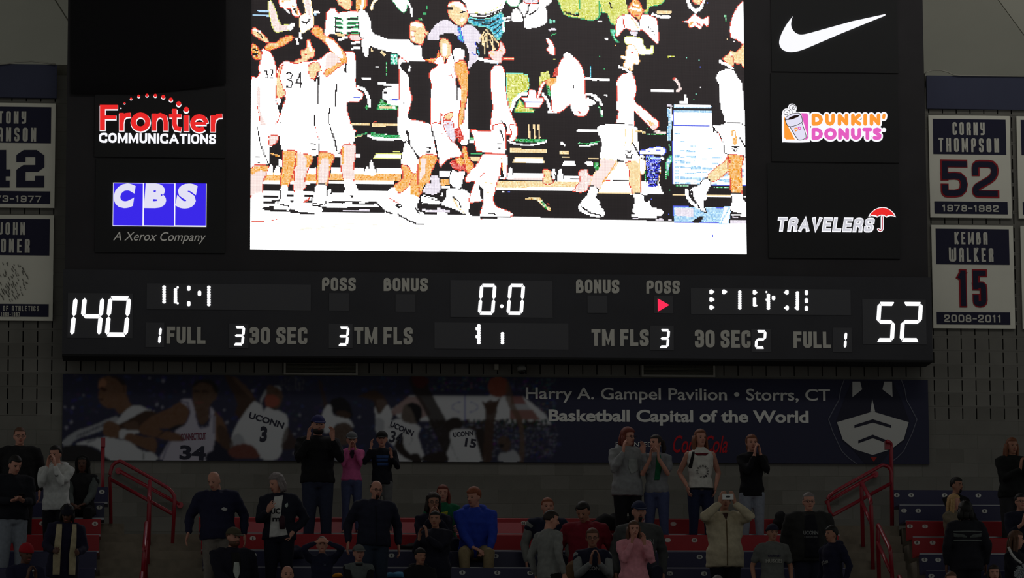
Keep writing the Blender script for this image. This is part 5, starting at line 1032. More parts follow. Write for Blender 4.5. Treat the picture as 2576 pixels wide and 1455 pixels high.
fl = empty('floor', (4.8, -3, 4.0)); fl['kind'] = 'structure'
for sec, rows_ in secs.items():
    for row, (xa, xb, yt, xr) in rows_.items():
        Y = RY[row]; top = PX(xr, yt, Y).z; x0 = PX(xa, yt, Y).x; x1 = PX(xb, yt, Y).x; tops[(sec, row)] = top
        m_ = rowcol[row]; side = {'middle': 'middle block', 'right': 'right block', 'left': 'left block'}[sec]
        w_ = (ordm if sec == 'middle' else ordw)[row]
        e = empty('bleacher_bench', ((x0 + x1) / 2, Y, top - .6), f'long {cname[row]} plastic bleacher bench, {w_} of {side}', 'bench', 'bleacher benches')
        b = MB(); z0 = top - .245
        prof = [(Y + .045, z0), (Y + .05, top - .02), (Y + .035, top), (Y + .012, top), (Y, top - .012), (Y, z0)]
        n = len(b.v); b.v += [(x0, y, z) for y, z in prof] + [(x1, y, z) for y, z in prof]; k = len(prof)
        b.f += [tuple(range(n, n + k))[::-1], tuple(range(n + k, n + 2 * k))] + [(n + i, n + (i + 1) % k, n + k + (i + 1) % k, n + k + i) for i in range(k)]
        b.build('backrest', m_, e)
        MB().box(x0, Y - .43, z0 - .03, x1, Y + .04, z0).build('seat', m_, e)
        MB().box(x0, Y - .437, z0 - .026, x1, Y - .431, z0 + .002).build('lip_highlight', lip_m, e)  # pale strip; the screen's highlight on the seat lip is put into colour
        sup = MB(); x = x0 + .25
        while x < x1 - .1:
            sup.box(x - .03, Y - .30, top - .60, x + .03, Y - .10, z0 - .03); x += 1.44
        tag(sup.build('support', mat('bench_support', (60, 60, 64), .6), e), kind='stuff')
        for px, ch in badges.get((sec, row), []):
            yy = yt + (px - xr) * .0046 + (13 if sec != 'left' else 12)
            p = PX(px, yy, Y); pl_ = MB()
            pl_.stroke([(p.x - .014, p.z), (p.x + .014, p.z)], .026, Y - .003, Y + .001, 10)
            q = pl_.build('number_plate', plate_m, e)
            if ch: block_text(ch, None, Y - .004, ink_m, 'digits', q, stem=.2, gap=.15, wl=.6, world=(p.x - .010 * len(ch), p.z - .016, p.x + .010 * len(ch), p.z + .016), th=.002)
        fz = top - .60
        MB().box(x0 - .02, Y - .76, fz - .5, x1 + .02, Y, fz).build('tier', conc_m, fl)
# glossy panel added to the top middle bench, sloped to mirror the screen's sheen
top = tops[('middle', 'S')]; seatp = bpy.data.objects['bleacher_bench']
xa, xb = PX(604, 1330, -2.45).x, PX(1312, 1330, -2.45).x
b = MB(); zt_, zb_ = PX(950, 1314, -2.43).z, PX(950, 1342, -2.60).z
b.v = [(xa, -2.42, zt_), (xb, -2.42, zt_), (xb, -2.60, zb_), (xa, -2.60, zb_), (xa, -2.405, zt_ - .01), (xb, -2.405, zt_ - .01), (xb, -2.59, zb_ - .015), (xa, -2.59, zb_ - .015)]
b.f = [(3, 2, 1, 0), (4, 5, 6, 7), (0, 1, 5, 4), (1, 2, 6, 5), (2, 3, 7, 6), (3, 0, 4, 7)]
sb_ = [o for o in bpy.data.objects if o.name.startswith('bleacher_bench') and 'red' in o.get('label', '') and 'top row of middle' in o['label']][0]
b.build('sheen_panel', mat('bench_red_gloss', (140, 14, 34), .46, spec=.22), sb_)
# walkway behind the middle block, slabs down to the ground
MB().box(PX(500, 1304, -2.4).x, -2.40, 4.6, PX(2097, 1304, -2.4).x, -.002, tops[('middle', 'S')] - .60).build('walkway', conc_m, fl)
MB().box(-8, -9.4, 0, 18, -7.75, 3.4).build('lower_tier', conc_m, fl)
MB().box(-8, -60, -.2, 18, -9.4, 0).build('court', mat('court_wood', (120, 90, 55), .4), fl)
for side, xl, xr_ in (('left', 255, 500), ('right', 2098, 2262)):
    e = empty('aisle_stairs', (PX((xl + xr_) / 2, 1400, -3).x, -3, 4.2), f'{"wide " if side=="left" else ""}concrete aisle stairs on the {side} between the bleacher blocks', 'stairs', 'aisle stairs')
    yo = 0 if side == 'left' else 5
    for i, (yp, Y) in enumerate(((1318, -1.55), (1344, -1.98), (1365, -2.36), (1386, -2.74), (1407, -3.12), (1428, -3.50), (1450, -3.88), (1472, -4.26), (1494, -4.64))):
        a_, b_ = PX(xl - 4 + (i * 2.2 if side == 'right' else 0), yp + yo, Y), PX(xr_ + i * 4, yp + yo, Y)
        MB().box(a_.x if i or side == 'right' else a_.x, Y, a_.z - .32, b_.x if (i or side == 'right') else PX(312, yp, Y).x, Y + .45, a_.z).build('step', conc_m, e)
def rail(pts, name, e, r=.025, rr=None):
    P = [PX(x, y, Y) for x, y, Y in pts]; Q = []
    for i, p in enumerate(P):       # soften the corners
        if i in (0, len(P) - 1): Q.append(p); continue
        a, c = P[i - 1] - p, P[i + 1] - p; q = min(.07, a.length * .45, c.length * .45)
        a = p + a.normalized() * q; c = p + c.normalized() * q
        Q += [a * (1 - t) ** 2 + p * 2 * t * (1 - t) + c * t * t for t in (0, .25, .5, .75, 1)]
    return MB().tube(Q, r, 10).build(name, rail_m, e, smooth=True)
def handrail(x, y, Y, label): return empty('handrail', tuple(PX(x, y, Y)), label, 'railing', 'red handrails')
def drop(x, y, Y, y2): return [(x, y, Y), (x - (1 if x < 1288 else -1) * (y2 - y) * (-.013 if x > 1288 else .013), y2, Y)]
def flange(x, y, Y, e):
    p = PX(x, y, Y); MB().tube([p + Vector((0, -.02, 0)), p + Vector((0, .10, 0))], .045, 12).build('flange', rail_m, e, smooth=False)
e = handrail(277, 1318, -1.6, 'red tubular stair railing frame against the wall in left aisle')
rail([(279, 1318, -1.6), (277, 1190, -1.6), (284, 1168, -1.6), (302, 1160, -1.6), (378, 1202, -2.2), (428, 1232, -2.6), (440, 1250, -2.6), (434, 1368, -2.6)], 'top_rail', e)
rail([(279, 1207, -1.6), (435, 1294, -2.6)], 'lower_rail', e)
e = handrail(370, 1230, -.12, 'red handrail fixed to the block wall behind left aisle railing')
rail([(299, 1185, -.12), (452, 1270, -.12)], 'rail', e, .027); flange(298, 1185, -.12, e); flange(453, 1271, -.12, e)
e = handrail(258, 1225, -.8, 'upright red post in front of the banner at left'); rail([(257, 1300, -.8), (259, 1102, -.8)], 'post', e, .028); MB().box(*(PX(254, 1125, -.80) + Vector((0, -.04, 0))), *(PX(265, 1102, -.80) + Vector((0, .04, 0)))).build('plate', rail_m, e)
e = handrail(377, 1370, -2.4, 'upper red centre railing of the left aisle stairs')
rail([(374, 1372, -2.4), (377, 1209, -2.4), (375, 1255, -3.16), (371, 1420, -3.16)], 'loop', e, .027); rail([(376, 1262, -2.4), (374, 1318, -3.16)], 'lower_rail', e)
e = handrail(369, 1450, -3.9, 'middle red centre railing of the left aisle stairs')
rail([(366, 1470, -3.9), (369, 1312, -3.9), (363, 1378, -4.66), (358, 1470, -4.66)], 'loop', e, .027); rail([(368, 1362, -3.9), (362, 1440, -4.66)], 'lower_rail', e)
e = handrail(357, 1500, -5.4, 'lowest red centre railing at bottom of left aisle')
rail([(354, 1480, -5.4), (357, 1438, -5.4), (352, 1500, -6.1), (350, 1540, -6.1)], 'loop', e, .027)
e = handrail(2243, 1320, -1.3, 'red tubular stair railing frame against the wall in right aisle')
rail([(2245, 1323, -1.3), (2243, 1190, -1.3), (2236, 1175, -1.3), (2220, 1170, -1.3), (2100, 1238, -2.2), (2082, 1252, -2.2), (2083, 1270, -2.2), (2091, 1299, -2.2), (2242, 1216, -1.3)], 'top_rail', e)
e = handrail(2243, 1200, -1.0, 'upright red post over the emblem end of the banner'); rail([(2244, 1330, -1.0), (2242, 1116, -1.0), (2232, 1111, -1.1)], 'post', e, .028); MB().box(*(PX(2226, 1132, -1.0) + Vector((0, -.04, 0))), *(PX(2238, 1110, -1.0) + Vector((0, .04, 0)))).build('plate', rail_m, e)
e = handrail(2150, 1220, -.12, 'red handrail fixed to the block wall behind right aisle railing')
rail([(2202, 1194, -.12), (2076, 1266, -.12)], 'rail', e, .027); flange(2202, 1194, -.12, e)
e = handrail(2167, 1375, -2.4, 'upper red centre railing of the right aisle stairs')
rail([(2171, 1376, -2.4), (2167, 1213, -2.4), (2191, 1260, -3.16), (2196, 1437, -3.16)], 'loop', e, .027); rail([(2168, 1263, -2.4), (2192, 1318, -3.16)], 'lower_rail', e)
e = handrail(2208, 1455, -3.9, 'middle red centre railing of the right aisle stairs')
rail([(2212, 1480, -3.9), (2208, 1318, -3.9), (2240, 1383, -4.66), (2246, 1475, -4.66)], 'loop', e, .027); rail([(2208, 1365, -3.9), (2241, 1440, -4.66)], 'lower_rail', e)
e = handrail(2262, 1500, -5.4, 'lowest red centre railing at bottom of right aisle')
rail([(2265, 1480, -5.4), (2261, 1447, -5.4), (2290, 1510, -6.1), (2296, 1540, -6.1)], 'loop', e, .027)
# ------------------------------------------------------------------ people
def V3(*a): return Vector(a)
def remesh_obj(mb, voxel, smooth=2, factor=.5):
    me = mb.mesh(); o = bpy.data.objects.new('tmp', me); COL.objects.link(o)
    r = o.modifiers.new('r', 'REMESH'); r.mode = 'VOXEL'; r.voxel_size = voxel; r.use_smooth_shade = True
    if smooth:
        s = o.modifiers.new('s', 'SMOOTH'); s.factor = factor; s.iterations = smooth
    dg = bpy.context.evaluated_depsgraph_get()
    out = bpy.data.meshes.new_from_object(o.evaluated_get(dg))
    bpy.data.objects.remove(o); bpy.data.meshes.remove(me); out.materials.clear()
    return out
def loft(mb, rings, seg=12, ref=V3(1, 0, 0)):
    """rings: (centre, rx, ry); rx along ref, ry along ref x tangent; closed ends"""
    n0 = len(mb.v); k = len(rings)
    for i, (c, rx, ry) in enumerate(rings):
        t = (rings[min(i + 1, k - 1)][0] - rings[max(i - 1, 0)][0]).normalized()
        a = ref - t * ref.dot(t)
        if a.length < .05: a = V3(0, 1, 0) - t * t.y
        a.normalize(); b = t.cross(a)
        for j in range(seg):
            w = 2 * math.pi * j / seg; mb.v.append(tuple(c + a * rx * math.cos(w) + b * ry * math.sin(w)))
    for i in range(k - 1):
        for j in range(seg):
            mb.f.append((n0 + i * seg + j, n0 + i * seg + (j + 1) % seg, n0 + (i + 1) * seg + (j + 1) % seg, n0 + (i + 1) * seg + j))
    mb.f.append(tuple(n0 + j for j in range(seg))[::-1]); mb.f.append(tuple(n0 + (k - 1) * seg + j for j in range(seg)))
def limb(mb, pts, rad, seg=10, sub=3):
    """tapered tube through joints, ends rounded"""
    R_ = []
    for i in range(len(pts) - 1):
        for j in range(sub): t = j / sub; R_.append((pts[i].lerp(pts[i + 1], t), rad[i] + (rad[i + 1] - rad[i]) * t))
    R_.append((pts[-1], rad[-1]))
    d0 = (R_[0][0] - R_[1][0]).normalized(); d1 = (R_[-1][0] - R_[-2][0]).normalized()
    R_ = [(R_[0][0] + d0 * R_[0][1] * .7, R_[0][1] * .6)] + R_ + [(R_[-1][0] + d1 * R_[-1][1] * .7, R_[-1][1] * .6)]
    loft(mb, [(p, r, r) for p, r in R_], seg, V3(.3, 1, .2))
POSE = {  # wrist (x for the right-hand side of the picture, mirrored for the other), finger direction, palm normal (mirrored x)
    'down': ((.27, -.03, .90), (0, -.1, -1), (-1, 0, 0)), 'clap': ((.055, -.27, 1.27), (-.10, -.25, 1), (-1, 0, 0)), 'claphigh': ((.06, -.25, 1.37), (-.10, -.1, 1), (-1, 0, 0)),
    'face': ((.055, -.21, 1.43), (-.15, .02, 1), (-1, 0, .1)), 'open': ((.15, -.27, 1.40), (-.05, -.15, 1), (-1, -.5, 0)), 'camera': ((.10, -.27, 1.56), (-.3, -.2, .9), (-.7, .6, 0)),
    'headtop': ((.10, -.12, 1.66), (-.9, -.1, .3), (0, .8, -.5)), 'phone': ((.07, -.29, 1.12), (-.5, -.7, .1), (0, -.2, 1)), 'hip': ((.20, -.07, .99), (-.6, -.5, -.6), (-.3, .9, 0)),
    'lap': ((.09, -.38, .99), (-.7, -.5, -.3), (0, 0, -1)), 'reach': ((.36, -.10, .96), (.3, -.2, -1), (-1, 0, 0)), 'mid': ((.12, -.30, 1.22), (-.4, -.5, .5), (-.6, .3, .3)), 'fwd': ((.17, -.30, 1.08), (-.2, -.9, .1), (-1, 0, 0)), 'pocket': ((.20, -.06, .97), (-.2, -.3, -1), (-1, 0, 0)), 'chin': ((.04, -.19, 1.46), (.1, .05, 1), (-1, 0, 0)), 'away': ((.33, .0, .92), (.1, -.1, -1), (-1, 0, 0))}
SK = [mat('skin_fair', (186, 134, 116), .55, .05, 30), mat('skin_tan', (158, 112, 92), .55, .05, 30), mat('skin_brown', (88, 58, 46), .55, .05, 30)]
def cm(key, rgb, rough=.9): return mat('cloth_' + key, rgb, rough, .12, 22, bump=.25)
HC = dict(black=(18, 15, 15), brown=(84, 56, 40), dark=(36, 26, 22), grey=(120, 112, 112), blond=(178, 142, 96), red=(104, 40, 26), auburn=(110, 62, 36), ginger=(128, 66, 38), bald=(60, 45, 38))
NP = [0]
def person(label, px, py, Y, H=1.75, yaw=0, head=(0, 0), lean=(0, 0), arms=('down', 'down'), top=((30, 30, 36), 'dk'), pants=((40, 44, 60), 'pt'), hair=('short', 'dark'), skin=0, bulk=1.0, sit=False, sleeve=1.0, hem=.88, hat=None, glasses=False, beard=None, hood=False, shoes=(40, 38, 40), under=None, text_=None, female=False, sleevec=None, back=None, armo=None, pattern=None, stripe=None, group=None, legs=True):
    row, mode = Y                      # row letter; 'f' stands on the floor, 's' sits, 'o' stands on the seat
    sec_ = 'left' if px < 262 else ('right' if px > 2230 else 'middle')
    tp = tops[(sec_, row)]; Y = RY[row] + (-.60 if mode == 'f' else (-.29 if mode == 's' else -.22)); sit = mode == 's'
    zc = PX(px, py, Y).z; Hn = (zc - (tp - .245)) / .518 if sit else zc - (tp - (.60 if mode == 'f' else .245))
    H = min(max(Hn, H * .93), H * 1.07)
    NP[0] += 1; rr = random.Random(NP[0] * 7 + 3); s = H / 1.75; child = H < 1.5
    root = empty('person', (0, 0, 0), label, 'person', group)
    sw = (.165 if female else .185) * (1 + (bulk - 1) * .5); pz = .93; hs = 1.12 if child else 1.0
    if sit: pz = .56
    dz = pz - .93
    Lm = Matrix.Rotation(math.radians(lean[0]), 3, 'X') @ Matrix.Rotation(math.radians(lean[1]), 3, 'Y')   # + leans forward / to picture right
    pel = V3(0, 0, pz)
    def U(p):
        p = V3(*p); p.z += dz; return (pel + Lm @ (p - pel)) * s
    Hm = Matrix.Rotation(math.radians(head[0]), 3, 'Z') @ Matrix.Rotation(math.radians(head[1]), 3, 'X')
    nk = V3(0, .0, 1.485); hc0 = V3(0, -.018, 1.612 + (.012 if child else 0))
    def Hd(p):
        q = Hm @ (V3(*p) * hs) + Hm @ (hc0 - nk) + nk
        return U(q)
    def put(name, mb_or_me, m, smooth=True):
        me = mb_or_me.mesh() if isinstance(mb_or_me, MB) else mb_or_me
        if smooth: me.shade_smooth()
        o = bpy.data.objects.new(name, me); COL.objects.link(o); me.materials.append(m); o.parent = root; return o
    body = MB(); shirt = MB(); thin = .86
    bx = bulk
    # torso
    T = [(.90, .150, .105), (.97, .152, .108), (1.08, .128 if female else .140, .095), (1.20, .145, .105), (1.31, .160, .108), (1.39, .158, .095), (1.435, .130, .078), (1.475, .080, .060)]
    loft(body, [(U((0, 0, z)), rx * thin * s, ry * thin * s) for z, rx, ry in T])
    limb(body, [U((0, .01, 1.44)), U((0, -.005, 1.53)), Hd((0, .005, -.04))], [.058 * s, .052 * s, .05 * s])
    hz = hem
    bk = lambda z: 1 + (bulk - 1) * (1.0 if z < 1.22 else .85 if z < 1.34 else .45 if z < 1.41 else .25)
    Ts = [(hz, .178 * bx, .125 * bx)] + [(z, rx * 1.06 * bk(z) + .016, ry * 1.05 * bk(z) + .014 + (.02 * (bulk - 1) * 4 if z < 1.2 else 0)) for z, rx, ry in T[1:-1] if z > hz + .04] + [(1.462, .094, .072), (1.490, .066, .062)]
    loft(shirt, [(U((0, 0, z)), rx * s, ry * s) for z, rx, ry in Ts], 16)
    hands = []
    for i, side in enumerate((-1, 1)):
        a = arms[i]; W_, fd, pn = POSE[a] if isinstance(a, str) else a
        if armo and armo[i]: W_ = armo[i]
        wr = V3(W_[0] * side, W_[1], W_[2]); fd = V3(fd[0] * side, fd[1], fd[2]).normalized(); pn = V3(pn[0] * side, pn[1], pn[2])
        sh = V3(sw * side, 0, 1.395); L1, L2 = .285, .255
        d = wr - sh
        if d.length > L1 + L2 - .01: wr = sh + d.normalized() * (L1 + L2 - .01); d = wr - sh
        dl = max(d.length, .08); ca = (L1 * L1 + dl * dl - L2 * L2) / (2 * L1 * dl); ca = max(-1, min(1, ca))
        pole = V3(.8 * side, .5, -1.0) if a in ('hip',) else (V3(.45 * side, .15, -1.0) if wr.z > 1.1 else V3(.5 * side, .8, -.2))
        if a == 'headtop' or a == 'camera': pole = V3(.9 * side, -.2, -.7)
        u = d.normalized(); pp = (pole - u * pole.dot(u)).normalized()
        el = sh + u * L1 * ca + pp * L1 * math.sqrt(max(0, 1 - ca * ca))
        S_, E_, W2 = U(sh), U(el), U(wr)
        limb(body, [S_, E_, W2], [.046 * s, .038 * s, .027 * s])
        # hand
        Fd = (Lm @ fd).normalized(); Pn = Lm @ pn; Pn = (Pn - Fd * Pn.dot(Fd)).normalized(); Sp = Fd.cross(Pn).normalized()
        h = s * (1.06 if not child else 1.0)
        pc = [W2, W2 + Fd * .03 * h, W2 + Fd * .07 * h, W2 + Fd * .098 * h]
        loft(body, [(pc[0], .026 * h, .019 * h), (pc[1], .034 * h, .018 * h), (pc[2], .041 * h, .016 * h), (pc[3], .038 * h, .013 * h)], 10, Sp)
        for q in range(4):
            ln = (.068, .080, .075, .058)[q] * h; off = (-.030 + .020 * q) * h * (1 if side > 0 else -1)
            b0 = pc[2] + Sp * off + Fd * .018 * h; sp_ = Sp * (off * .25)
            b1 = b0 + Fd * ln * .45 + sp_ + Pn * .004; b2 = b1 + (Fd * .8 + Pn * .35).normalized() * ln * .35 + sp_ * .5; b3 = b2 + (Fd * .6 + Pn * .6).normalized() * ln * .3
            limb(body, [b0, b1, b2, b3], [.0098 * h, .0092 * h, .0085 * h, .0078 * h], 8, 1)
        td = -Sp * (1 if side > 0 else -1)
        t0 = pc[1] + td * .024 * h; t1 = t0 + (td * .6 + Fd * .8).normalized() * .034 * h + Pn * .006; t2 = t1 + (td * .25 + Fd).normalized() * .030 * h + Pn * .004
        limb(body, [t0, t1, t2], [.0125 * h, .0108 * h, .0090 * h], 8, 1)
        hands.append((W2, Fd, Pn))
        # sleeve
        b_ = 1 + (bulk - 1) * .7
        if sleeve > 0:
            if sleeve >= 1:
                ee = W2 + (E_ - W2).normalized() * .012
                loft_pts = [U((sw * .5 * side, 0, 1.405)), S_, S_.lerp(E_, .5), E_, E_.lerp(ee, .5), ee]
                rad = [.072 * s * b_, .070 * s * b_, .060 * s * b_, .053 * s * b_, .046 * s * b_, .036 * s * b_]
            elif sleeve > .6:
                ee = E_.lerp(W2, .55); loft_pts = [U((sw * .5 * side, 0, 1.405)), S_, S_.lerp(E_, .5), E_, ee]; rad = [.072 * s * b_, .068 * s * b_, .06 * s * b_, .052 * s * b_, .044 * s * b_]
            else:
                ee = S_.lerp(E_, .72); loft_pts = [U((sw * .5 * side, 0, 1.405)), S_, S_.lerp(E_, .4), ee]; rad = [.070 * s * b_, .066 * s * b_, .062 * s * b_, .058 * s * b_]
            tgt = shirt
            if sleevec:
                tgt = MB(); limb(tgt, loft_pts[1:], rad[1:], 12, 2); limb(shirt, loft_pts[:2] + [loft_pts[1].lerp(loft_pts[2], .5)], [rad[0], rad[1] * 1.02, rad[1] * .98], 12, 2)
                put('sleeve', remesh_obj(tgt, .017, 1), sleevec)
            else: limb(shirt, loft_pts, rad, 12, 2)
    # legs
    pn_ = MB(); feet = []
    for side in (-1, 1):
        if sit:
            hip = V3(.09 * side, 0, pz); kn = V3(.13 * side + .02 * side, -.42, pz - .02); an = V3(.13 * side, -.40, pz - .40); to = an + V3(.02 * side, -.16, -.05)
        else:
            hip = V3(.088 * side, 0, .90); kn = V3(.10 * side, -.02, .50); an = V3(.115 * side, .02, .085); to = an + V3(.03 * side, -.16, -.045)
        hip, kn, an, to = hip * s, kn * s, an * s, to * s
        limb(body, [hip, kn, an], [.075 * s, .050 * s, .034 * s]); limb(body, [an, an.lerp(to, .5) + V3(0, 0, -.02 * s), to], [.034 * s, .036 * s, .030 * s], 8, 2)
        lb = 1 + (bulk - 1) * .6
        limb(pn_, [hip, hip.lerp(kn, .5), kn, kn.lerp(an, .5), an + (kn - an).normalized() * .03 * s], [.098 * s * lb, .084 * s * lb, .066 * s * lb, .058 * s * lb, (.062 if female else .060) * s * lb], 12, 2)
        f = MB(); d = (to - an); d.z = 0; d.normalize(); b0 = V3(an.x, an.y, an.z - .04 * s)
        loft(f, [(b0 - d * .055 * s + V3(0, 0, -.004), .030 * s, .034 * s), (b0 - d * .02 * s, .038 * s, .044 * s), (b0 + d * .06 * s + V3(0, 0, -.006 * s), .042 * s, .036 * s), (b0 + d * .14 * s + V3(0, 0, -.016 * s), .044 * s, .026 * s), (b0 + d * .19 * s + V3(0, 0, -.022 * s), .026 * s, .016 * s)], 12)
        feet.append(f)
    loft(pn_, [(U((0, 0, z)) if False else V3(0, 0, (z + dz)) * s, rx * s * bulk, ry * s * bulk) for z, rx, ry in ((.84, .12, .095), (.90, .165, .118), (.98, .160, .115), (1.03, .150, .108))], 14)
    # head
    hd = MB()
    def E3(c, r, tgt=body, u=14, v=10):
        n = len(tgt.v); m = MB().sphere((0, 0, 0), r[0], r[1], r[2], u, v)
        tgt.v += [tuple(Hd((c[0] + p[0], c[1] + p[1], c[2] + p[2]))) for p in m.v]; tgt.f += [tuple(n + i for i in f) for f in m.f]
    E3((0, .012, .030), (.074, .094, .086)); E3((0, -.004, -.02), (.066, .082, .080))
    loft(body, [(Hd((0, cy, z)), rx * s * hs, ry * s * hs) for z, rx, ry, cy in ((.02, .066, .074, -.008), (-.03, .062, .072, -.012), (-.065, .054, .060, -.022), (-.095, .040, .042, -.036), (-.113, .022, .022, -.046))], 12)
    loft(body, [(Hd((0, -.080, .012)), .007 * s, .007 * s), (Hd((0, -.094, -.010)), .010 * s, .010 * s), (Hd((0, -.103, -.028)), .014 * s, .010 * s), (Hd((0, -.090, -.036)), .010 * s, .005 * s)], 8)
    for sd in (-1, 1): E3((.074 * sd, .012, -.008), (.012, .021, .033), body, 8, 6)
    put('body', remesh_obj(body, .0106 if H > 1.3 else .0092, 1, .4), SK[skin])
    # clothes
    tc = cm(top[1], top[0]); sm_ = remesh_obj(shirt, .017 if not child else .014, 3)
    n = len(sm_.vertices); co = np.empty(n * 3); sm_.vertices.foreach_get('co', co); co = co.reshape(-1, 3); nr = np.empty(n * 3); sm_.vertices.foreach_get('normal', nr); nr = nr.reshape(-1, 3)
    ph = rr.random() * 6; w = np.sin(co[:, 2] * 42 + co[:, 0] * 30 + ph) * np.sin(co[:, 0] * 25 - co[:, 2] * 17 + co[:, 1] * 20 + ph)
    co += nr * (w * .0055)[:, None]; sm_.vertices.foreach_set('co', co.ravel()); sm_.update()
    shirt_o = put('top', sm_, tc)
    if legs: put('trousers', remesh_obj(pn_, .017, 2), cm(pants[1], pants[0]))
    if legs:
        for f in feet: put('shoe', f, mat('shoe_%d_%d_%d' % shoes, shoes, .7))
    bvh = BVHTree.FromPolygons([v.co.copy() for v in sm_.vertices], [tuple(p.vertices) for p in sm_.polygons])
    def hit(x, z, sgn=-1, off=.005):
        r = bvh.ray_cast(V3(x, 1.2 * sgn, z), V3(0, -sgn, 0))
        return V3(x, r[0].y + sgn * off, z) if r[0] is not None else None
    def patch(poly, m, name='shirt_front', sgn=-1, off=.006, step=.018, ht=lambda z: z):
        """cloth piece following the garment inside an outline given in body units (x, z)"""
        P = [((x) * s, (z + dz) * s) for x, z in poly]; xs = [p[0] for p in P]; zs = [p[1] for p in P]
        b = MB(); nx_ = max(2, int((max(xs) - min(xs)) / step)); idx = {}
        nz_ = max(2, int((max(zs) - min(zs)) / step))
        def span(z):
            X = []
            for k in range(len(P)):
                (ax, az), (bx_, bz) = P[k], P[(k + 1) % len(P)]
                if (az > z) != (bz > z): X.append(ax + (bx_ - ax) * (z - az) / (bz - az))
            X.sort(); return (X[0], X[-1]) if len(X) > 1 else None
        for j in range(nz_ + 1):
            z = min(zs) + (max(zs) - min(zs)) * (.001 + .998 * j / nz_); sp2 = span(z)
            for i in range(nx_ + 1):
                if sp2 is None: continue
                x = sp2[0] + (sp2[1] - sp2[0]) * i / nx_; h_ = hit(x, z, sgn, off)
                if h_ is not None: idx[(i, j)] = len(b.v); b.v.append(tuple(h_))
        for j in range(nz_):
            for i in range(nx_):
                q = [idx.get(t) for t in ((i, j), (i + 1, j), (i + 1, j + 1), (i, j + 1))]
                if None not in q: b.f.append(tuple(q))
        if b.f:
            o = put(name, b, m); sd = o.modifiers.new('t', 'SOLIDIFY'); sd.thickness = .003; sd.offset = 0
    def letters(st, x, z, w_, h_, m, sgn=-1, rot=0, offs=.03, curve_=None):
        me = text_raw(st, offs, extrude=.001, res=2); n = len(me.vertices); c = np.empty(n * 3); me.vertices.foreach_get('co', c); c = c.reshape(-1, 3)
        lo, hi = c.min(0), c.max(0); u = ((c[:, 0] - lo[0]) / (hi[0] - lo[0]) - .5) * w_; v = ((c[:, 1] - lo[1]) / (hi[1] - lo[1]) - .5) * h_
        cc, ss = math.cos(rot), math.sin(rot); ctr = hit(x * s, (z + dz) * s, sgn, .012)
        yb = ctr.y if ctr is not None else sgn * .15 * s
        for k in range(n):
            X = (x + u[k] * cc - v[k] * ss) * s; Z = (z + dz + u[k] * ss + v[k] * cc) * s
            if sgn > 0: X = (x - u[k] * cc) * s
            h2 = hit(X, Z, sgn, .012); c[k] = (X, h2.y if h2 is not None else yb, Z)
        me.vertices.foreach_set('co', c.ravel()); me.update(); put('printed_lettering', me, m, False)
    if under: patch([(-.05, 1.46), (.05, 1.46), (.085, 1.2), (.10, hem + .03), (-.09, hem + .03), (-.07, 1.2)] if under[1] is None else under[1], cm(under[2], under[0]))
    for st in (stripe or []): patch(st[0], cm(st[2], st[1]), st[3] if len(st) > 3 else 'cloth_panel', sgn=-1 if not back else 1, off=.007)
    for t in (text_ or []):
        letters(t[0], t[1], t[2], t[3], t[4], mat('print_%d_%d_%d' % t[5], t[5], .8), *(t[6:] if len(t) > 6 else ()))
    # hair
    style, hcol = hair; hm = mat('hair_' + hcol, HC[hcol], .6, .25, 60, spec=.35)
    if style != 'bald':
        hr = MB(); g_ = MB().sphere((0, 0, 0), 1, 1, 1, 28, 20); vv = []
        for (x, y, z) in g_.v:
            px_, py_, pz_ = x * .084, y * .106 + .012, z * .100 + .028
            if style in ('curly', 'bob'): px_ *= 1.16; pz_ = z * .112 + .030; py_ = y * .112 + .016
            if style == 'curly': k = 1 + .10 * math.sin(x * 19 + ph) * math.sin(z * 17) * math.cos(y * 15); px_ *= k; py_ *= k; pz_ *= k
            hl = .052 if style != 'fringe' else .03
            cut = (py_ < -.030 - .25 * (pz_ - hl) and pz_ < hl + .02) or (pz_ < hl and py_ < -.045) or (style in ('short', 'fringe', 'buzz', 'pony', 'bun') and pz_ < -.028) or (style in ('short', 'buzz', 'fringe') and pz_ < .015 and py_ < .005) or (style == 'thin' and (pz_ > .062 or pz_ < -.02 or py_ < .0))
            if style in ('long', 'curly', 'bob') and not cut and py_ < -.02 and pz_ < .02: cut = True
            if style == 'buzz': px_ *= .965; py_ = .012 + (py_ - .012) * .965; pz_ = .028 + (pz_ - .028) * .97
            if cut: px_ *= .70; py_ = .012 + (py_ - .012) * .70; pz_ = .0 + (pz_) * .70
            vv.append(tuple(Hd((px_, py_, pz_))))
        hr.v = vv; hr.f = g_.f
        if style in ('long', 'bob', 'curly'):
            L_ = {'long': -.25, 'bob': -.10, 'curly': -.09}[style]
            for x_, y_, w_ in ((-.074, .02, .030), (.074, .02, .030), (-.055, .072, .040), (.055, .072, .040), (0, .090, .045), (-.080, -.004, .020), (.080, -.004, .020)):
                wv = .012 * math.sin(x_ * 90 + ph)
                loft(hr, [(Hd((x_ * .9, y_ * .9, .03)), w_ * s, .022 * s), (Hd((x_ * 1.08, y_ + .004, -.04)), w_ * s, .024 * s), (Hd((x_ * 1.12 + wv, y_ + .006, -.04 + L_ * .5)), w_ * s, .022 * s), (Hd((x_ * 1.02 - wv, y_ * .9, -.03 + L_)), w_ * .6 * s, .012 * s)], 8)
        if style == 'pony':
            loft(hr, [(Hd((0, .10, .05)), .025 * s, .025 * s), (Hd((0, .15, .03)), .034 * s, .03 * s), (Hd((.01, .165, -.06)), .036 * s, .028 * s), (Hd((.015, .15, -.16)), .018 * s, .014 * s)], 8)
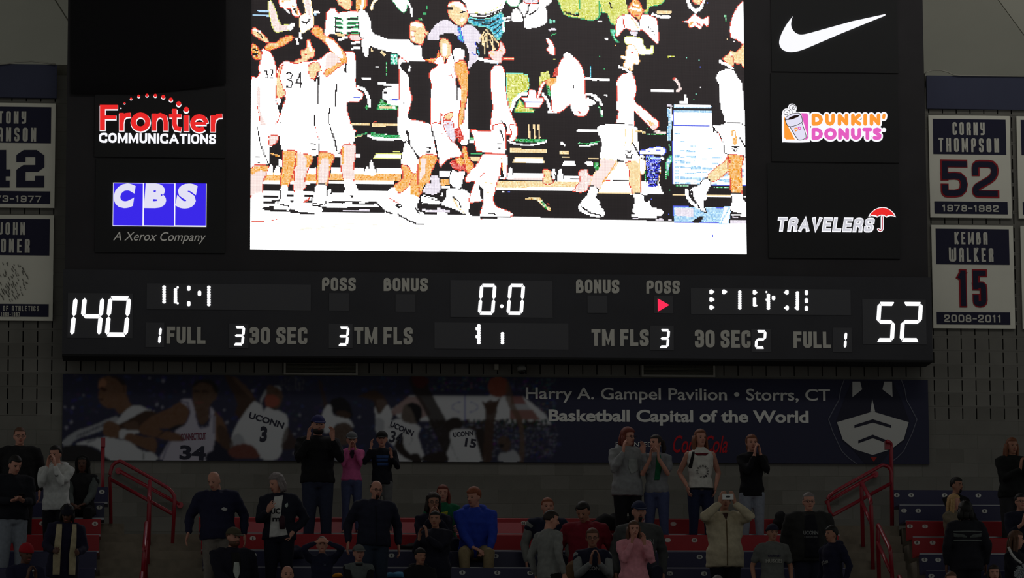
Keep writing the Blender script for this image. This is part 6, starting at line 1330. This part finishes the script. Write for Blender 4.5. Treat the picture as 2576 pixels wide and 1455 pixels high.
        if style == 'bun':
            n = len(hr.v); m_ = MB().sphere((0, 0, 0), .04, .035, .04, 12, 8); hr.v += [tuple(Hd((p[0], p[1] + .10, p[2] + .08))) for p in m_.v]; hr.f += [tuple(n + i for i in f) for f in m_.f]
        put('hair', hr, hm)
    # face details
    for sd in (-1, 1):
        e_ = MB().sphere((0, 0, 0), .0115, .006, .0055, 10, 6); e_.v = [tuple(Hd((p[0] + .030 * sd, p[1] - .0745, p[2] + .002))) for p in e_.v]; put('eye', e_, mat('eye_dark', (40, 34, 32), .3))
        b = MB().tube([Hd((.016 * sd, -.082, .018)), Hd((.032 * sd, -.080, .023)), Hd((.047 * sd, -.068, .017))], .0032 * s, 6); put('eyebrow', b, mat('hair_' + (hcol if style != 'bald' else 'bald'), HC[hcol if style != 'bald' else 'bald'], .6))
    m_ = MB().sphere((0, 0, 0), .023, .007, .0065, 12, 6); m_.v = [tuple(Hd((p[0], p[1] - .080, p[2] - .062))) for p in m_.v]; put('mouth', m_, mat('lips', (140, 72, 66), .5))
    if beard:
        b = MB(); g_ = MB().sphere((0, 0, 0), 1, 1, 1, 20, 14); vv = []
        for (x, y, z) in g_.v:
            X, Y_, Z = x * .065, y * .076 - .011, z * .055 - .070
            if beard == 'goatee': X *= .55; 
            if Y_ > .02 or Z > -.035 + abs(X) * .4: X *= .8; Y_ = -.012 + (Y_ + .012) * .7; Z = min(Z, -.04)
            vv.append(tuple(Hd((X, Y_, Z))))
        b.v = vv; b.f = g_.f; put('beard', b, hm if style != 'bald' else mat('hair_dark', HC['dark'], .6, .25, 60, spec=.35))
    if glasses:
        b = MB()
        for sd in (-1, 1):
            b.tube([Hd((.031 * sd + .021 * math.cos(a * .5236), -.094, .001 + .016 * math.sin(a * .5236))) for a in range(13)], .0024 * s, 6); b.tube([Hd((.052 * sd, -.092, .006)), Hd((.076 * sd, .0, .004))], .0022 * s, 6)
        b.tube([Hd((-.010, -.097, .003)), Hd((.010, -.097, .003))], .0022 * s, 6)
        put('glasses', b, mat('glasses_frame', (24, 22, 24), .25, spec=.7))
    if hat:
        kind, hcl = hat[0], hat[1]; hmt = mat('hat_%d_%d_%d' % hcl, hcl, .85); b = MB(); g_ = MB().sphere((0, 0, 0), 1, 1, 1, 24, 16); vv = []
        for (x, y, z) in g_.v:
            lim = .038 if kind == 'cap' else .016
            X, Y_, Z = x * .090, y * .111 + .010, z * (.096 if kind == 'cap' else .108) + .032
            if kind == 'hood': X, Y_, Z = x * .112, y * .125 + .022, z * .135 + .008
            if kind == 'hood':
                if Y_ < -.055 and abs(Z) < .12: X *= .80; Y_ = -.045; 
            elif Z < lim: Z = lim; X *= .99
            vv.append(tuple(Hd((X, Y_, Z))))
        b.v = vv; b.f = g_.f
        if kind == 'hood':
            for k, v in enumerate(g_.v):
                if v[1] < -.45 and abs(v[0]) < .72 and -.8 < v[2] < .62: b.v[k] = tuple(Hd((v[0] * .085, -.03, v[2] * .10)))
        put('hood' if kind == 'hood' else 'hat', b, hmt)
        if kind == 'cap':
            b = MB(); sg = -1 if len(hat) < 3 or hat[2] != 'back' else 1; P = []
            for t in range(9):
                a = math.pi * t / 8; P.append((.080 * math.cos(a), (.070 + .090 * math.sin(a)) * sg, .044 - .022 * math.sin(a)))
            b.v = [tuple(Hd(p)) for p in P] + [tuple(Hd((p[0], p[1], p[2] - .010))) for p in P]; k = len(P)
            b.f = [tuple(range(k)), tuple(range(k, 2 * k))[::-1]] + [(i, i + 1, k + i + 1, k + i) for i in range(k - 1)] + [(k - 1, 0, k, 2 * k - 1)]
            put('brim', b, hmt, False)
    if hood:
        b = MB(); loft(b, [(U((-.10, -.03, 1.45)), .035 * s, .035 * s), (U((-.11, .06, 1.47)), .045 * s, .045 * s), (U((0, .115, 1.47)), .06 * s, .05 * s), (U((.11, .06, 1.47)), .045 * s, .045 * s), (U((.10, -.03, 1.45)), .035 * s, .035 * s)], 10, V3(0, 0, 1)); put('hood_collar', b, tc)
    # place: crown of the head at its spot
    crown = Hd((0, .012, .117 if not hat else .127)); Rz = Matrix.Rotation(math.radians(yaw), 3, 'Z')
    root.rotation_euler = (0, 0, math.radians(yaw)); root.location = PX(px, py, Y) - Rz @ crown
    root['_k'] = 0; del root['_k']
    info = dict(root=root, hands=hands, U=U, Hd=Hd, put=put, s=s, patch=patch, R=Rz)
    return info
NV = ((26, 27, 52), 'navy'); BKc = ((22, 22, 25), 'black'); JN = ((58, 66, 92), 'jeans'); DJ = ((34, 36, 54), 'darkjeans'); GY = ((120, 120, 120), 'grey'); LG = ((176, 176, 172), 'lightgrey'); KH = ((138, 122, 92), 'khaki'); PKc = ((206, 138, 150), 'pink'); RB_ = ((32, 58, 160), 'royal'); DG = ((58, 60, 60), 'charcoal')
WHT = (205, 205, 205)
P = person
# -- left block
P('person in dark jacket with glasses, standing nearest the wall at far left', 50, 1076, ('S', 'f'), 1.80, head=(10, 4), top=BKc, pants=BKc, hair=('buzz', 'brown'), bulk=1.35, glasses=True, beard=None)
i = P('person in dark jacket and pale trousers looking down at a phone, far left', 42, 1148, ('Q', 'f'), 1.76, yaw=14, head=(14, 24), arms=('phone', 'phone'), top=((20, 22, 30), 'nightblue'), pants=((122, 128, 138), 'palejeans'), hair=('short', 'black'), bulk=1.25, hem=.90)
W_, fd, pn = i['hands'][0]; s = i['s']; b = MB().box(-.036, -.005, -.07, .036, .005, .07); M_x = Matrix.Rotation(1.0, 4, 'X'); b.v = [tuple(M_x @ Vector(v)) for v in b.v]
o = b.build('mobile_phone', mat('phone_black', (16, 16, 18), .3)); o.location = i['root'].location + i['R'] @ (W_ + fd * .10 + V3(.05, -.02, .03)); tag(o, 'dark phone held by person in pale trousers at far left', 'phone')
P('person in white hooded sweatshirt with hands clasped at the mouth, left', 139, 1122, ('R', 'f'), 1.76, yaw=-18, head=(-12, 8), arms=('face', 'face'), top=((190, 192, 192), 'whitehoodie'), pants=((16, 16, 26), 'nightpants'), hair=('short', 'black'), hood=True, hem=.86, bulk=1.08, text_=[('BRIGHT', .085, 1.30, .07, .022, (60, 60, 60))])
P('person in black hood and dark vest with grey sleeves, behind white sweatshirt', 208, 1147, ('T', 's'), 1.60, yaw=-8, arms=('lap', 'lap'), top=((24, 24, 28), 'vest'), sleevec=cm('sleevegrey', (78, 84, 84)), hat=('hood', (14, 14, 16)), hair=('long', 'black'), skin=2, female=True, bulk=1.15, pants=((18, 18, 22), 'sitpants'))
i = P('person in dark coat and hood with long cream scarf, front of left block', 170, 1272, ('O', 'f'), 1.68, yaw=6, head=(-12, 22), lean=(8, 4), arms=('fwd', 'fwd'), top=((24, 22, 46), 'indigo'), pants=BKc, hair=('curly', 'black'), skin=2, female=True, bulk=1.30, hem=.70, hat=('beanie', (18, 18, 34)))
sc_m = cm('cream', (172, 160, 130))
for x0, x1 in ((-.155, -.055), (.065, .165)):
    i['patch']([(x0 + .045, 1.44), (x1 + (.0 if x0 > 0 else .02), 1.44), (x1, 1.0), (x1 - .005, .73), (x0, .73), (x0, 1.0)], sc_m, 'scarf', off=.02)
P('person with red knitted cap and dark coat, lowest at far left', 68, 1368, ('N', 's'), 1.62, yaw=20, head=(10, 10), arms=('clap', 'clap'), top=NV, hair=('short', 'black'), skin=2, hat=('beanie', (150, 16, 30)), stripe=[([(.06, 1.40), (.10, 1.42), (.12, 1.34), (.08, 1.32)], (180, 180, 180), 'collarwhite')])
# -- left half of the middle block
P('bald person in navy sweatshirt with round badge looking down, beside left aisle', 534, 1188, ('P', 'f'), 1.84, yaw=-6, head=(-24, 22), lean=(2, -2), arms=('reach', 'away'), top=NV, pants=((110, 104, 98), 'taupe'), hair=('bald', 'bald'), bulk=1.34, hem=.86, stripe=[([(.055, 1.235), (.085, 1.255), (.125, 1.25), (.13, 1.22), (.10, 1.20), (.06, 1.21)], (170, 170, 170), 'badge', 'badge')])
i = P('person in camouflage cap with beard and navy jacket, seated low', 588, 1326, ('O', 's'), 1.80, yaw=16, head=(18, 4), arms=('lap', 'down'), armo=((.12, -.34, 1.02), None), top=((22, 22, 36), 'jacketnavy'), hair=('short', 'brown'), beard='full', hat=('cap', (70, 66, 50)), bulk=1.34, under=((26, 26, 26), [(-.05, 1.42), (.05, 1.42), (.06, 1.2), (0, 1.02), (-.05, 1.2)], 'innerblack'), stripe=[([(-.03, 1.30), (.035, 1.30), (.045, 1.18), (.0, 1.06), (-.04, 1.18)], (176, 182, 176), 'printwhite', 'shirt_print')], pants=DJ)
i = P('person with curly grey hair, navy jacket over white printed shirt', 691, 1195, ('P', 'f'), 1.72, yaw=-8, head=(-50, 16), arms=('mid', 'hip'), top=((24, 26, 40), 'jacketnavy2'), pants=((18, 20, 34), 'nightjeans'), hair=('curly', 'grey'), female=True, bulk=1.28, under=((186, 186, 184), [(-.05, 1.44), (.06, 1.45), (.04, 1.2), (.13, .93), (-.11, .90), (-.09, 1.2)], 'innerwhite'), text_=[('UC', -.03, 1.24, .12, .07, (40, 40, 46)), ('m', -.02, 1.13, .1, .05, (60, 60, 66))], stripe=[([(.09, 1.33), (.12, 1.35), (.13, 1.31), (.11, 1.28), (.085, 1.30)], (170, 180, 176), 'patchgrey', 'badge')])
b = MB(); loft(b, [(V3(0, 0, -.09), .035, .03), (V3(0, 0, 0), .04, .034), (V3(0, 0, .05), .038, .03), (V3(0, 0, .08), .02, .02)], 12); o = b.build('pouch', mat('pouch_maroon', (50, 20, 34), .7), smooth=True); o.location = i['root'].location + V3(.03, -.26, 1.08); tag(o, 'small dark maroon pouch hanging on front of grey-haired person', 'pouch')
P('person in navy cap with dark beard, black sweatshirt and jeans clapping on the top row', 800, 1044, ('S', 'f'), 1.80, yaw=5, head=(4, 2), arms=('open', 'open'), top=((16, 16, 20), 'black2'), pants=((40, 46, 66), 'jeans2'), hair=('short', 'dark'), beard='full', hat=('cap', (34, 36, 84)), bulk=1.22, hem=.90, text_=[('UConn', 0, 1.5, .001, .001, (200, 200, 200))][:0])
P('child in pink shirt with hands over the face, standing on the top row', 885, 1086, ('S', 'o'), 1.36, head=(0, 6), arms=('face', 'face'), top=((196, 92, 146), 'pinkshirt'), pants=((66, 74, 108), 'jeans3'), hair=('short', 'brown'), hat=('cap', (90, 92, 96)), hem=.92, female=True, stripe=[([(-.05, 1.44), (.05, 1.44), (.02, 1.30), (-.02, 1.30)], (60, 40, 60), 'neckline')])
P('child in black cap and black shirt with blue print, arms raised on top row', 961, 1084, ('S', 'o'), 1.52, head=(-6, 2), arms=('open', 'open'), armo=((.20, -.24, 1.44), (.14, -.28, 1.30)), top=((18, 20, 30), 'black3'), pants=((96, 98, 100), 'greypants'), hair=('short', 'black'), hat=('cap', (14, 14, 16)), hem=.86, stripe=[([(-.10, 1.34), (.10, 1.34), (.10, 1.29), (-.10, 1.29)], (44, 70, 120), 'blueprint', 'shirt_print'), ([(-.10, 1.275), (.09, 1.275), (.09, 1.235), (-.10, 1.235)], (44, 70, 120), 'blueprint', 'shirt_print'), ([(-.09, 1.22), (.10, 1.22), (.10, 1.17), (-.09, 1.17)], (44, 70, 120), 'blueprint', 'shirt_print')])
P('balding person with glasses and goatee in navy shirt jacket and jeans', 948, 1210, ('P', 'f'), 1.86, yaw=8, head=(8, 6), lean=(2, 2), arms=('away', 'away'), top=((30, 32, 48), 'slate'), pants=((44, 54, 70), 'jeans4'), hair=('thin', 'dark'), beard='goatee', glasses=True, bulk=1.30, hem=.88, stripe=[([(-.004, 1.40), (.006, 1.40), (.006, .92), (-.004, .92)], (20, 21, 32), 'placket', 'placket')])
P('child in navy top with both hands on the forehead, low in middle', 810, 1352, ('N', 'f'), 1.42, arms=('headtop', 'headtop'), head=(0, -6), top=((24, 26, 50), 'kidnavy'), hair=('short', 'brown'), pants=DJ, text_=[('XX', .04, 1.30, .05, .04, (90, 96, 120))])
P('top of a balding head at the bottom edge below middle rows', 723, 1424, ('M', 's'), 1.72, head=(6, 0), top=((36, 36, 40), 'dk5'), hair=('thin', 'dark'), arms=('lap', 'lap'), pants=DJ)
P('child in grey cap and grey shirt with black sleeves, bottom of middle block', 902, 1370, ('O', 's'), 1.40, yaw=4, head=(6, 0), arms=('lap', 'lap'), top=((92, 98, 98), 'raglan'), sleevec=cm('sleeveblack', (22, 22, 26)), hair=('short', 'brown'), hat=('cap', (96, 98, 96)), pants=DJ, stripe=[([(-.06, 1.46), (.06, 1.46), (.05, 1.42), (-.05, 1.42)], (20, 20, 24), 'neckblack')])
P('child with dark hair in black hooded sweatshirt, bottom of middle block', 1057, 1380, ('N', 's'), 1.42, yaw=10, head=(12, 2), arms=('lap', 'lap'), top=((16, 16, 22), 'black4'), hair=('fringe', 'black'), skin=1, hood=True, pants=DJ, text_=[('HURLEY', 0, 1.24, .20, .045, (170, 168, 150))])
P('person with dark curly hair and glasses clapping, seated in the middle', 1090, 1243, ('Q', 's'), 1.66, head=(4, 0), arms=('claphigh', 'claphigh'), top=((22, 22, 40), 'darkclap'), hair=('curly', 'dark'), glasses=True, female=True, skin=1, pants=DJ, bulk=1.15)
P('person with red hair and green shirt, seated behind the clapping pair', 1114, 1221, ('R', 's'), 1.66, head=(-4, 2), arms=('fwd', 'fwd'), sleeve=.5, top=((20, 90, 60), 'green'), hair=('long', 'red'), female=True, bulk=1.2, pants=DJ, stripe=[([(-.04, 1.34), (.06, 1.36), (.05, 1.30), (-.03, 1.31)], (150, 150, 40), 'yellowprint', 'shirt_print')])
P('teenager in royal blue hooded sweatshirt and khaki trousers, seated', 1191, 1226, ('Q', 's'), 1.78, yaw=-2, head=(-38, 6), lean=(6, 0), arms=('lap', 'lap'), armo=((.02, -.38, .96), (.16, -.36, .96)), top=RB_, pants=KH, hair=('fringe', 'ginger'), hood=True, bulk=1.15)
P('person with dark hair tied back in navy jacket, clapping with open hands', 1095, 1287, ('O', 'f'), 1.68, yaw=-24, head=(10, 0), arms=('claphigh', 'claphigh'), armo=((.12, -.34, 1.30), (.0, -.34, 1.34)), top=((24, 24, 38), 'jacketnavy3'), hair=('bun', 'black'), skin=1, female=True, bulk=1.30, hem=.78, pants=DJ)
# -- right half of the middle block
P('person with short reddish hair in navy shirt over grey sleeves', 1377, 1253, ('Q', 's'), 1.80, head=(4, 2), arms=('down', 'down'), sleeve=1.0, sleevec=cm('sleevegrey2', (120, 122, 118)), top=((22, 26, 48), 'teenavy'), hair=('buzz', 'ginger'), bulk=1.18, text_=[('UCONN', -.01, 1.25, .25, .06, WHT)], pants=DJ)
P('person in plain grey sweatshirt turned away, looking right', 1390, 1286, ('N', 'f'), 1.76, yaw=125, head=(-30, 12), arms=('down', 'down'), top=((120, 122, 120), 'greysweat'), pants=((26, 26, 24), 'blackpants'), hair=('short', 'dark'), bulk=1.0, hem=.84)
P('person in maroon sweater looking down', 1463, 1265, ('P', 's'), 1.80, yaw=-8, head=(-16, 30), arms=('away', 'away'), top=((110, 16, 34), 'maroon'), pants=((110, 84, 62), 'tanpants'), hair=('short', 'black'), skin=1, bulk=1.2)
P('person with glasses in navy shirt over grey sleeves, palms together', 1490, 1330, ('O', 's'), 1.66, head=(-6, 6), arms=('clap', 'clap'), top=((22, 24, 46), 'teenavy2'), sleevec=cm('sleevegrey3', (128, 132, 132)), hair=('bun', 'brown'), glasses=True, female=True, skin=1, text_=[('UCONN', 0, 1.22, .24, .05, WHT)], pants=DJ, bulk=1.08)
P('person in navy cap and charcoal sweatshirt standing behind pink sweater', 1607, 1260, ('P', 's'), 1.84, head=(6, 2), arms=('down', 'down'), top=((70, 72, 72), 'charcoal2'), hair=('buzz', 'dark'), hat=('cap', (30, 38, 66)), beard='goatee', bulk=1.18, text_=[('UCONN', .03, 1.26, .26, .06, (170, 172, 170))], pants=DJ)
P('person with long brown hair in pink sweater clapping at the chin', 1594, 1311, ('N', 'f'), 1.68, head=(4, 2), arms=('open', 'open'), armo=((.05, -.22, 1.40), (.12, -.24, 1.38)), top=PKc, hair=('long', 'brown'), female=True, bulk=1.22, hem=.80, pants=DJ, skin=0)
P('person with dark red bob, glasses and grey hooded sweatshirt on the top row', 1580, 1078, ('S', 'f'), 1.66, yaw=12, head=(28, 4), arms=('claphigh', 'open'), armo=((.13, -.22, 1.38), (.14, -.26, 1.36)), top=((128, 130, 132), 'greyhoodie'), pants=((16, 16, 22), 'leggings'), hair=('bob', 'red'), glasses=True, hood=True, female=True, bulk=1.25, hem=.82, stripe=[([(-.03, 1.30), (.10, 1.30), (.12, 1.16), (0, 1.10), (-.04, 1.2)], (140, 144, 142), 'greyprint', 'shirt_print')])
P('person with dark ponytail, grey shirt and green scarf on the top row', 1650, 1095, ('S', 'f'), 1.62, yaw=-14, head=(-36, 0), arms=('claphigh', 'claphigh'), sleeve=.5, top=((118, 120, 124), 'greytee'), pants=((64, 72, 106), 'jeans5'), hair=('pony', 'dark'), female=True, hem=.90, stripe=[([(.02, 1.44), (.07, 1.44), (.09, 1.28), (.05, 1.08), (-.02, 1.08), (0, 1.25)], (20, 92, 60), 'greenscarf', 'scarf')])
i = P('person with very long brown hair in white sleeveless top with lettering ring, top row', 1761, 1081, ('S', 'f'), 1.68, yaw=2, head=(14, 0), arms=('pocket', 'pocket'), sleeve=0, top=((192, 190, 184), 'whitetank'), pants=((30, 36, 64), 'jeans6'), hair=('long', 'auburn'), female=True, hem=.90, shoes=(170, 166, 160), text_=[(c, .01 + .075 * math.cos(math.radians(200 - k * 28)), 1.15 + .075 * math.sin(math.radians(200 - k * 28)), .020, .026, (30, 30, 34), -1, math.radians(110 - k * 28)) for k, c in enumerate('UCONNHUSKIES')], stripe=[([(-.17, .935), (.17, .935), (.17, .905), (-.17, .905)], (20, 20, 24), 'trimblack', 'trim'), ([(-.12, 1.42), (-.09, 1.42), (-.13, 1.2), (-.175, 1.2)], (20, 20, 24), 'trimblack', 'trim'), ([(-.10, 1.40), (.10, 1.40), (.06, 1.365), (-.06, 1.365)], (90, 20, 34), 'strapred', 'trim')])
P('person in black jacket and pale ripped jeans, hands at mouth on top row', 1890, 1094, ('S', 'f'), 1.70, yaw=4, head=(4, 2), arms=('face', 'face'), armo=((.0, -.2, 1.42), (.085, -.2, 1.43)), top=((14, 14, 20), 'black5'), pants=((128, 134, 146), 'palejeans2'), hair=('pony', 'auburn'), female=True, hem=.86, shoes=(150, 150, 150))
i = P('person in cream padded coat holding a phone up to take a picture', 1821, 1240, ('O', 'f'), 1.68, head=(2, -6), arms=('camera', 'camera'), top=((176, 166, 142), 'creamcoat'), pants=((16, 18, 28), 'nightpants2'), hair=('bun', 'dark'), skin=1, female=True, bulk=1.42, hem=.76, stripe=[([(-.004, 1.36), (.008, 1.36), (.008, .78), (-.004, .78)], (90, 74, 50), 'zip', 'zip'), ([(-.04, 1.46), (.04, 1.46), (0, 1.36)], (60, 40, 36), 'innertop')])
hw = [i['root'].location + i['R'] @ (h[0] + h[1] * .09) for h in i['hands']]; p = (hw[0] + hw[1]) / 2 + V3(0, -.035, 0); o = MB().box(-.07, -.004, -.036, .07, .004, .036).build('mobile_phone', mat('phone_white', (214, 216, 216), .4)); o.location = p; tag(o, 'white phone held sideways by the person in cream coat', 'phone')
q = MB().stroke([(-.016, 0), (.016, 0)], .012, -.006, 0).build('case_print', mat('case_print', (50, 52, 58), .6), None); q.parent = o
P('child in navy cap and grey tee printed HUSKIES, low on right of middle', 1943, 1318, ('N', 'f'), 1.48, head=(6, 4), yaw=4, arms=('down', 'down'), sleeve=.5, top=((92, 94, 92), 'huskietee'), pants=JN, hair=('fringe', 'dark'), hat=('cap', (30, 30, 50), 'back'), text_=[('HUSKIES', 0, 1.20, .24, .055, (190, 190, 184)), ('UCONN', 0, 1.27, .18, .03, (50, 44, 90))], skin=1)
P('person with glasses in dark leather jacket over black printed shirt', 2034, 1240, ('O', 'f'), 1.86, yaw=-2, head=(4, 2), arms=('down', 'down'), top=((38, 38, 38), 'leather'), pants=DJ, hair=('buzz', 'grey'), glasses=True, bulk=1.48, hem=.84, under=((18, 18, 26), [(-.06, 1.44), (.06, 1.44), (.10, 1.2), (.11, .88), (-.09, .88), (-.08, 1.2)], 'innerblack2'), text_=[('UCONN', .0, 1.20, .19, .05, (176, 178, 178)), ('HUSKIES', .0, 1.145, .17, .016, (140, 140, 140))])
P('child with dark hair in navy hooded sweatshirt facing left, before leather jacket', 2092, 1324, ('N', 'f'), 1.50, yaw=-55, head=(-10, 0), arms=('down', 'down'), top=((22, 22, 46), 'navyhood'), pants=((18, 18, 24), 'blackpants2'), hair=('fringe', 'black'), skin=1, hood=True, text_=[('UConn', -.04, 1.20, .16, .06, (180, 180, 178), -1, .2)])
P('crown of a grey-haired head at the bottom edge right of middle', 1805, 1449, ('M', 's'), 1.7, arms=('lap', 'lap'), hair=('short', 'grey'), top=((60, 60, 60), 'dk6'), pants=DJ)
# -- right block
P('person with dark hair and beard glancing sideways, upper right block', 2406, 1202, ('S', 's'), 1.76, yaw=30, head=(10, 2), arms=('lap', 'lap'), top=((20, 20, 24), 'dk7'), hair=('short', 'black'), beard='goatee', skin=1, pants=DJ)
P('person with long blonde hair turned to the right', 2400, 1244, ('R', 's'), 1.66, yaw=40, head=(30, 4), arms=('lap', 'lap'), top=((110, 100, 84), 'tancoat'), hair=('long', 'blond'), female=True, pants=DJ)
i = P('person seen from behind in dark sweater with pale patterned band', 2428, 1264, ('O', 'f'), 1.72, yaw=180, arms=('down', 'down'), top=((26, 26, 34), 'nordic'), pants=((16, 16, 22), 'dk8'), hair=('curly', 'black'), female=True, bulk=1.30, hem=.80, back=True, skin=2, stripe=[([(-.20, 1.33), (.20, 1.33), (.19, 1.315), (-.19, 1.315)], (100, 106, 104), 'bandgrey', 'knit_band'), ([(-.19, 1.30), (-.02, 1.27), (-.02, 1.23), (-.19, 1.24)], (84, 90, 88), 'bandgrey2', 'knit_band'), ([(.02, 1.27), (.19, 1.30), (.19, 1.24), (.02, 1.23)], (84, 90, 88), 'bandgrey2', 'knit_band'), ([(-.19, 1.21), (.19, 1.21), (.19, 1.19), (-.19, 1.19)], (100, 106, 104), 'bandgrey', 'knit_band')])
P('person with long auburn hair in black top clapping, top right corner row', 2545, 1102, ('S', 'f'), 1.66, yaw=8, head=(6, 2), arms=('claphigh', 'clap'), armo=((-.02, -.28, 1.26), (.14, -.27, 1.30)), top=((20, 22, 22), 'black6'), pants=((40, 40, 44), 'dk9'), hair=('long', 'auburn'), skin=1, female=True, bulk=1.22)
P('person with short dark hair and glasses clapping at right edge', 2566, 1243, ('P', 'f'), 1.66, yaw=6, head=(6, 0), arms=('clap', 'clap'), sleeve=.8, top=((24, 26, 44), 'dk10'), pants=DJ, hair=('short', 'black'), glasses=True, female=True, bulk=1.2)
i = P('person with brown hair holding a white noisemaker at right edge', 2556, 1336, ('O', 's'), 1.64, yaw=50, head=(30, 4), arms=('clap', 'mid'), top=((22, 22, 30), 'dk11'), hair=('long', 'brown'), female=True, pants=DJ, text_=[('UCONN', .05, 1.24, .18, .05, (180, 180, 180))])
st = MB(); st.tube([PX(2537, 1377, -6.0), PX(2545, 1395, -6.02), PX(2556, 1408, -6.04), PX(2570, 1418, -6.06)], .017, 10); o = st.build('noisemaker', mat('stick_white', (190, 190, 188), .5), None, tuple(PX(2550, 1400, -6.02)), True); tag(o, 'white tube noisemaker held by person at right edge', 'noisemaker')
pm_ = MB(); rr = random.Random(5)
c0 = PX(2576, 1440, -6.1)
for k in range(150):
    d = V3(rr.gauss(0, 1), rr.gauss(0, 1), rr.gauss(0, 1)).normalized(); e1 = c0 + d * .13; e1.z -= .02
    pm_.tube([c0 + d * .02, c0 + d * .08 + V3(0, 0, .01), e1], .0035, 4, False)
o = pm_.build('pompom', mat('pompom_white', (176, 182, 186), .7), None, tuple(c0)); o['kind'] = 'stuff'; tag(o, 'white shredded pompom at the lower right edge', 'pompom')
P('child with long dark hair and mouth open, bottom of right block', 2500, 1423, ('N', 's'), 1.46, head=(-4, 0), arms=('lap', 'lap'), top=((30, 30, 40), 'dk12'), hair=('long', 'dark'), female=True, pants=DJ)
P('crown of a brown-haired head at bottom edge of right block', 2392, 1440, ('M', 's'), 1.5, arms=('lap', 'lap'), hair=('short', 'brown'), top=((40, 36, 36), 'dk13'), pants=DJ)
# small belongings on the seats
def heap(px, py, Y, w, h, d, rgb, label, cat, name):
    c = PX(px, py, Y); b = MB().sphere((c.x, c.y, c.z), w / 2, d / 2, h / 2, 20, 12); rr = random.Random(int(px))
    b.v = [(x + .012 * math.sin(z * 60 + x * 20), y + .01 * math.sin(x * 50), c.z + (z - c.z) * (1 + .18 * math.sin(x * 34 + y * 22)) if z > c.z - h * .2 else c.z - h * .28) for x, y, z in b.v]
    tag(b.build(name, mat('heap_%d_%d_%d' % rgb, rgb, .9, .2, 14, bump=.3), None, (c.x, c.y, c.z - h * .28), True), label, cat)
heap(743, 1395, -4.15, .24, .20, .3, (30, 30, 50), 'dark navy coat draped over the bench below grey-haired person', 'coat', 'coat')
heap(1032, 1380, -3.4, .30, .12, .25, (18, 18, 22), 'black coat lying on the bench beside the clapping pair', 'coat', 'coat')
heap(995, 1450, -4.75, .32, .10, .25, (70, 130, 170), 'light blue patterned bag on lowest middle bench', 'bag', 'bag')
heap(848, 1450, -4.75, .12, .09, .2, (200, 130, 20), 'yellow cloth on lowest middle bench', 'cloth', 'cloth')
heap(1545, 1320, -2.62, .62, .28, .25, (16, 16, 20), 'black jackets piled on top bench beneath grey hooded sweatshirt', 'jacket', 'jacket')
heap(1965, 1318, -2.62, .22, .30, .25, (22, 22, 26), 'black backpack on top bench left of leather jacket', 'backpack', 'backpack')
heap(2010, 1402, -4.14, .50, .26, .3, (44, 26, 88), 'purple coat spread on bench under the leather jacket', 'coat', 'coat')
heap(1626, 1322, -2.7, .14, .18, .2, (130, 110, 120), 'pale pink bundle on the top bench beside jeans', 'cloth', 'cloth')
